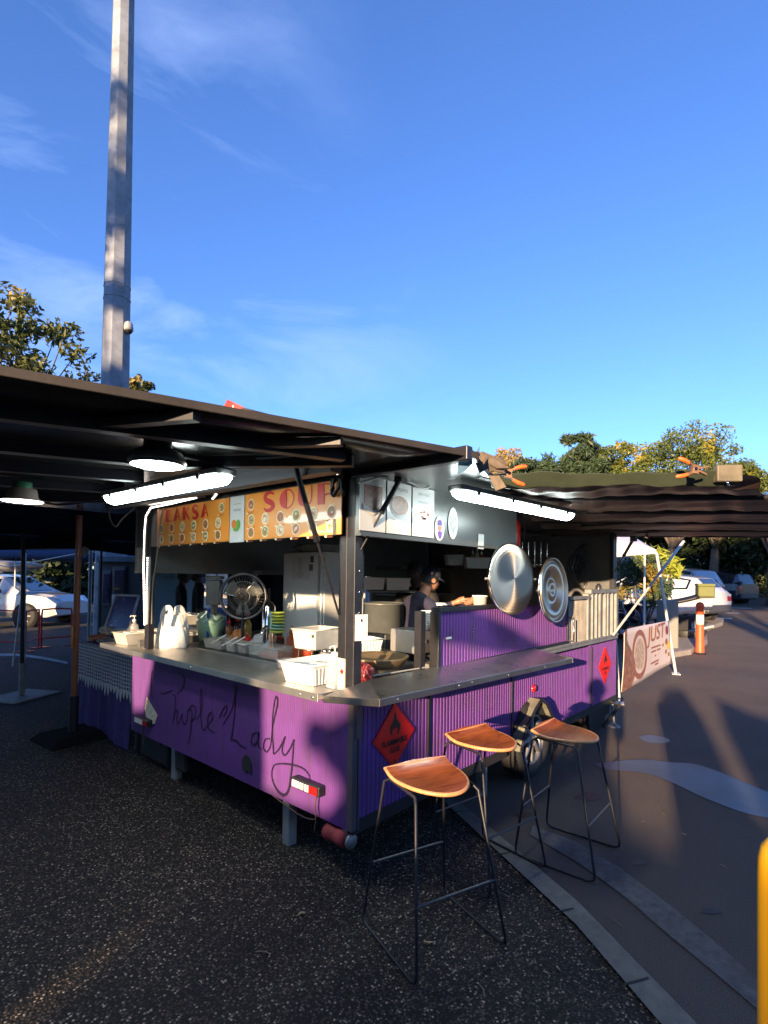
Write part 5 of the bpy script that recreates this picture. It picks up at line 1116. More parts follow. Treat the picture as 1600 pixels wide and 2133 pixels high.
for sx in (-1, 1):
    for sy in (-1, 1): mb = MB(); mb.tube([base+F@V((sx*.2, sy*.19, .43)), base+F@V((sx*.23, sy*.22, 0))], .02, 8); mb.build('leg', blu, CH)
yg = M('lime_plate', (.42, .50, .08), .5); gg = M('mint_plate', (.25, .45, .32), .5)
for i in range(7):
    c = dp(578, 1318-i*6.5, 3.7); mb = MB(); mb.lathe([(0, 0), (.04, 0), (.055, .012), (.058, .015), (.05, .006), (0, .006)], c, None, 24); tag(mb.build('melamine_plate', gg if i in (1, 2) else yg), 'lime or mint melamine plate in the stack left of the fridge foot', 'plate', 'plates stacked left of the fridge')
mb = MB(); c = zp(632, 1349, 1.0); mb.lathe([(0, 0), (.07, 0), (.10, .04), (.105, .045), (.06, .05), (0, .06)], c+V((.25, .2, -.06)), None, 24); tag(mb.build('cooking_pan', [black]), 'black pan beside the fridge foot', 'pan')
crumple('leafy_vegetable', zp(635, 1345, 1.03)+V((.1, .1, -.02)), (.07, .08, .04), M('lettuce', (.28, .38, .06), .6, 0, .5, 30, .5, 50), 'pale green leafy vegetable in the black pan', 'vegetable', 21)
mb = MB(); mb.bb((2.45, 3.0, .36), (2.95, Y1-.06, .90)); tag(mb.build('work_bench', dark_in), 'dark work bench inside the rear of the trailer', 'bench')
# interior right: shelves, pots, tubs
mb = MB(); z1 = yp(1000, 1190, 4.2).z
for z in (yp(1000, 1190, 4.1).z, yp(1000, 1236, 4.1).z): mb.bb((4.8, 3.95, z), (X1-.05, Y1-.05, z+.02))
mb.build('wall_shelf', steel_d, TR)
mb = MB(); mb.bb((4.4, 3.2, .34), (X1-.06, 3.9, 1.02)); tag(mb.build('steel_bench', steel_d), 'steel kitchen bench along the inner far wall', 'bench')
mb = MB(); mb.bb((2.75, 1.98, .34), (4.5, 2.4, .99)); mb.bb((4.55, 1.98, .34), (5.85, 2.45, 1.25)); tag(mb.build('cooking_range', steel_d), 'steel cooking bench behind the purple hatch panel', 'bench')
def stockpot(c, r, h, lab): mb = MB(); mb.lathe([(0, 0), (r, 0), (r, h), (r+.008, h), (r+.008, h-.01)], c, None, 32); mb.lathe([(0, h*.97), (r*.98, h*.97)], c, None, 32); tag(mb.build('stock_pot', M('translucent_tub', (.11, .12, .12), .4, .0, .15, 9)), lab, 'pot', 'big pots inside the side opening')
for i, (px, d, r, lab) in enumerate(((800, 4.3, .16, 'big pale pot nearest the fridge inside the side opening'), (840, 4.5, .13, 'big pale pot beside the cook inside the side opening'))):
    c = dp(px, 1316, d); stockpot(c, r, .24, lab); mb = MB(); mb.bb((c.x-.15, c.y-.15, .36), (c.x+.15, c.y+.15, c.z-.002)); tag(mb.build('pot_stand', dark_in), ['dark stand under the pot nearest the fridge', 'dark stand under the pot beside the cook'][i], 'stand', 'stands under the big pots')
for i, (px, py, d, w_, lab) in enumerate(((778, 1228, 4.9, .20, 'small white box on the far sill, nearest the fridge'), (828, 1229, 4.9, .22, 'larger white box with a hand hole on the far sill'), (992, 1184, 5.6, .26, 'white basket of bottles on the upper wall shelf'), (945, 1178, 5.6, .18, 'clear tub on the upper wall shelf'))):
    c = dp(px, py, d); tubbox('storage_tub', (c.x, c.y), w_, .16, .11, -.75, whitep if i < 3 else clearp, lab, 'tub', z=c.z, ribs=0)
mb = MB(); c0 = dp(768, 1230, 4.95); c1 = dp(868, 1230, 4.95); mb.hexa([c0+V((0, 0, -.02)), c1+V((0, 0, -.02)), c1+V((.2, .2, -.02)), c0+V((.2, .2, -.02)), c0, c1, c1+V((.2, .2, 0)), c0+V((.2, .2, 0))]); tag(mb.build('far_shelf', steel_d), 'shelf across the far opening carrying white boxes', 'shelf')
for i, (px, h) in enumerate(((985, .10), (994, .13), (1003, .09))): bottle((dp(px, 1170, 5.6).x, dp(px, 1170, 5.6).y), .022, h+.04, [food1, palef, redp][i], ['green bottle in the shelf basket', 'tall pale bottle in the middle of the shelf basket', 'small red bottle in the shelf basket'][i], cap=white, z=dp(985, 1180, 5.6).z, group='bottles in the shelf basket')
for i, (px, py, w_) in enumerate(((1112, 1152, .20), (1160, 1152, .16))):
    c = yp(px, py, Y0+1.2); mb = MB(); mb.box(c, (w_, .14, .13)); mb.box(c+V((0, -.075, .02)), (.05, .01, .02), None, 1); tag(mb.build('storage_box', [M('box_grey', (.20, .20, .19), .5), black], bevel=.005), ['grey box with a hand hole left of the inner upright', 'grey box with a hand hole right of the inner upright'][i], 'box', 'grey boxes behind the lids')
mb = MB()
for px in (1126, 1180): c = yp(px, 1150, Y0+.9); mb.bb((c.x, c.y, ZC), (c.x+.04, c.y+.03, ZT))
mb.build_each('upright', M('upright_grey', (.10, .10, .095), .5), TR)
mb = MB(); c = yp(1170, 1126, Y0+.9); mb.bb((4.2, c.y-.1, c.z), (5.8, c.y+.1, c.z+.015)); mb.build('inner_shelf', steel_d, TR)
mb = MB()
for i in range(4): a0 = 1.5*i; mb.tube(smoothpts([yp(1190+8*math.cos(a0+k_)+5*i, 1175+20*math.sin(a0+k_*.9), Y0+.3) for k_ in range(6)], 4), .007, 6)
tag(mb.build('hose_loops', blackm), 'loops of black hose hanging beside the dark fan', 'hose')
mb = MB(); mb.lathe([(0, 0), (.03, 0), (.03, .15), (.012, .18), (0, .18)], yp(1247, 1240, Y0+.02)+V((0, 0, -.06)), None, 14); tag(mb.build('pump_bottle', M('dark_bottle', (.03, .03, .04), .3)), 'dark bottle standing on the front door frame', 'bottle')
mb = MB(); a = yp(975, 1198, 3.9); mb.box(a, (.22, .05, .03)); tag(mb.build('ticket_strip', M('lime_strip', (.35, .50, .04), .5)), 'lime green strip on the inner wall behind the cook', 'strip')

# ------------------------------------------------------------------ people
def skinned(name, joints, bones, mats, assign, root_i=0, parent=None, sub=2, smoothf=.0):
    me = bpy.data.meshes.new(name); me.from_pydata([tuple(j[0]) for j in joints], bones, []); ob = bpy.data.objects.new(name, me); col.objects.link(ob)
    sk = ob.modifiers.new('s', 'SKIN'); sk.branch_smoothing = .5; ss = ob.modifiers.new('u', 'SUBSURF'); ss.levels = sub; ss.render_levels = sub
    for i, j in enumerate(joints):
        r_ = j[1] if isinstance(j[1], tuple) else (j[1], j[1]); me.skin_vertices[0].data[i].radius = r_; me.skin_vertices[0].data[i].use_root = (i == root_i)
    dg = bpy.context.evaluated_depsgraph_get(); m2 = bpy.data.meshes.new_from_object(ob.evaluated_get(dg)); bpy.data.objects.remove(ob)
    for m_ in mats: m2.materials.append(m_)
    for p in m2.polygons:
        p.use_smooth = True; p.material_index = assign(p.center)
    m2.name = name; o = bpy.data.objects.new(name, m2); col.objects.link(o)
    if parent is not None:
        org = ORG[parent.name]
        for v in m2.vertices: v.co -= org
        o.parent = parent; ORG[o.name] = org
    return o
def person(base, yaw, h, label, lean=0., head_turn=0., arms=((.0, .0), (.0, .0)), hands=None, top=navy, legs=dcloth, cap=None, hair=None, sk=skin, short=True, neck_fwd=.0, det=2):
    """base: point on the ground between the feet; yaw: facing; arms/hands in the body frame (x right, y forward)"""
    base = V(base); F = RZ(yaw-math.pi/2); s = h/1.72
    def B(x, y, z): # lean the upper body about the hips
        if z > .92 and lean: dz = z-.92; y, z = y+dz*math.sin(lean), .92+dz*math.cos(lean)
        return base+F@V((x*s, y*s, z*s))
    root = empty('person', base, label, 'person')
    J = [(B(0, 0, .95), (.155*s, .115*s)), (B(0, .01, 1.12), (.135*s, .10*s)), (B(0, 0, 1.30), (.165*s, .115*s)), (B(0, -.01, 1.42), (.12*s, .085*s)), (B(0, neck_fwd*.5, 1.49), .055*s)]
    E_ = [(0, 1), (1, 2), (2, 3), (3, 4)]
    def addj(p, r_, par): J.append((p, r_)); E_.append((par, len(J)-1)); return len(J)-1
    info = []
    for i, sx in enumerate((-1, 1)):
        hd = hands[i] if hands else (sx*.24, .05, .80)
        shp = V((sx*.19, -.005, 1.40)); hv = V(hd); mid = (shp+hv)/2; L_ = (hv-shp).length; bend = max(0, .30**2-(L_/2)**2)**.5 if L_ < .58 else .02
        el = mid+V((sx*.35, -.5, -.75)).normalized()*bend
        Bs = lambda v: B(v.x, v.y, v.z)
        k1 = addj(Bs(shp), .062*s, 3); k2 = addj(Bs(shp.lerp(el, .5)), .050*s, k1); k3 = addj(Bs(el), .040*s, k2); k4 = addj(Bs(el.lerp(hv, .5)), .036*s, k3); k5 = addj(Bs(hv), .024*s, k4)
        info.append((Bs(shp), Bs(el), Bs(hv)))
    for sx in (-1, 1):
        k1 = addj(B(sx*.09, 0, .86), .088*s, 0); k2 = addj(B(sx*.10, .01, .50), .060*s, k1); k3 = addj(B(sx*.10, -.01, .28), .052*s, k2); k4 = addj(B(sx*.105, -.02, .09), .036*s, k3); k5 = addj(B(sx*.11, .12, .03), .036*s, k4)
    neckp = J[4][0]
    def asg(c):
        l = F.transposed()@(c-base)/s
        for i in (0, 1):
            a, e, hh = info[i]
            if short:
                d1 = (c-hh).length/s; d2 = (c-e).length/s; n1 = (c-a).length/s
                # forearm and below the sleeve
                if d1 < .31 and n1 > .20 and d1+d2 < .40: return 2
                if d1 < .06: return 2
            elif (c-hh).length/s < .07: return 2
        if (c-neckp).length/s < .05: return 2
        return 0 if l.z > .90 else 1
    skinned('body', J, E_, [top, legs, sk], asg, parent=root, sub=det)
    # hands: palm, four fingers and a thumb
    for i, sx in enumerate((-1, 1)):
        a, e, hh = info[i]; d = (hh-e).normalized(); up = V((0, 0, 1)); sd2 = d.cross(up)
        if sd2.length < .1: sd2 = F@V((0, 1, 0))
        sd2.normalize(); n_ = sd2.cross(d); mb = MB()
        mb.tube([hh-d*.02*s, hh+d*.03*s, hh+d*.075*s], [.024*s, .034*s, .030*s], 10, 0)
        for f_ in range(4):
            o_ = (f_-1.5)*.017*s; L_ = (.07, .08, .076, .06)[f_]*s; b0 = hh+d*.07*s+sd2*o_
            mb.tube([b0, b0+d*L_*.45-n_*.006*s, b0+d*L_*.8-n_*.022*s, b0+d*L_*.92-n_*.038*s], [.0095*s, .009*s, .008*s, .006*s], 8)
        t0 = hh+d*.025*s+sd2*(-.028*s*sx); mb.tube([t0, t0+d*.03*s+sd2*(-.02*s*sx)-n_*.012*s, t0+d*.055*s+sd2*(-.018*s*sx)-n_*.03*s], [.013*s, .011*s, .008*s], 8)
        mb.build('hand', sk, root)
    # head with face
    hc = neckp+(B(0, .03+neck_fwd, 1.62)-B(0, 0, 1.49)); HF = RZ(yaw-math.pi/2+head_turn)@RX(-.15-lean*.4); k_ = s*.98
    mb = MB()
    def hf(u, v):
        a = 2*math.pi*u; b2 = math.pi*v; x = math.sin(b2)*math.cos(a); y = math.sin(b2)*math.sin(a); z = math.cos(b2)
        X = .074*x; Y = .095*y; Z = .118*z
        if z < 0: X *= 1-.28*z*z; Y *= 1-.10*z*z; Y += .012*(-z)
        if y > .5:   # face: brow, nose, lips, chin
            g_ = lambda cx, cz, rx, rz, am: am*math.exp(-((x-cx)/rx)**2-((z-cz)/rz)**2)
            Y += g_(0, -.12, .16, .2, .020)+g_(0, -.26, .2, .09, .010)+g_(0, -.52, .3, .09, .007)+g_(0, -.80, .35, .16, .008)+g_(0, .16, .6, .1, .004)-g_(.38, .03, .2, .11, .009)-g_(-.38, .03, .2, .11, .009)
        return hc+HF@(V((X, Y, Z))*k_)
    mb.grid(hf, 40, 32); hd_ = mb.build('head', sk, root)
    mb = MB(); mb.tube([neckp-V((0, 0, .04)), hc+HF@V((0, -.015, -.06))*k_], [.055*s, .050*s], 14); mb.build('neck', sk, root)
    for sx in (-1, 1):
        mb = MB(); mb.lathe([(0, 0), (.012, .002), (.017, .008), (.015, .010), (.008, .006), (0, .005)], hc+HF@(V((sx*.073, -.008, -.01))*k_), HF@RY(sx*math.pi/2), 14, sx=1.0, sy=1.0); mb.build('ear', sk, hd_)
        mb = MB(); mb.lathe([(0, .007), (.006, .005), (.009, 0)], hc+HF@(V((sx*.028, .084, .004))*k_), HF@RX(-math.pi/2), 12); mb.build('eye', M('eye_dark', (.05, .04, .035), .2), hd_)
    mb = MB(); mb.tube([hc+HF@(V((x, .096-.18*abs(x), -.060))*k_) for x in (-.024, -.012, 0, .012, .024)], [.002, .0045, .005, .0045, .002], 6); mb.build('mouth', M('lips', (.22, .08, .06), .5), hd_)
    # hair / cap
    mb = MB()
    def hr(u, v):
        a = 2*math.pi*u; lim = math.pi*(.62-.24*max(0, math.sin(a))**1.0); b2 = lim*v; r_ = 1.07+.015*math.sin(9*a+3*b2)
        return hc+HF@(V((.076*math.sin(b2)*math.cos(a)*r_, .098*math.sin(b2)*math.sin(a)*r_-.004, .120*math.cos(b2)*r_))*k_)
    mb.grid(hr, 36, 16); mb.build('hair', hair or M('black_hair', (.012, .010, .009), .5, 0, .3, 60, .4, 90), root)
    if cap:
        mb = MB()
        def cf(u, v): a = 2*math.pi*u; b2 = math.pi*.46*v; return hc+HF@(V((.084*math.sin(b2)**.8*math.cos(a), .106*math.sin(b2)**.8*math.sin(a), .02+.118*math.cos(b2)))*k_)
        mb.grid(cf, 32, 12)
        def bf(u, v): a = math.pi*(.12+.76*u); rr = 1+.62*v*math.sin(math.pi*u)**.5; return hc+HF@(V((.084*math.cos(a)*(1+.15*v), .104*math.sin(a)*rr, .034-.02*v*v))*k_)
        mb.grid(bf, 16, 6); mb.build('cap', cap, root, solid=.003)
    return root
# the cook: bending towards the hatch with a tub in the hands
hp_ = dp(903, 1203, 3.75)
yawc = YAW-R(62)
cookz = hp_.z-1.62*.93
cb = V((hp_.x, hp_.y, .34)) ; fw = V((math.cos(yawc), math.sin(yawc), 0)); cb = cb-fw*.20
s_ck = (hp_.z-.34-.02)/1.60
handp = dp(968, 1254, 3.72); rel = RZ(yawc-math.pi/2).transposed()@(handp-cb)
hk = 1.72*s_ck
def inv_lean(v, lean):      # undo the lean so that the hand lands where it is in the photo
    y, z = v.y/s_ck, v.z/s_ck; dz = z-.92; q = dz/ math.cos(lean); return (v.x/s_ck, y-q*math.sin(lean), .92+q)
ln = .22
ckcap = M('cap_navy', (.012, .012, .02), .8); cooksk = M('skin_cook', (.34, .15, .08), .5, 0, .1, 20)
hl = inv_lean(rel, ln)
cook = person(cb, yawc, hk, 'cook in a dark cap and T-shirt leaning at the hatch with a white tub', lean=ln, hands=((hl[0]-.06, hl[1]-.04, hl[2]), (hl[0]+.05, hl[1]+.0, hl[2]-.01)), cap=ckcap, sk=cooksk, neck_fwd=.03)
mb = MB(); c = dp(1000, 1252, 3.70); mb.lathe([(0, -.035), (.045, -.035), (.052, .03), (.056, .03), (.056, .04), (0, .042)], c, None, 28); tag(mb.build('takeaway_tub', whitep), 'small white takeaway tub held out by the cook', 'tub')
crumple('paper_towel', dp(915, 1262, 3.6), (.05, .05, .02), whitep, 'white paper towel lying at the near end of the hatch panel', 'towel', 31)
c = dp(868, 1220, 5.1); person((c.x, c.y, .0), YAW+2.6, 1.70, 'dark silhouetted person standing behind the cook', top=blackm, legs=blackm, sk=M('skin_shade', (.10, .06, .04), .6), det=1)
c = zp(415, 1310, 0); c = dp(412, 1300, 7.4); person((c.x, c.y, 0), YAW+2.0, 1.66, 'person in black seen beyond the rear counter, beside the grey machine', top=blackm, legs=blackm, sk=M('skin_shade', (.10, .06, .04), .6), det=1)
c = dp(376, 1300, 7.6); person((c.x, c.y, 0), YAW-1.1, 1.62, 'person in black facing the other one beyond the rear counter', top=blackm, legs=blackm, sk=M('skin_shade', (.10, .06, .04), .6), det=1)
# the one taking the picture, standing just behind and right of the lens: the shadow on the trailer side
pb = SU(.32, -1.3, 0); person(pb, SUN_AZ, 1.62+.0, 'person standing behind the view, hands raised', hands=((-.10, .30, 1.25), (.10, .30, 1.25)), top=dcloth, det=1)

# ------------------------------------------------------------------ lamp mast with camera
mp_ = dp(231, 1184, 11.0); mx_, my_ = mp_.x, mp_.y
LM = empty('lamp_mast', (mx_, my_, 0), 'tall tapering octagonal steel lamp mast rising behind the canopy', 'lamp mast')
galv_m = M('mast_steel', (.22, .245, .28), .55, .35, .22, 3, .08, 9, dirt=.45)
mb = MB(); rot8 = RZ(R(41+10)); mb.lathe([(.33, 0), (.285, 5.5), (.215, 13.8), (.16, 20), (0, 20)], (mx_, my_, 0), rot8, 8, smooth=False); mb.build('mast', galv_m, LM, bevel=.01)
mb = MB()
for z in (7.35, 7.62): r_ = .285-.0084*(z-5.5)+.004; mb.tube([V((mx_, my_, z))+rot8@V((r_*math.cos(i*math.pi/4), r_*math.sin(i*math.pi/4), 0)) for i in range(8)], .008, 6, closed=True, smooth=False)
mb.build('strap', galv, LM)
cc = dp(268, 683, 11.0); cr_ = empty('security_camera', cc, 'small grey dome camera on the side of the lamp mast', 'camera')
mb = MB(); mb.lathe([(0, .13), (.04, .13), (.08, .09), (.095, 0), (.09, -.06), (0, -.06)], cc, None, 20); mb.tube([cc+V((0, 0, .10)), V((mx_, my_, cc.z+.10))], .025, 8); mb.build('housing', M('camera_grey', (.30, .31, .30), .5), cr_)
mb = MB(); mb.lathe([(.075, -.06), (.06, -.11), (0, -.13)], cc, None, 18); mb.build('dome_glass', black, cr_)

# ------------------------------------------------------------------ trees
npr = np.random.default_rng(5)
def leaves(name, centers, radii, per, size, mat, parent, aspect=2.6, droop=.3, seed=1):
    rg = np.random.default_rng(seed); C_ = []
    for c, r_, n in zip(centers, radii, per):
        d = rg.normal(size=(n, 3)); d /= np.linalg.norm(d, axis=1)[:, None]; q = d*(rg.random((n, 1))**.45)*np.array(r_); C_.append(q+np.array(c))
    P = np.concatenate(C_); n = len(P); a = rg.normal(size=(n, 3)); a[:, 2] -= droop; a /= np.linalg.norm(a, axis=1)[:, None]
    b = rg.normal(size=(n, 3)); b -= a*(a*b).sum(1)[:, None]; b /= np.linalg.norm(b, axis=1)[:, None]
    s = size*(.6+.8*rg.random((n, 1))); a = a*s*aspect/2; b = b*s/2
    Vv = np.stack([P-a, P+b-a*.1, P+a, P-b-a*.1], 1).reshape(-1, 3)-np.array(ORG[parent.name])
    me = bpy.data.meshes.new(name); me.vertices.add(4*n); me.vertices.foreach_set('co', Vv.ravel()); me.loops.add(4*n); me.loops.foreach_set('vertex_index', np.arange(4*n)); me.polygons.add(n); me.polygons.foreach_set('loop_start', np.arange(n)*4); me.polygons.foreach_set('loop_total', np.full(n, 4)); me.update(); me.validate()
    me.materials.append(mat); o = bpy.data.objects.new(name, me); col.objects.link(o); o.parent = parent; return o
barkm = M('bark', (.10, .08, .06), .9, 0, .3, 12, .6, 30)
def tree(base, h, crown_c, crown_r, label, lm, nclump=40, per=160, leaf=.07, aspect=2.6, cr_r=.28, seed=1, trunk_r=.18, group=None, lean=(0, 0), limbs=14, name='tree', shell=.55):
    rg = random.Random(seed); base = V(base); root = empty(name, base, label, 'tree', group)
    cc = V(crown_c); R_ = crown_r if isinstance(crown_r, (tuple, list)) else (crown_r,)*3; cl = []
    while len(cl) < nclump:
        d = V((rg.gauss(0, 1), rg.gauss(0, 1), rg.gauss(0, 1))).normalized()
        if d.z > .86 and aspect > 4: continue
        k_ = (shell+(1-shell)*rg.random())*(1+.12*math.sin(5*math.atan2(d.y, d.x)+seed)*math.cos(4*d.z+seed)+.07*math.sin(9*d.z+7*d.x+seed))
        p = cc+V((d.x*R_[0]*k_, d.y*R_[1]*k_, d.z*R_[2]*k_*(1 if d.z > 0 else .8))); cl.append(p)
    mb = MB(); fork = base.lerp(cc, .45); fork.x = base.x+lean[0]; fork.y = base.y+lean[1]
    mb.tube(smoothpts([base, base.lerp(fork, .5)+V((rg.uniform(-.1, .1), rg.uniform(-.1, .1), 0)), fork], 4), [trunk_r*(1.25-.5*i/8) for i in range(9)], 10)
    for p in sorted(cl, key=lambda q: rg.random())[:limbs]:
        m_ = fork.lerp(p, .5)+V((rg.uniform(-.3, .3), rg.uniform(-.3, .3), rg.uniform(-.1, .3))); mb.tube(smoothpts([fork, m_, p], 4), [trunk_r*.38*(1-i/8*.85) for i in range(9)], 6)
    mb.build('trunk', barkm, root)
    mean = sum(R_)/3
    rad = [tuple(mean*cr_r*rg.choice((.75, .85, 1.0, 1.15, 1.35))*k_ for k_ in (1.1, 1.1, .75)) for _ in cl]
    leaves('crown', cl, rad, [int(per*rg.uniform(.6, 1.4)) for _ in cl], leaf, lm, root, aspect, seed=seed); return root
lf_a = leafmat('leaf_olive', (.045, .065, .018), (.15, .16, .045), (.34, .25, .04), .9, .60)
lf_y = leafmat('leaf_yellow_green', (.05, .075, .015), (.15, .18, .035), (.38, .30, .03), .6, .57)
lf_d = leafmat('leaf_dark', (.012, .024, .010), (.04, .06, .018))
lf_t = leafmat('leaf_tan', (.20, .15, .05), (.38, .28, .10), (.48, .30, .04), .5, .55)
lf_c = leafmat('leaf_blue_green', (.03, .055, .03), (.08, .12, .05), (.45, .28, .03), .5, .62)
# left tree
p = dp(-30, 1184, 14.0); tree((p.x, p.y, 0), 10, dp(0, 735, 14.0), (2.5, 2.5, 2.1), 'olive leaved tree with bare forked twigs at the left edge above the canopy', lf_a, 62, 110, .075, 2.8, .17, 3, .13, shell=.35, limbs=50)
p = dp(300, 1184, 15.5); tree((p.x, p.y, 0), 7, dp(284, 806, 15.5), (.35, .35, .40), 'small leafy tree top just right of the lamp mast', lf_a, 12, 80, .062, 2.8, .4, 8, .06, limbs=9)
# right row
GRT = 'trees beyond the tarp awning'
def rtree(px, py, d, rx, rz, lm, lab, seed, leaf=.065, n=50, per=330, base_px=None, aspect=2.4, cr=.26, shell=.5):
    c = dp(px, py, d); b_ = dp(base_px or px, 1184, d); return tree((b_.x, b_.y, gz(b_.x)), 8, c, (rx, rx, rz), lab, lm, n, per, leaf, aspect, cr, seed, .22, GRT, shell=shell, limbs=18)
rtree(1050, 1010, 26, 1.9, 1.7, lf_t, 'tan and yellow tree nearest the canopy corner', 11)
rtree(1130, 1000, 24, 1.5, 1.75, lf_c, 'spiky blue green tree with yellow patches behind the bright clamp', 25, .075, 60, 190, aspect=4.5, cr=.27, shell=.3)
rtree(1205, 985, 24, 1.3, 1.75, lf_c, 'taller spiky dark green tree in the middle of the row', 23, .075, 60, 190, aspect=4.5, cr=.27, shell=.3)
rtree(1285, 1005, 25, 1.8, 1.9, lf_y, 'yellow tinted tree right of the spiky ones', 14)
rtree(1400, 1000, 25, 2.5, 2.45, lf_y, 'tall yellow green tree, highest of the row, behind the red handled clamp', 15, n=70, per=230)
rtree(1490, 1005, 26, 2.1, 1.9, lf_y, 'lower yellow green tree right of the highest one', 16, n=50)
rtree(1610, 1040, 24, 1.6, 1.3, lf_y, 'yellow green tree at the right edge behind the frayed tarp', 17, n=40)
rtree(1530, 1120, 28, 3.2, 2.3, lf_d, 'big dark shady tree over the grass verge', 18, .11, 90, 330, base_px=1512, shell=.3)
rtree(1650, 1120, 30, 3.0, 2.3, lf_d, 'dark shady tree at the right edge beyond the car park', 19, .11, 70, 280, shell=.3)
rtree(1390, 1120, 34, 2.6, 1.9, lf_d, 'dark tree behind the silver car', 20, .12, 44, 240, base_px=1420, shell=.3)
# undergrowth hedges closing the view beyond the car park
def bush(px, py, d, rx, rz, lm, lab, seed, n=20, per=170, leaf=.09, aspect=2.2, group=None, name='shrub', cat='shrub'):
    c = dp(px, py, d); root = empty(name, (c.x, c.y, gz(c.x)), lab, cat, group); rg = random.Random(seed)
    cl = [c+V((rg.uniform(-rx, rx)*.8*_r.x+rg.uniform(-.4, .4), rg.uniform(-rx, rx)*.8*_r.y+rg.uniform(-.4, .4), rg.uniform(-rz, rz)*.7)) for _ in range(n)]
    leaves('foliage', cl, [(rx*.4, rx*.4, rz*.5)]*n, [per]*n, leaf, lm, root, aspect, seed=seed)
    mb = MB()
    for i in range(5): mb.tube([V((c.x+.05*i, c.y, gz(c.x))), cl[i]], [.03, .012], 5)
    mb.build('stems', barkm, root); return root
GB = 'shrubs closing the far side of the car park'
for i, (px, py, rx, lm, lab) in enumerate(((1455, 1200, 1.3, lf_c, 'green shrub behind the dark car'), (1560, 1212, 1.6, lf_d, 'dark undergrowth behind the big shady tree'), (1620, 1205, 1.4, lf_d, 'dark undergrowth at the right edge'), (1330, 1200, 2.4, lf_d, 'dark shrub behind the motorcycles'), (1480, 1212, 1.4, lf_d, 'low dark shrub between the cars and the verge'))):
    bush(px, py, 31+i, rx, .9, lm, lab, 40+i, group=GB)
# low far trees behind everything: one wooded mass
rootw = empty('woodland', (60, 60, gz(60)), 'distant wooded edge behind the car park', 'woodland'); rootw['kind'] = 'stuff'
cl = []; rd = []; rg = random.Random(77)
for i in range(130):
    px = -1200+i*30+rg.uniform(-10, 10); d = rg.uniform(42, 60); c = dp(px, 1184, d); cl.append((c.x, c.y, rg.uniform(1.2, 4.6))); rd.append((3.0, 3.0, 2.2))
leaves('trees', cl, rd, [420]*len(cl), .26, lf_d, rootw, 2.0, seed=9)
# bright young bamboo like shrub by the white gazebo
lf_b = leafmat('leaf_bright', (.16, .22, .02), (.42, .42, .06))
bush(1372, 1165, 13.0, .42, .50, lf_b, 'bright yellow green bamboo shrub under the white gazebo corner', 61, 12, 60, .05, 6.0)
bush(1330, 1215, 12.0, .55, .62, lf_c, 'feathery green plant behind the white banner', 62, 16, 150, .035, 4.5)
# pale building behind the trees on the right
c0 = dp(1350, 1184, 40); c1 = dp(1500, 1184, 40); d_ = (c1-c0).normalized(); BR = empty('pale_building', (c0.x, c0.y, .7), 'pale building glimpsed between the dark trees', 'building')
F = frame3(d_, V((0, 0, 1)).cross(d_), V((0, 0, 1))); cm = (c0+c1)/2+F@V((0, 4, 0)); wallp = M('pale_render', (.45, .40, .38), .8, 0, .1, 2)
mb = MB(); mb.box(V((cm.x, cm.y, 2.6)), ((c1-c0).length, 6, 4.4), F); mb.build('wall', wallp, BR)
for i in range(4): mb = MB(); mb.box(c0+d_*(1+1.3*i)+F@V((0, .96, 0))+V((0, 0, 1.8-1.55+.9)), (.7, .1, 1.0), F); mb.build('window', M('dark_glass', (.03, .035, .04), .1), BR)
mb = MB(); mb.box(V((cm.x, cm.y, 4.9)), ((c1-c0).length+.6, 6.6, .25), F); mb.build('roof', mgrey, BR)

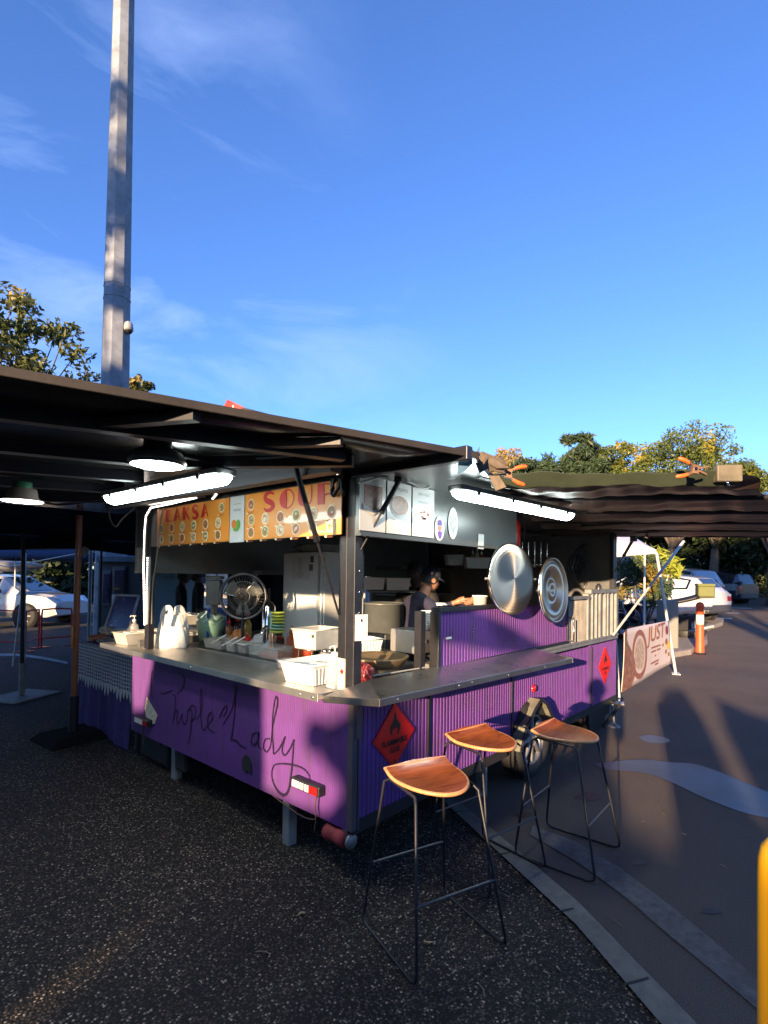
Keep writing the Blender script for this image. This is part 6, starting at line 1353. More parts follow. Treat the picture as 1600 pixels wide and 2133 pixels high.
# ------------------------------------------------------------------ vehicles
whitepaint = M('white_car_paint', (.62, .62, .62), .25, .0, .03, 3, coat=.6); silver = M('silver_car_paint', (.33, .36, .42), .28, .5, .04, 3, coat=.5); darkpaint = M('dark_car_paint', (.02, .025, .04), .22, .3, .1, 3, coat=.7)
glassd = M('car_glass', (.015, .018, .022), .06, 0, .1, spec=.8, coat=.5); redlamp = M('red_lamp', (.4, .01, .01), .2, coat=.5)
def car(loc, yaw, L_, W_, H_, paint, label, st, wheel_x, group=None, box=False, trim=dgrey):
    """st: stations (x, bottom, belt, roof, half width, roof half width)"""
    loc = V(loc); root = empty('parked_car', loc, label, 'car', group); F = RZ(yaw); P = lambda x, y, z: loc+F@V((x, y, z))
    vs = []; n = len(st); K = 12
    for (x, zb, zs, zr, w_, wr) in st:
        ring = [(-w_*.90, zb), (-w_, zb+.15), (-w_, (zb+zs)/2+.05), (-w_*.97, zs), (-wr, zr-.04), (-wr*.8, zr), (wr*.8, zr), (wr, zr-.04), (w_*.97, zs), (w_, (zb+zs)/2+.05), (w_, zb+.15), (w_*.90, zb)]
        vs += [P(x, y, z) for y, z in ring]
    mb = MB(); gm = MB(); fs = []
    for i in range(n-1):
        for j in range(K):
            a = i*K+j; b2 = i*K+(j+1) % K; f_ = (a, b2, b2+K, a+K)
            tall0 = st[i][3]-st[i][2]; tall1 = st[i+1][3]-st[i+1][2]; cab = tall0 > .12 or tall1 > .12; both = tall0 > .12 and tall1 > .12
            if j in (3, 7) and both or (j in (5,) and cab and not both): gm.add([vs[k_] for k_ in f_], [(0, 1, 2, 3)], 0, False)
            fs.append(f_)
    mb.add(vs, fs+[tuple(range(K)), tuple(range(n*K-1, (n-1)*K-1, -1))], 0, True)
    body = mb.build('body', paint, root); body.data.polygons.foreach_set('use_smooth', [False]*len(body.data.polygons)); bv = body.modifiers.new('b', 'BEVEL'); bv.width = .02; bv.segments = 2; bv.limit_method = 'ANGLE'; bv.angle_limit = R(35)
    bpy.context.view_layer.update()
    
    # windows slightly proud, split by pillars
    wn = MB(); cx = loc
    for k_ in range(0, len(gm.v), 4):
        q = gm.v[k_:k_+4]; cen = sum(q, V())/4; nrm = (q[1]-q[0]).cross(q[3]-q[0]).normalized(); out_ = (cen-V((loc.x, loc.y, cen.z))); out_ = F@V(((F.transposed()@(cen-loc)).x*.2, (F.transposed()@(cen-loc)).y, .3))
        if nrm.dot(out_) < 0: nrm = -nrm
        wn = MB(); wn.add([cen+(p-cen)*.86+nrm*.008 for p in q], [(0, 1, 2, 3)]); wn.build('window', glassd, root, solid=.004)
    for x in wheel_x:
        for sy in (-1, 1):
            mb = MB(); c = P(x, sy*(st[2][4]+.002), .31); rot = F@RX(math.pi/2); mb.lathe([(0, 0), (.38, 0), (.38, .02), (0, .02)], c+F@V((0, .01*sy, 0)), rot, 28); mb.build('wheel_arch', blackm, root)
            mb = MB(); c = P(x, sy*(st[2][4]-.06), .32); mb.lathe([(.20, -.10), (.30, -.105), (.325, -.07), (.325, .07), (.30, .105), (.20, .10)], c, rot, 32); wo = mb.build('wheel', rubber, root)
            mb = MB(); mb.lathe([(.20, -.10), (.19, 0), (.20, .10)], c, rot, 28)
            for k_ in range(6): a = k_*math.pi/3; mb.tube([c+F@V((0, sy*.085, 0)), c+F@V((.19*math.cos(a), sy*.09, .19*math.sin(a)))], .022, 6)
            mb.lathe([(0, .09), (.05, .09), (.05, -.09), (0, -.09)], c, rot, 14); mb.build('rim', steel_d, wo)
    mb = MB()
    for sy in (-1, 1): mb.box(P(0, sy*(st[2][4]+.004), .36), (L_*.5, .02, .12), F)
    mb.build('sill', trim, root)
    xs0, xs1 = st[0][0], st[-1][0]
    for sy in (-1, 1):
        mb = MB(); mb.box(P(xs0+.06, sy*st[0][4]*.86, st[0][2]-.12), (.14, .26, .16), F); mb.build('tail_lamp', redlamp, root, bevel=.02)
        mb = MB(); mb.box(P(xs1-.08, sy*st[-1][4]*.84, st[-1][2]-.10), (.16, .3, .11), F); mb.build('headlight', M('headlight_glass', (.6, .6, .62), .1, coat=.6), root, bevel=.02)
        mb = MB(); mb.box(P(L_*.14, sy*(st[2][4]+.09), st[3][2]+.05), (.10, .16, .11), F); mb.build('wing_mirror', trim, root, bevel=.03)
        for x in (-.25, .55): mb = MB(); mb.box(P(x, sy*(st[2][4]+.004), .82), (.14, .012, .025), F); mb.build('door_handle', trim, root)
    mb = MB(); mb.box(P(xs0-.02, 0, .45), (.12, st[0][4]*1.7, .22), F); mb.build('bumper', trim, root, bevel=.03)
    for sy in (-1, 1): mb = MB(); mb.tube([P(-.9, sy*.5, H_+.01), P(-.85, sy*.5, H_+.05), P(.35, sy*.5, H_+.05), P(.42, sy*.5, H_)], .018, 6); mb.build('roof_rail', black, root)
    return root, P, F
suvst = [(-2.2, .42, .92, 1.0, .84, .66), (-2.1, .30, 1.02, 1.15, .90, .66), (-1.95, .28, 1.04, 1.50, .91, .64), (-1.2, .26, 1.02, 1.60, .92, .66), (-.1, .26, 1.0, 1.61, .92, .66), (.45, .26, .98, 1.54, .92, .62), (1.15, .26, .98, 1.03, .92, .70), (1.9, .28, .90, .95, .90, .68), (2.2, .36, .72, .76, .82, .60)]
crossst = [(-2.15, .42, .86, .94, .80, .6), (-2.05, .30, .95, 1.06, .86, .6), (-1.75, .28, .98, 1.36, .88, .58), (-1.0, .26, .96, 1.48, .89, .60), (-.05, .26, .94, 1.49, .89, .60), (.45, .26, .93, 1.42, .89, .57), (1.25, .26, .93, .98, .89, .66), (1.95, .28, .86, .90, .87, .64), (2.2, .36, .66, .70, .78, .56)]
p = gp(8, 1299); yaw_l = YAW-R(90)-R(4)
c_l, P, F = car((p.x, p.y, 0), yaw_l, 4.4, 1.8, 1.5, whitepaint, 'white car with a long roof box and red barrier before it, at the left edge', crossst, (-1.35, 1.38))
RB = empty('roof_box', P(-.2, 0, 1.54), 'long grey roof box on top of the white car at the left', 'roof box')
mb = MB(); mb.grid(lambda u, v: P(-1.5+2.7*u, -.38*math.cos(math.pi*2*v)*(math.sin(math.pi*min(1, u*.93+.07))**.35), 1.74+.17*math.sin(math.pi*2*v)*(math.sin(math.pi*min(1, u*.93+.05))**.5)), 24, 20); mb.build('shell', M('roof_box_grey', (.14, .14, .14), .35, 0, .08, 5, coat=.2), RB)
mb = MB()
for x in (-.7, .35): mb.box(P(x, 0, 1.545), (.07, 1.1, .05), F)
mb.build('crossbar', black, RB)
GC = 'cars parked beyond the motorcycles'
p = dp(1462, 1257, 26.5); car((p.x, p.y, p.z), YAW-R(90)+R(118), 4.4, 1.8, 1.6, darkpaint, 'dark car parked farthest right, before the grass verge', suvst, (-1.35, 1.35), GC)
p = dp(1378, 1262, 22.5); car((p.x, p.y, p.z), YAW-R(90)+R(112), 4.5, 1.85, 1.65, silver, 'pale blue silver car with roof rails between the white and dark cars', suvst, (-1.35, 1.35), GC)
p = dp(1352, 1288, 17.5); car((p.x, p.y, p.z), YAW-R(90)+R(122), 4.3, 1.8, 1.5, whitepaint, 'white hatchback parked behind the scooter', crossst, (-1.35, 1.35), GC)
# scooter with green delivery box
def scooter(c, yaw, s, paint, lab, box, group):
    c = V(c); root = empty('motor_scooter', c, lab, 'scooter', group); F = RZ(yaw); P = lambda x, y, z: c+F@V((x*s, y*s, z*s))
    for x in (-.62, .66):
        mb = MB(); rot = F@RX(math.pi/2); mb.lathe([(.17*s, -.05*s), (.24*s, -.055*s), (.26*s, 0), (.24*s, .055*s), (.17*s, .05*s)], P(x, 0, .26), rot, 28); wo = mb.build('wheel', rubber, root)
        mb = MB(); mb.lathe([(0, .03*s), (.17*s, .02*s), (.17*s, -.02*s), (0, -.03*s)], P(x, 0, .26), rot, 20); mb.build('rim', steel_d, wo)
    mb = MB(); mb.grid(lambda u, v: P(-.95+1.1*u, .14*math.sin(2*math.pi*v)*(.6+.4*math.sin(math.pi*u)), .62+.16*(1-u)+.13*math.cos(2*math.pi*v)-.10*u), 14, 14); mb.build('tail_fairing', paint, root)
    mb = MB(); mb.grid(lambda u, v: P(-.72+.87*u, .17*(v-.5)*2, .945-.14*u-.05*math.sin(math.pi*u)-.05*(2*v-1)**2), 12, 8); mb.build('saddle', black, root, solid=.05)
    mb = MB(); mb.hexa([P(.30, -.15, .30), P(.55, -.17, .38), P(.55, .17, .38), P(.30, .15, .30), P(.42, -.17, .95), P(.60, -.12, .92), P(.60, .12, .92), P(.42, .17, .95)]); mb.build('leg_shield', paint, root, bevel=.03)
    mb = MB(); mb.box(P(.08, 0, .30), (.55*s, .28*s, .08*s), F); mb.box(P(-.35, 0, .36), (.5*s, .2*s, .28*s), F); mb.build('footboard', blackm, root, bevel=.02)
    mb = MB(); mb.tube([P(.62, 0, .30), P(.50, 0, .90), P(.46, 0, 1.02)], .025*s, 8); mb.tube([P(.38, -.33, 1.06), P(.46, -.1, 1.02), P(.46, .1, 1.02), P(.38, .33, 1.06)], .016*s, 8); mb.build('handlebar', black, root)
    for sy in (-1, 1): mb = MB(); mb.tube([P(.42, .2*sy, 1.05), P(.44, .26*sy, 1.22)], .008*s, 6); mb.lathe([(0, .008), (.05*s, .006), (.05*s, 0)], P(.44, .27*sy, 1.25), F@RY(math.pi/2), 12, sx=1, sy=1.4); mb.build('mirror', black, root)
    mb = MB(); mb.lathe([(0, .05*s), (.06*s, .04*s), (.075*s, 0)], P(.58, 0, .93), F@RY(math.pi/2), 16); mb.build('headlight', ledw, root)
    mb = MB(); mb.grid(lambda u, v: P(.66+.28*math.sin((u-.5)*2.4), .07*(v-.5)*2, .26+.28*math.cos((u-.5)*2.4)), 10, 3); mb.build('front_mudguard', paint, root, solid=.01)
    mb = MB(); mb.tube([P(-.55, .14, .22), P(-.95, .17, .34)], [.03*s, .05*s], 12); mb.build('exhaust', steel_d, root)
    if box:
        bx = empty('delivery_box', P(-.84, 0, .86), 'lime green delivery box on the back of the scooter', 'delivery box'); m_ = M('lime_box', (.10, .11, .02), .6, 0, .12, 8, .2, 30)
        mb = MB(); mb.box(P(-.84, 0, .99), (.28*s, .30*s, .21*s), F); mb.build('box_body', m_, bx, bevel=.03)
        mb = MB(); mb.box(P(-.84, 0, 1.115), (.295*s, .315*s, .05*s), F); mb.build('flap', m_, bx, bevel=.015)
        mb = MB(); mb.box(P(-.84, 0, .878), (.30*s, .26*s, .02*s), F); mb.build('rack', black, bx)
    return root
p = zp(1392, 1350, 0); p = dp(1366, 1345, 12.9); scooter((p.x, p.y, gz(p.x)+.0), YAW-R(90)+R(160), 1.25, M('white_scooter', (.6, .6, .6), .3, coat=.4), 'white scooter carrying a lime green box, behind the orange bollard', True, 'scooters parked beyond the banner')
p = dp(1322, 1345, 12.4); scooter((p.x, p.y, gz(p.x)), YAW-R(90)+R(60), 1.05, M('blue_scooter', (.02, .05, .14), .3, coat=.5), 'dark blue motorcycle facing the view beside the white scooter', False, 'scooters parked beyond the banner')

# ------------------------------------------------------------------ bollards, banner, gazebo at the right
def bollard(c, h, r, lab, mat, base=True):
    c = V(c); root = empty('bollard', c, lab, 'bollard'); mb = MB(); mb.lathe([(r*1.1, .05), (r*1.05, .12), (r*.92, h*.5), (r*.86, h*.90), (r*.98, h*.91), (r*.98, h*.945), (r*.7, h*.985), (0, h)], c, None, 28); mb.build('post', mat, root)
    mb = MB(); mb.lathe([(r*.945, h*.58), (r*.915, h*.76)], c+V((0, 0, 0)), None, 28); o = mb.build('reflective_band', M('band_cream', (.72, .68, .60), .5, 0, .12, 20), root, solid=.003)
    if base: mb = MB(); mb.lathe([(0, 0), (r*3.2, 0), (r*3.1, .035), (r*1.6, .05), (r*1.3, .075), (0, .075)], c, None, 8, smooth=False); mb.build('base', rubber, root)
    return root
p = zp(1458, 1366, 0); hb = 1.13*((1366-1254)/FPX*(V((p.x, p.y, 0))-V((0, 0, 0))).length*math.cos(math.atan2((1458-800), FPX))/1.13); bollard((p.x, p.y, 0), hb*1.0, .062*hb/1.1*1.25, 'orange plastic bollard with a cream band on a black base', M('bollard_orange', (.70, .09, .03), .45, 0, .08, 8))
# grey electrical cabinet post behind the gazebo leg
p = zp(1390, 1360, 0); pt = dp(1390, 1250, 11.2); c0 = dp(1390, 1350, 11.2); mb = MB(); mb.box(V((c0.x, c0.y, (pt.z)/2)), (.36, .30, pt.z), RZ(YAW)); tag(mb.build('utility_cabinet', M('cabinet_cream', (.20, .205, .18), .6, 0, .1, 5, dirt=.2), bevel=.03), 'pale grey utility cabinet behind the white gazebo leg', 'cabinet')
def pole(a, b2, r, mat, lab, name='pole', cat='pole', foot=None):
    a = V(a); b2 = V(b2); root = empty(name, a, lab, cat); mb = MB(); mb.tube([a, b2], r, 10); mb.build('shaft', mat, root)
    if foot: mb = MB(); mb.box(a+V((0, 0, .006)), foot, RZ(.3)); mb.build('foot', mat, root)
    return root
wpole = M('white_pole', (.62, .60, .55), .45, .2, .1, 8, dirt=.25)
b1 = zp(1408, 1404, 0); t1 = dp(1368, 1152, 0+(b1-CAM).dot(_f)); b2_ = zp(1291, 1466, 0)
WG = empty('white_gazebo', b1, 'white gazebo with one leaning leg standing beyond the trailer', 'gazebo')
mb = MB(); mb.tube([b1, t1], .022, 10); mb.build('leg', wpole, WG); mb = MB(); mb.box(b1+V((0, 0, .008)), (.22, .12, .012), RZ(.3)); mb.build('foot', wpole, WG)
d0 = (b1-CAM).dot(_f); tA = dp(1285, 1118, d0*1.0); tB = dp(1368, 1150, d0); tC = dp(1200, 1120, d0*.9); tD = dp(1280, 1080, d0*1.5)
gzc = M('gazebo_cloth', (.55, .56, .62), .7, 0, .06, 5, .1)
def val(u, v):
    a = dp(1200, 1112, d0*1.02).lerp(dp(1368, 1146, d0), u); b3 = dp(1200, 1168, d0*1.02).lerp(dp(1368, 1153, d0), u**1.2)
    return a.lerp(b3, v)+_f*(.03*math.sin(u*14+v*3)*(1-u*.5))
mb = MB(); mb.grid(val, 30, 8); mb.grid(lambda u, v: (dp(1200, 1112, d0*1.02).lerp(dp(1368, 1146, d0), u)).lerp(dp(1290, 1100, d0+1.5), v), 20, 6); mb.build('canopy_cloth', gzc, WG, solid=.004)
mb = MB(); q = dp(1343, 1165, d0+2.2); mb.tube([V((q.x, q.y, 0)), q+V((0, 0, .1))], .02, 8); mb.build('leg', wpole, WG)
# banner
B0 = zp(1291, 1460, 0); dB0 = (B0-CAM).dot(_f)
q00 = dp(1294, 1442, dB0); q01 = dp(1300, 1312, dB0); q11 = dp(1393, 1292, d0); q10 = dp(1399, 1382, d0)
bn = empty('advertising_banner', q00, 'pink and cream banner reading JUST with a ringed cup picture, tied to the gazebo leg', 'banner')
def bq(u, v, off=0.): 
    p_ = (q00.lerp(q10, u)).lerp(q01.lerp(q11, u), v); n_ = (q10-q00).cross(q01-q00).normalized()
    if n_.dot(_f) > 0: n_ = -n_
    return p_+n_*(off+.012*math.sin(u*6+v*3))
banm = M('banner_vinyl', (.66, .55, .50), .5, 0, .05, 4)
mb = MB(); mb.grid(lambda u, v: bq(u, v), 24, 10); mb.build('vinyl_sheet', banm, bn, solid=.003)
def bring(cx, cy, r0, r1, m, name, asp=2.0, a0=0, a1=2*math.pi, off=.006):
    mb = MB(); mb.grid(lambda u, v: bq(cx+(r0+(r1-r0)*v)*math.cos(a0+(a1-a0)*u)*.36, cy+(r0+(r1-r0)*v)*math.sin(a0+(a1-a0)*u), off), 36, 2); mb.build(name, m, bn)
bro = M('banner_brown', (.30, .12, .08), .5, 0, .1, 8)
bring(.30, .50, .34, .44, bro, 'ring'); bring(.30, .50, .0, .28, M('banner_sand', (.48, .36, .26), .5, 0, .5, 18), 'cup_picture')
mb = MB(); mb.grid(lambda u, v: bq(u*(.05+.16*math.sin(math.pi*min(1, .2+v))), v, .006), 8, 12); mb.build('side_print', M('banner_dark_print', (.26, .12, .08), .5, 0, .6, 20), bn)
mb = MB(); ux = (q10-q00)/1.; uy = (q01-q00)
textmesh(mb, 'JUST', .34, bq(.66, .66, .008), (q10-q00).normalized(), (q01-q00).normalized(), off=.004, sx=1.4); mb.build('heading', bro, bn)
mb = MB()
for i, (a, z, w_) in enumerate(((.60, .52, .10), (.70, .52, .10), (.60, .44, .10), (.71, .44, .08), (.64, .34, .03), (.62, .22, .18), (.66, .16, .08))): mb.grid(lambda u, v: bq(a+(u-.5)*w_, z+(v-.5)*.035, .007), 3, 1)
mb.build('small_print', bro, bn)
for i, (a, z, r_, m_) in enumerate(((.90, .80, .10, M('berry', (.25, .04, .05), .5)), (.88, .55, .07, bro), (.93, .45, .10, M('lemon', (.75, .50, .04), .5)), (.87, .33, .05, bro), (.93, .25, .05, bro), (.80, .50, .04, bro))):
    bring(a, z, 0, r_, m_, 'fruit_print', off=.009)
pole(zp(1291, 1466, 0), dp(1283, 1330, (zp(1291, 1466, 0)-CAM).dot(_f)), .014, wpole, 'slim white banner pole at the front corner of the trailer', foot=(.16, .10, .01))
# diagonal prop from the front corner to the tarp, and end clamps
a = yp(1278, 1322, Y0-.05); b_ = zp(1424, 1128, 2.06); mb = MB(); mb.tube([a, a.lerp(b_, .62)], .013, 10); mb.tube([a.lerp(b_, .60), b_], .018, 10); tag(mb.build('awning_prop', wpole), 'pale diagonal prop holding up the far side of the tarp', 'prop')
mb = MB(); mb.tube([zp(1345, 1118, 2.06), zp(1378, 1094, 2.10)], .012, 6); mb.tube([zp(1345, 1118, 2.06), zp(1352, 1120, 2.0)], .014, 6); tag(mb.build('spring_clamp', redp), 'small red clamp gripping the far side of the tarp', 'clamp')
# yellow bollard at the right edge
q = dp(1640, 1184, 1.25); YB = empty('yellow_bollard', (q.x, q.y, 0), 'bright yellow round topped bollard cut by the right edge', 'bollard'); ztop = dp(1620, 1742, 1.25).z
mb = MB(); rr = .058; mb.lathe([(0, 0), (rr, 0), (rr, ztop-.10), (rr*.98, ztop-.06), (rr*.88, ztop-.03), (rr*.6, ztop-.006), (0, ztop)], (q.x, q.y, 0), None, 40); mb.build('post', M('yellow_paint', (.80, .40, .01), .35, 0, .05, 4, coat=.3), YB)
mb = MB(); mb.lathe([(0, 0), (.11, 0), (.11, .012), (0, .012)], (q.x, q.y, .004), None, 30); mb.build('base', M('yellow_paint', (.8, .4, .01)), YB)

# ------------------------------------------------------------------ left side: table, sign, umbrellas, barrier, booth, bin
TX = 2.0
l0 = xp(157, 1317, TX); l1 = xp(281, 1350, TX); zt_ = .86
T_y0, T_y1 = 4.78, xp(158, 1400, TX).y
T_y0 = xp(279, 1450, TX).y
TB_ = empty('stall_table', (TX+.35, (T_y0+T_y1)/2, 0), 'table draped in purple cloth at the left end of the trailer', 'table')
def skirt(u, v): return V((TX-.012*math.sin(u*40+1)*(1-v)-.02*math.sin(u*11)*(1-v)+.03*(1-v)*(-1), T_y0+(T_y1-T_y0)*u, .03+.79*v))
pcl = M('purple_cloth', (.035, .018, .13), .85, 0, .25, 8, .2, 60)
mb = MB(); mb.grid(skirt, 90, 10); mb.bb((TX, T_y0, .82), (TX+.75, T_y1, .83)); tag(mb.build('purple_tablecloth', pcl, solid=.0), 'dark purple cloth hanging to the ground over the stall table', 'tablecloth')
mb = MB(); mb.bb((TX+.02, T_y0+.02, .79), (TX+.74, T_y1-.02, .818)); mb.build('tabletop', steel_d, TB_)
for x in (TX+.06, TX+.68):
    for y in (T_y0+.08, T_y1-.08): mb = MB(); mb.tube([(x, y, .79), (x, y, 0)], .015, 8); mb.build('leg', steel_d, TB_)
# lace overlay
lace = bpy.data.materials.new('lace'); lace.use_nodes = True; t = lace.node_tree; b = t.nodes['Principled BSDF']; b.inputs['Base Color'].default_value = (.50, .50, .52, 1); b.inputs['Roughness'].default_value = .9
tcn = t.nodes.new('ShaderNodeTexCoord'); mpn = t.nodes.new('ShaderNodeMapping'); mpn.inputs['Scale'].default_value = (1, 28, 30)
vo = t.nodes.new('ShaderNodeTexVoronoi'); vo.inputs['Scale'].default_value = 1; vo.inputs['Randomness'].default_value = .15; vo.feature = 'DISTANCE_TO_EDGE'
t.links.new(tcn.outputs['Object'], mpn.inputs[0]); t.links.new(mpn.outputs[0], vo.inputs[0]); mt = t.nodes.new('ShaderNodeMath'); mt.operation = 'LESS_THAN'; mt.inputs[1].default_value = .17; t.links.new(vo.outputs['Distance'], mt.inputs[0])
ma = t.nodes.new('ShaderNodeMapRange'); ma.inputs[3].default_value = .28; ma.inputs[4].default_value = .95; t.links.new(mt.outputs[0], ma.inputs[0]); t.links.new(ma.outputs[0], b.inputs['Alpha'])
LZ = .52
mb = MB(); NL = 120
mb.grid(lambda u, v: V((TX-.03-.010*math.sin(u*45)*(1-v), T_y0-.12+(T_y1-T_y0+.12)*u, LZ+.33*v)), NL, 12, 0)
mb.grid(lambda u, v: V((TX-.03+.05*v, T_y0+(T_y1-T_y0)*u, .85)), 40, 1, 0)
mb.build
k_ = 22
for i in range(k_):     # pointed hem
    y0 = T_y0-.12+(T_y1-T_y0+.12)*i/k_; w_ = (T_y1-T_y0+.12)/k_; hh = .085*(1+.25*math.sin(i*1.7)+.2*math.sin(i*5.1))
    mb.add([(TX-.034, y0, LZ+.005), (TX-.034, y0+w_, LZ+.005), (TX-.036, y0+w_*.80, LZ-hh*.55), (TX-.037, y0+w_*.5, LZ-hh), (TX-.036, y0+w_*.2, LZ-hh*.55)], [(0, 1, 2, 3, 4)], 1)
tag(mb.build('lace_cloth', [lace, M('lace_solid', (.46, .47, .50), .9, 0, .2, 60)]), 'white lace overlay with a pointed hem along the front of the purple cloth', 'lace cloth')
zt2 = .835
# purple sign board leaning on the table
q = [xp(226, 1298, 2.35), xp(281, 1298, 2.35), xp(291, 1243, 2.45), xp(242, 1240, 2.45)]
q = [xp(218, 1312, 2.30), xp(270, 1312, 2.30), xp(290, 1241, 2.5), xp(243, 1240, 2.5)]
SB = empty('sign_board', q[0], 'purple board in a white frame leaning at the end of the table', 'sign board'); n_ = (q[1]-q[0]).cross(q[3]-q[0]).normalized()
if n_.x > 0: n_ = -n_
mb = MB(); mb.slab(q, n_, .02); mb.build('board_panel', M('violet_board', (.07, .05, .22), .3, 0, .15, 6, coat=.4), SB)
mb = MB()
for i in range(4): mb.tube([q[i]+n_*.004, q[(i+1) % 4]+n_*.004], .014, 6)
mb.build('frame', M('white_frame', (.50, .50, .52), .4), SB)
mb = MB(); ex = (q[1]-q[0]).normalized(); ey = (q[3]-q[0]).normalized(); rr = random.Random(3)
for i in range(9): a0 = q[0]+ex*(.05+rr.random()*.25)+ey*(.08+rr.random()*.35)+n_*.006; mb.tube(smoothpts([a0, a0+ex*rr.uniform(-.04, .04)+ey*.02, a0+ex*rr.uniform(.0, .05)+ey*rr.uniform(-.03, .05)], 3), .003, 4)
mb.build('chalk_marks', M('chalk', (.5, .5, .6), .8), SB)
c = V((2.16, xp(206, 1318, 2.16).y, zt2)); crumple('food_pack', c, (.09, .12, .07), M('noodle_pack', (.45, .17, .08), .5, 0, .5, 25, .2), 'orange wrapped food pack on the table left of the purple board', 'packet', 41)
crumple('food_pack', c+V((.1, .05, .05)), (.07, .08, .10), M('cream_pack', (.5, .42, .34), .5, 0, .3, 20, .2), 'cream wrapped pack behind the orange one on the table', 'packet', 42)
crumple('foil_tray', c+V((.02, -.16, 0)), (.08, .11, .05), M('foil', (.5, .48, .45), .3, .6, .2, 20, .4), 'crumpled foil tray on the table before the purple board', 'tray', 43)
bottle((2.12, xp(280, 1300, 2.12).y), .035, .16, clearp, 'clear pump bottle standing between the purple board and the long tub', cap=white, pump=True, z=ZT_)
# umbrellas
p = zp(152, 1538, 0); pt = V((p.x+.02, p.y+.03, 2.10)); UM = empty('market_umbrella', p, 'brown wooden umbrella pole on a flat black base', 'umbrella')
brw = M('brown_pole', (.20, .065, .025), .5, 0, .2, 10, coat=.2); mb = MB(); mb.tube([p+V((0, 0, .35)), pt], .028, 14); mb.build('pole', brw, UM)
mb = MB(); mb.tube([p, p+V((0, 0, .40))], .042, 14); mb.build('sleeve', black, UM)
mb = MB(); mb.hexa([p+V(v) for v in ((-.26, -.30, 0), (.30, -.22, 0), (.26, .30, 0), (-.30, .24, 0), (-.20, -.22, .07), (.22, -.16, .07), (.20, .22, .07), (-.22, .18, .07))]); mb.build('base', M('base_black', (.008, .008, .009), .95, spec=.1), UM, bevel=.015)
mb = MB(); c = p+V((-.03, -.01, .95)); mb.bb(c-V((.004, .012, .10)), c+V((.004, .012, .10))); mb.build('brass_plate', M('brass', (.5, .30, .08), .35, .8), UM)
p = zp(45, 1452, 0); UM2 = empty('umbrella_stand', p, 'black umbrella pole on a wide square steel plate at the left', 'umbrella stand')
mb = MB(); mb.tube([p, p+V((-.02, .02, 2.05))], .024, 10); mb.build('pole', black, UM2); mb = MB(); mb.tube([p, p+V((0, 0, .42))], .036, 12); mb.build('sleeve', galv, UM2)
mb = MB(); mb.box(p+V((.0, .0, .012)), (.66, .52, .02), RZ(.5)); mb.build('base_plate', galv, UM2, bevel=.004)
# black tent behind the trailer and the blue gazebo
tentm = M('black_tent_cloth', (.006, .006, .009), .8, 0, .3, 5, .1); TN = empty('black_tent', (2.5, 7, 0), 'black tent roof spanning behind the trailer at the left', 'tent')
mb = MB(); mb.grid(lambda u, v: V((-2.5+9.5*u, 4.95+4.6*v, 2.14+.35*math.sin(math.pi*v)*math.sin(math.pi*u))), 16, 8); mb.build('roof_cloth', tentm, TN, solid=.004)
mb = MB(); mb.grid(lambda u, v: V((-2.5+9.5*u, 9.55+.03*math.sin(u*40), 2.14-.24*v-.05*math.sin(math.pi*u*6)*v)), 60, 3)
mb.grid(lambda u, v: V((7.0+.02*math.sin(v*9), 4.95+4.6*u, 2.14-.25*v)), 20, 3)
mb.build('valance', tentm, TN)
for (x, y) in ((-2.4, 5.0), (6.95, 5.0), (6.95, 9.5), (-2.4, 9.5), (3.5, 9.5)): mb = MB(); mb.tube([(x, y, 0), (x, y, 2.14)], .02, 8); mb.build('leg', black, TN)
blt = M('blue_tent_cloth', (.02, .05, .12), .8, 0, .2, 4); 
def gaz(px0, px1, d, ztop, lab, mat, grp, vh=.25, legm=wpole, peak=.7, dep=3.):
    a = dp(px0, 1184, d); b2 = dp(px1, 1184, d); ex = (b2-a); ex.z = 0; L_ = ex.length; ex.normalize(); ey = V((-ex.y, ex.x, 0)); 
    if ey.dot(_f) < 0: ey = -ey
    a.z = 0; root = empty('gazebo', a, lab, 'gazebo', grp); mb = MB(); cs = [a, a+ex*L_, a+ex*L_+ey*dep, a+ey*dep]; pk = a+ex*L_/2+ey*dep/2+V((0, 0, ztop+peak))
    for i in range(4):
        p_, q_ = cs[i]+V((0, 0, ztop)), cs[(i+1) % 4]+V((0, 0, ztop)); mb.add([p_, q_, pk], [(0, 1, 2)]); mb.grid(lambda u, v: p_.lerp(q_, u)-V((0, 0, vh*v+.06*math.sin(math.pi*u)*(1-v))), 10, 2)
    mb.build('canopy_cloth', mat, root, solid=.004)
    for c in cs: mb = MB(); mb.tube([c, c+V((0, 0, ztop))], .022, 8); mb.build('leg', legm, root)
    for i in (0, 1, 3): mb = MB(); p_, q_ = cs[i], cs[(i+1) % 4]; mb.tube([p_+V((0, 0, ztop-.05)), p_.lerp(q_, .5)+V((0, 0, ztop-.45)), q_+V((0, 0, ztop-.05))], .012, 6); mb.build('truss', legm, root)
    return root
GG = 'gazebos of the stalls beyond'
gaz(-160, 190, 12.0, 2.12, 'blue gazebo beyond the white car end at the left', blt, GG)
gaz(760, 900, 9.5, 2.05, 'blue gazebo seen through the side opening behind the cook', blt, GG, dep=2.6)
gaz(340, 560, 11.5, 2.15, 'dark gazebo seen through the rear opening beyond the fan', tentm, GG)
a_ = dp(486, 845, 13); mb = MB(); RT = empty('red_tent', (a_.x, a_.y, 0), 'red tent peak showing just above the canopy edge', 'tent')
mb.add([dp(450, 875, 13), dp(474, 832, 13), dp(508, 848, 13), dp(560, 880, 13), dp(505, 900, 15), dp(450, 890, 15)], [(0, 1, 2), (0, 2, 3, 4, 5)]); mb.build('canopy_cloth', M('red_cloth', (.55, .04, .03), .7, 0, .1, 5), RT, solid=.01)
mb = MB(); mb.tube([(a_.x, a_.y, 0), a_], .03, 8); mb.build('leg', wpole, RT)
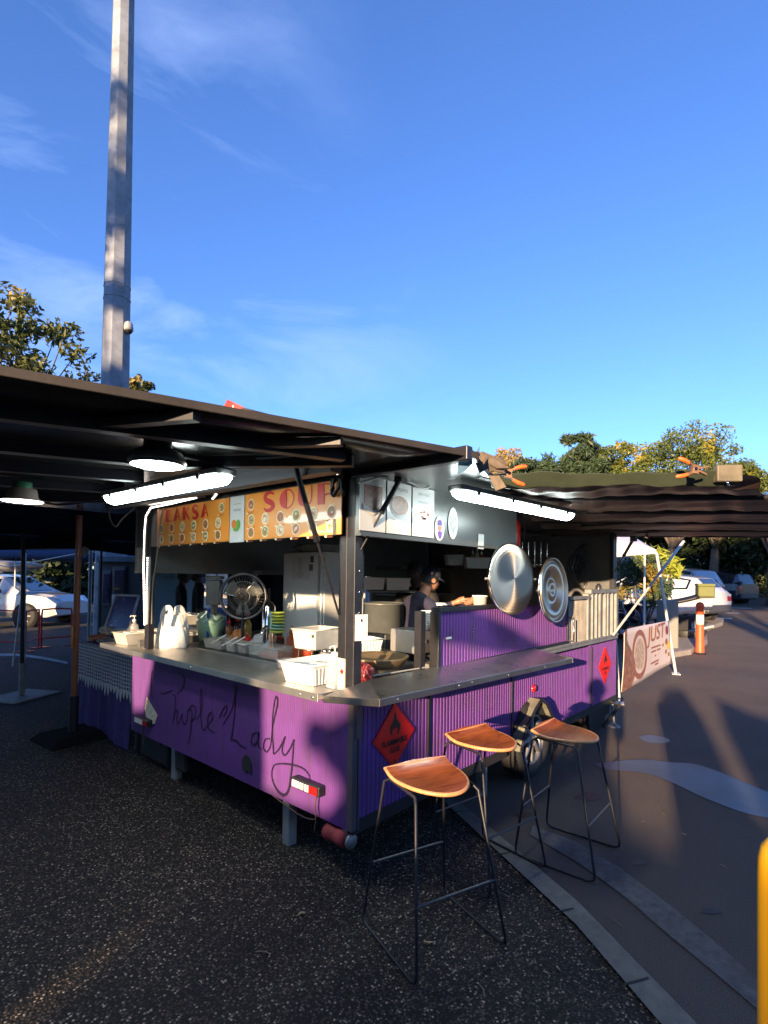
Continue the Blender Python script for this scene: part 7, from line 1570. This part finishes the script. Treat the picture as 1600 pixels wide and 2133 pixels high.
mb = MB(); mb.slab([dp(505, 848, 12.6), dp(560, 862, 12.6), dp(640, 884, 12.6), dp(700, 905, 12.6), dp(600, 930, 12.6), dp(500, 900, 12.6)], -_f, .03); o_ = tag(mb.build('dark_tent_roof', M('slate_cloth', (.035, .035, .04), .8)), 'dark tent roof slope right of the red peak', 'tent')
for i, px in enumerate((452, 520, 585)):
    q = dp(px, 1184, 16); mb = MB(); mb.tube([V((q.x, q.y, 0)), V((q.x, q.y, 3.2))], .04, 8); tag(mb.build('timber_post', M('timber_post', (.30, .22, .13), .7)), ['pale timber post beyond the rear opening, left', 'pale timber post beyond the rear opening, middle', 'pale timber post beyond the rear opening, right'][i], 'post', 'posts beyond the rear opening')
# pale sunlit shop front far behind (bright gaps through the trailer)
c0 = dp(368, 1184, 24); c1 = dp(490, 1184, 24); d_ = (c1-c0); d_.z = 0; d_.normalize(); F = frame3(d_, V((0, 0, 1)).cross(d_), V((0, 0, 1))); SH = empty('corner_shop', (c0.x, c0.y, 0), 'sunlit pale shop front glimpsed through the trailer', 'building'); cm = (c0+c1)/2+F@V((0, 2, 0))
mb = MB(); mb.box(V((cm.x, cm.y, 1.7)), ((c1-c0).length, 4, 3.4), F); mb.build('wall', M('warm_render', (.62, .50, .38), .8, 0, .15, 1.5), SH)
for i in range(1): mb = MB(); mb.box(c0+d_*(.9+1.6*i)+F@V((0, -.03, 0))+V((0, 0, .0)), (.9, .08, 1.3), F); mb.build('window', glassd, SH)
mb = MB(); mb.box(V((cm.x, cm.y, 3.5))+F@V((0, -1, 0)), ((c1-c0).length+.5, 6, .15), F); mb.build('roof', mgrey, SH)
# crowd barriers (red tube)
def barrier(a, b2, h, lab):
    a = V((a.x, a.y, 0)); b2 = V((b2.x, b2.y, 0)); root = empty('crowd_barrier', a, lab, 'barrier', 'red tube barriers before the white car'); U_ = V((0, 0, 1)); e = (b2-a).normalized()
    mb = MB(); pts = [a, a+U_*h*.9, a+U_*h+e*.08, b2+U_*h-e*.08, b2+U_*h*.9, b2]; mb.tube(smoothpts(pts, 4), .018, 8); mb.build('tube_frame', redp, root)
    mb = MB(); mb.tube([a+U_*.25*h, b2+U_*.25*h], .014, 8); mb.build('lower_rail', redp, root); mb = MB(); mb.box(a+V((0, 0, .01)), (.3, .06, .02)); mb.box(b2+V((0, 0, .01)), (.3, .06, .02)); mb.build('foot', redp, root)
dB = 10.6
for i, (x0, x1, d0_, d1_, lab) in enumerate(((-40, 50, 10.2, 10.2, 'red barrier at the left edge'), (57, 84, 10.2, 10.8, 'short end of the red barrier near the gazebo legs'), (90, 152, 10.8, 11.2, 'longer red barrier nearest the brown umbrella pole'))):
    barrier(dp(x0, 1184, d0_), dp(x1, 1184, d1_), 1.55-(1262-1184)/FPX*10.6, lab)
# information booth with posters, donation bin
def boxp(px0, px1, pyt, d, dep, mat, root, nm, pyb=None, turn=0):
    a = dp(px0, 1184, d); b2 = dp(px1, 1184, d); zt = dp(px0, pyt, d).z; zb = dp(px0, pyb, d).z if pyb else 0.; e = b2-a; e.z = 0; L_ = e.length; e.normalize(); n_ = V((-e.y, e.x, 0)); n_ = n_ if n_.dot(_f) > 0 else -n_; c = (a+b2)/2+n_*dep/2; mb = MB(); mb.box(V((c.x, c.y, (zt+zb)/2)), (L_, dep, zt-zb), frame3(e, n_, V((0, 0, 1)))); return mb.build(nm, mat, root, bevel=.01)
bo = dp(248, 1184, 9.6); BO = empty('information_booth', (bo.x, bo.y, 0), 'grey booth with framed posters standing left of the LED post', 'booth'); bg_ = M('booth_grey', (.06, .065, .07), .6, 0, .12, 5)
boxp(205, 300, 1168, 9.6, 1.2, bg_, BO, 'cabinet'); boxp(200, 306, 1158, 9.5, 1.4, M('booth_roof', (.10, .15, .18), .6), BO, 'roof', 1170)
fr1 = boxp(211, 232, 1188, 9.56, .04, M('poster_frame', (.11, .12, .13), .4), BO, 'poster_frame', 1262); boxp(214, 229, 1194, 9.54, .03, M('poster_violet', (.06, .04, .09), .3, 0, .8, 7, coat=.6), BO, 'poster_picture', 1255)
boxp(234, 262, 1180, 9.56, .04, M('poster_frame', (.11, .12, .13), .4), BO, 'poster_frame', 1244); boxp(237, 259, 1186, 9.54, .03, M('poster_dark', (.05, .045, .07), .3, 0, .7, 6, coat=.6), BO, 'poster_picture', 1236); boxp(237, 250, 1224, 9.53, .01, M('amber_print', (.35, .16, .03), .5), BO, 'price_strip', 1229)
boxp(234, 262, 1238, 9.52, .01, whitep, BO, 'paper_sheet', 1262)
bnp = dp(343, 1184, 8.8); BN = empty('donation_bin', (bnp.x, bnp.y, 0), 'pale blue metal clothing bin behind the LED post', 'bin'); bl = M('bin_blue', (.28, .46, .60), .5, 0, .1, 5, dirt=.25)
boxp(318, 370, 1182, 8.8, .9, bl, BN, 'bin_body'); boxp(312, 374, 1172, 8.75, 1.0, M('bin_lid_blue', (.20, .32, .40), .5), BN, 'bin_lid', 1183)
boxp(322, 366, 1192, 8.72, .08, M('bin_flap', (.22, .35, .45), .45), BN, 'chute_flap', 1205)
mb = MB(); mb.tube([dp(330, 1213, 8.74), dp(322, 1216, 8.74), dp(332, 1218, 8.74)], .008, 6); mb.build('handle', steel, BN)
# slim white poles at the left
pole(dp(188, 1184, 9)*1-V((0, 0, 0)), dp(190, 1140, 9), .025, wpole, 'slim white tent pole left of the grey booth') if 0 else None
q = dp(188, 1184, 8.9); pole((q.x, q.y, 0), dp(189, 1140, 8.9), .025, M('pale_blue_pole', (.35, .38, .42), .5), 'slim pale pole between the brown pole and the grey booth')
q = dp(55, 1184, 9.3); pole((q.x, q.y, 0), dp(52, 1152, 9.3), .022, wpole, 'slim white gazebo leg beside the black umbrella pole')
q = dp(32, 1184, 8.6); pole((q.x, q.y, 0), dp(44, 1250, 8.6), .015, wpole, 'leaning white prop beside the black umbrella pole')
mb = MB(); c = dp(176, 1149, 8.5); mb.box(c, (.11, .01, .15), RZ(YAW-R(90))@RY(.5)); tag(mb.build('price_card', whitep), 'white card pinned under the tent by the brown pole', 'card')
# columnar hedging and dark posts beyond the white car
for i, px in enumerate((108, 122, 136, 165, 178)):
    q = dp(px, 1184, 21); mb = MB(); mb.tube([V((q.x, q.y, 0)), V((q.x, q.y, 3.6))], .07, 8); tag(mb.build('verandah_post', M('verandah_grey', (.20, .20, .20), .6)), ['first grey verandah post behind the white car bonnet', 'second grey verandah post behind the white car bonnet', 'third grey verandah post behind the white car bonnet', 'grey verandah post just right of the brown pole', 'grey verandah post beside the slim pale pole'][i], 'post', 'verandah posts beyond the white car')
bush(140, 1205, 19, 1.3, 1.2, lf_d, 'dark shrubs behind the white car', 71, 24, 150, .12)

# ------------------------------------------------------------------ unseen trees added behind the photographer to block sky light
tl = leafmat('leaf_shade', (.01, .018, .008), (.03, .045, .015))
for i, s in enumerate((-13, -8, -3.4, 3.15, 7.0, 11.2, 16, 22)):
    c = SU(s, -15, 8.4 if -5 < s < 5 else 7.4); b_ = SU(s, -15, 0)
    tree(b_, 10, c, (2.9, 2.9, 2.0), ['leftmost','','','','','','',''][i] and 'dense dark tree added unseen behind the view for shade, first of the row' or 'dense dark tree added unseen for shade in the row behind the view', tl, 40, 330, .22, 1.8, .36, 100+i, .25, 'trees added in a row behind the view', limbs=10, shell=.25)

blockm = M('shade_block_wall', (.045, .035, .03), .85, 0, .3, 4, .3, 30)
def block(s0, s1, u, z, lab):  # opaque block added out of view to darken the shaded panels
    root = empty('shade_block', SU((s0+s1)/2, u, 0), lab, 'building', 'unseen blocks added behind the view'); F = frame3((ca, sa_, 0), (-sa_, ca, 0), (0, 0, 1)); mb = MB(); c = SU((s0+s1)/2, u-3, z/2); mb.box(c, (6, s1-s0, z), F); mb.build('wall', blockm, root)
    mb = MB(); mb.box(SU((s0+s1)/2, u-3, z+.1), (6.6, s1-s0+.6, .2), F); mb.build('roof', mgrey, root)
    n_ = int((s1-s0)/2.2)
    for i in range(n_): mb = MB(); mb.box(SU(s0+1.2+2.2*i, u+.02, 1.7), (.08, 1.3, 1.4), F); mb.build('window', glassd, root)
block(4.6, 14.5, -13, 8.2, 'long dark block added unseen behind the view on the left to cut sky light')
block(-34, -6.5, -13, 8.2, 'long dark block added unseen behind the view on the right to cut sky light')
ms_ = -mx_*sa_+my_*ca; b_ = SU(ms_, -19, 0)
tree(b_, 16, SU(ms_+.2, -19, 13.6), (1.5, 1.5, 3.6), 'tall sparse tree behind the view whose leaves dapple the lamp mast', tl, 26, 70, .20, 1.8, .30, 131, .2, limbs=10, shell=.1)

a = dp(475, 1184, 9.9); b_ = dp(690, 1184, 9.9); mb = MB(); mb.grid(lambda u, v: V((a.x+(b_.x-a.x)*u, a.y+(b_.y-a.y)*u, 1.95*v))+_f*.05*math.sin(u*25), 40, 4); tag(mb.build('dark_backdrop', tentm, solid=.006), 'black backdrop added to darken the view behind the pedestal fan', 'backdrop')  # black sheet added to keep the far view dark

# ------------------------------------------------------------------ more of the counter clutter
def jar(x, y, r, h, m, cap, lab, grp=None, z=None):
    z = ZT_ if z is None else z; root = empty('jar', (x, y, z), lab, 'jar', grp); mb = MB(); mb.lathe([(0, 0), (r, 0), (r, h*.85), (r*.85, h*.9), (0, h*.9)], (x, y, z), None, 20); mb.build('jar_body', m, root)
    mb = MB(); mb.lathe([(0, h*.88), (r*.92, h*.88), (r*.92, h), (0, h)], (x, y, z), None, 20); mb.build('lid', cap, root)
jar(2.44, 3.30, .035, .11, saucep, white, 'jar of pale sauce with a white lid behind the clear tubs', 'sauce jars behind the tubs')
jar(2.52, 3.28, .032, .13, brownf, redp, 'jar of dark sauce with a red lid behind the clear tubs', 'sauce jars behind the tubs')
jar(2.46, 2.88, .04, .12, M('chilli_flakes', (.40, .05, .01), .6, 0, .5, 60), white, 'jar of chilli flakes between the sauce bottles and the frosted tub', 'sauce jars behind the tubs')
jar(2.13, 2.60, .028, .08, clearp, white, 'small clear jar standing before the wire stand', 'sauce jars behind the tubs')
tubbox('food_tub', (2.50, 3.97), .13, .16, .07, R(6), clearp, 'small clear tub of green herbs behind the peanut sauce tub', 'food tub', fill=M('herbs', (.10, .20, .03), .6, 0, .6, 50, .5, 50), fillh=.8)
tubbox('food_tub', (2.15, 2.72), .10, .12, .05, R(-12), clearp, 'low clear tub of red chilli before the frosted tub', 'food tub', fill=M('red_chilli', (.45, .03, .01), .5, 0, .4, 60, .5, 60), fillh=.7, lidm=clearp)
for i in range(6):
    mb = MB(); z = ZT_+.004+i*.012; mb.lathe([(0, 0), (.045, 0), (.075, .035), (.078, .036), (.05, .006)], (2.70, 2.80, z+.10), None, 28); tag(mb.build('takeaway_bowl', whitep), ['bottom', 'second', 'third', 'fourth', 'fifth', 'top'][i]+' white bowl in the stack before the fridge', 'bowl', 'stacked white bowls before the fridge')
mb = MB(); mb.bb((2.65, 2.62, .36), (2.95, 2.95, ZT_+.10)); tag(mb.build('side_cabinet', steel_d, bevel=.006), 'dull steel cabinet before the fridge carrying white bowls', 'cabinet')
for i in range(8):
    mb = MB(); a = 2.1+i*.35; mb.tube([(2.50+.02*math.cos(a), 2.72+.02*math.sin(a), ZT_+.02), (2.50+.05*math.cos(a), 2.72+.05*math.sin(a), ZT_+.25)], .003, 5); tag(mb.build('chopstick', M('bamboo', (.45, .30, .14), .6)), 'bamboo chopstick standing in the steel cup beside the frosted tub', 'chopstick', 'chopsticks in the steel cup')
mb = MB(); mb.lathe([(0, 0), (.042, 0), (.045, .11), (.041, .11), (.038, .006), (0, .006)], (2.50, 2.72, ZT_), None, 24); tag(mb.build('steel_cup', chrome), 'steel cup of chopsticks beside the frosted tub', 'cup')
mb = MB(); mb.lathe([(0, 0), (.05, 0), (.062, .10), (.06, .104), (0, .09)], (2.02, 4.36, ZT_), None, 24); tag(mb.build('paper_cup', whitep), 'white paper cup between the carrier bag and the long tub', 'cup')
for i, (x, y, h) in enumerate(((2.62, 4.02, .20), (2.60, 4.12, .17), (2.66, 3.92, .23))): bottle((x, y), .033, h, [M('soy_bottle', (.03, .012, .008), .2, coat=.4), M('fish_sauce', (.30, .12, .03), .2, coat=.4), M('oil_bottle', (.45, .32, .06), .2, coat=.4)][i], ['dark soy bottle behind the green tub', 'brown fish sauce bottle behind the green tub', 'yellow oil bottle behind the green tub'][i], cap=redp, group='bottles behind the green tub')
# inside, on shelves and benches
rg = random.Random(12)
zs = yp(1000, 1236, 4.1).z+.02
for i in range(9):
    x = 4.9+i*.1; h = rg.uniform(.10, .2); mb = MB(); mb.lathe([(0, 0), (.036, 0), (.038, h*.8), (.02, h*.95), (0, h)], (x, 4.05+rg.uniform(0, .1), zs), None, 14)
    tag(mb.build('kitchen_jar', [mgrey, saucep, redp, whitep, clearp][i % 5]), ['grey', 'sandy', 'red', 'white', 'clear'][i % 5]+' kitchen jar, '+['first', 'second', 'third', 'fourth', 'fifth', 'sixth', 'seventh', 'eighth', 'ninth'][i]+' from the left on the lower wall shelf', 'jar', 'jars on the lower wall shelf')
for i in range(5):
    c = yp(1135+i*14, 1124, Y0+.9); mb = MB(); mb.box((c.x, c.y, c.z+.10), (.10, .12, .13), RZ(.1*i)); tag(mb.build('stored_carton', [mgrey, M('card_dull', (.16, .12, .08), .8)][i % 2], bevel=.004), ['first', 'second', 'third', 'fourth', 'fifth'][i]+' carton from the left on the inner shelf behind the lids', 'carton', 'cartons on the inner shelf')
for i in range(4):
    c = V((3.0+.28*i, 2.12, .99)); mb = MB(); mb.lathe([(0, 0), (.09, 0), (.10, .12), (.104, .12), (.104, .13), (.02, .14), (.02, .16), (0, .16)], c, None, 26); tag(mb.build('cooking_pot', steel), ['first', 'second', 'third', 'fourth'][i]+' steel pot from the near end of the bench behind the hatch panel', 'pot', 'pots on the cooking bench')
mb = MB(); mb.bb((3.0, 4.2, 1.56), (3.6, 4.36, 1.60)); mb.bb((3.0, 4.3, 1.45), (3.02, 4.36, 1.56)); tag(mb.build('rail_shelf', steel_d), 'thin steel shelf across the far opening top', 'shelf')
# litter
for i, (px, py, a_) in enumerate(((1385, 1699, .3), (1295, 1930, 1.0), (560, 1985, 2.0), (1010, 2075, .7), (330, 1830, 1.5))):
    c = zp(px, py, .008); mb = MB(); mb.tube([c, c+V((.03*math.cos(a_), .03*math.sin(a_), .001)), c+V((.055*math.cos(a_+.2), .055*math.sin(a_+.2), .0))], .0022, 5); tag(mb.build('twig', M('twig_brown', (.20, .14, .09), .8)), ['pale twig on the sunlit strip of asphalt', 'small twig lying between kerb and gutter strip', 'small twig on the dark paving at the bottom centre', 'small twig near the feet of the nearest stool', 'small twig on the paving before the trailer'][i], 'twig', 'twigs on the ground')
for i, (px, py) in enumerate(((1370, 1681), (1432, 1742), (1345, 1712), (1160, 2010), (880, 1960), (140, 1700), (420, 2050), (640, 1900), (1500, 1800), (1260, 1760))):
    c = zp(px, py, .01); a0 = i*1.3; mb = MB(); L_ = rg.uniform(.012, .03); mb.add([c, c+V((L_*math.cos(a0), L_*math.sin(a0), .004)), c+V((2*L_*math.cos(a0+.1), 2*L_*math.sin(a0+.1), .001)), c+V((L_*math.cos(a0-.5), L_*math.sin(a0-.5), .005))], [(0, 1, 2, 3)]); tag(mb.build('fallen_leaf', M('dry_leaf', (.30, .22, .12), .7, 0, .4, 50)), 'small dry leaf lying on the open ground', 'leaf', 'dry leaves on the ground')

for i in range(7):
    c = yp(1088+i*13, 1148, Y0+.75); mb = MB(); mb.tube([c+V((0, 0, .10)), c+V((0, 0, -.14))], .006, 6); mb.lathe([(0, 0), (.03, .01), (.045, .035), (.043, .036), (0, .008)], c+V((0, 0, -.18)), None, 16); tag(mb.build('ladle', chrome), ['first', 'second', 'third', 'fourth', 'fifth', 'sixth', 'seventh'][i]+' hanging steel ladle from the left behind the lids', 'ladle', 'ladles hanging behind the lids')
# oil stains and tyre wear on the near asphalt are in the asphalt itself; joints of the concrete edging
jm = M('joint_dark', (.03, .028, .025), .9)
for t_ in (.15, .42, .68, .9):
    a = V(zp(935, 1655)).lerp(SBp, t_); b2 = V(Sc)+sdir2*(a-Sc).dot(sdir2); n_ = sdir*.004; sheet('kerb_joint', [(a.x-n_.x, a.y-n_.y), (a.x+n_.x, a.y+n_.y), (b2.x+n_.x, b2.y+n_.y), (b2.x-n_.x, b2.y-n_.y)], jm, .016)
stn = M('oil_stain', (.022, .018, .018), .5, 0, .4, 12)
for k_, (px, py, rx) in enumerate(((1225, 1660, 26), (1480, 1900, 22), (1330, 1800, 14), (1090, 1700, 18))):
    sheet('oil_stain', [(zp(px+rx*math.cos(a)*(1+.2*math.sin(3*a+k_)), py+rx*.34*math.sin(a)*(1+.2*math.sin(2*a+k_))).x, zp(px+rx*math.cos(a)*(1+.2*math.sin(3*a+k_)), py+rx*.34*math.sin(a)*(1+.2*math.sin(2*a+k_))).y) for a in [i*math.pi/12 for i in range(24)]], stn, .0065)
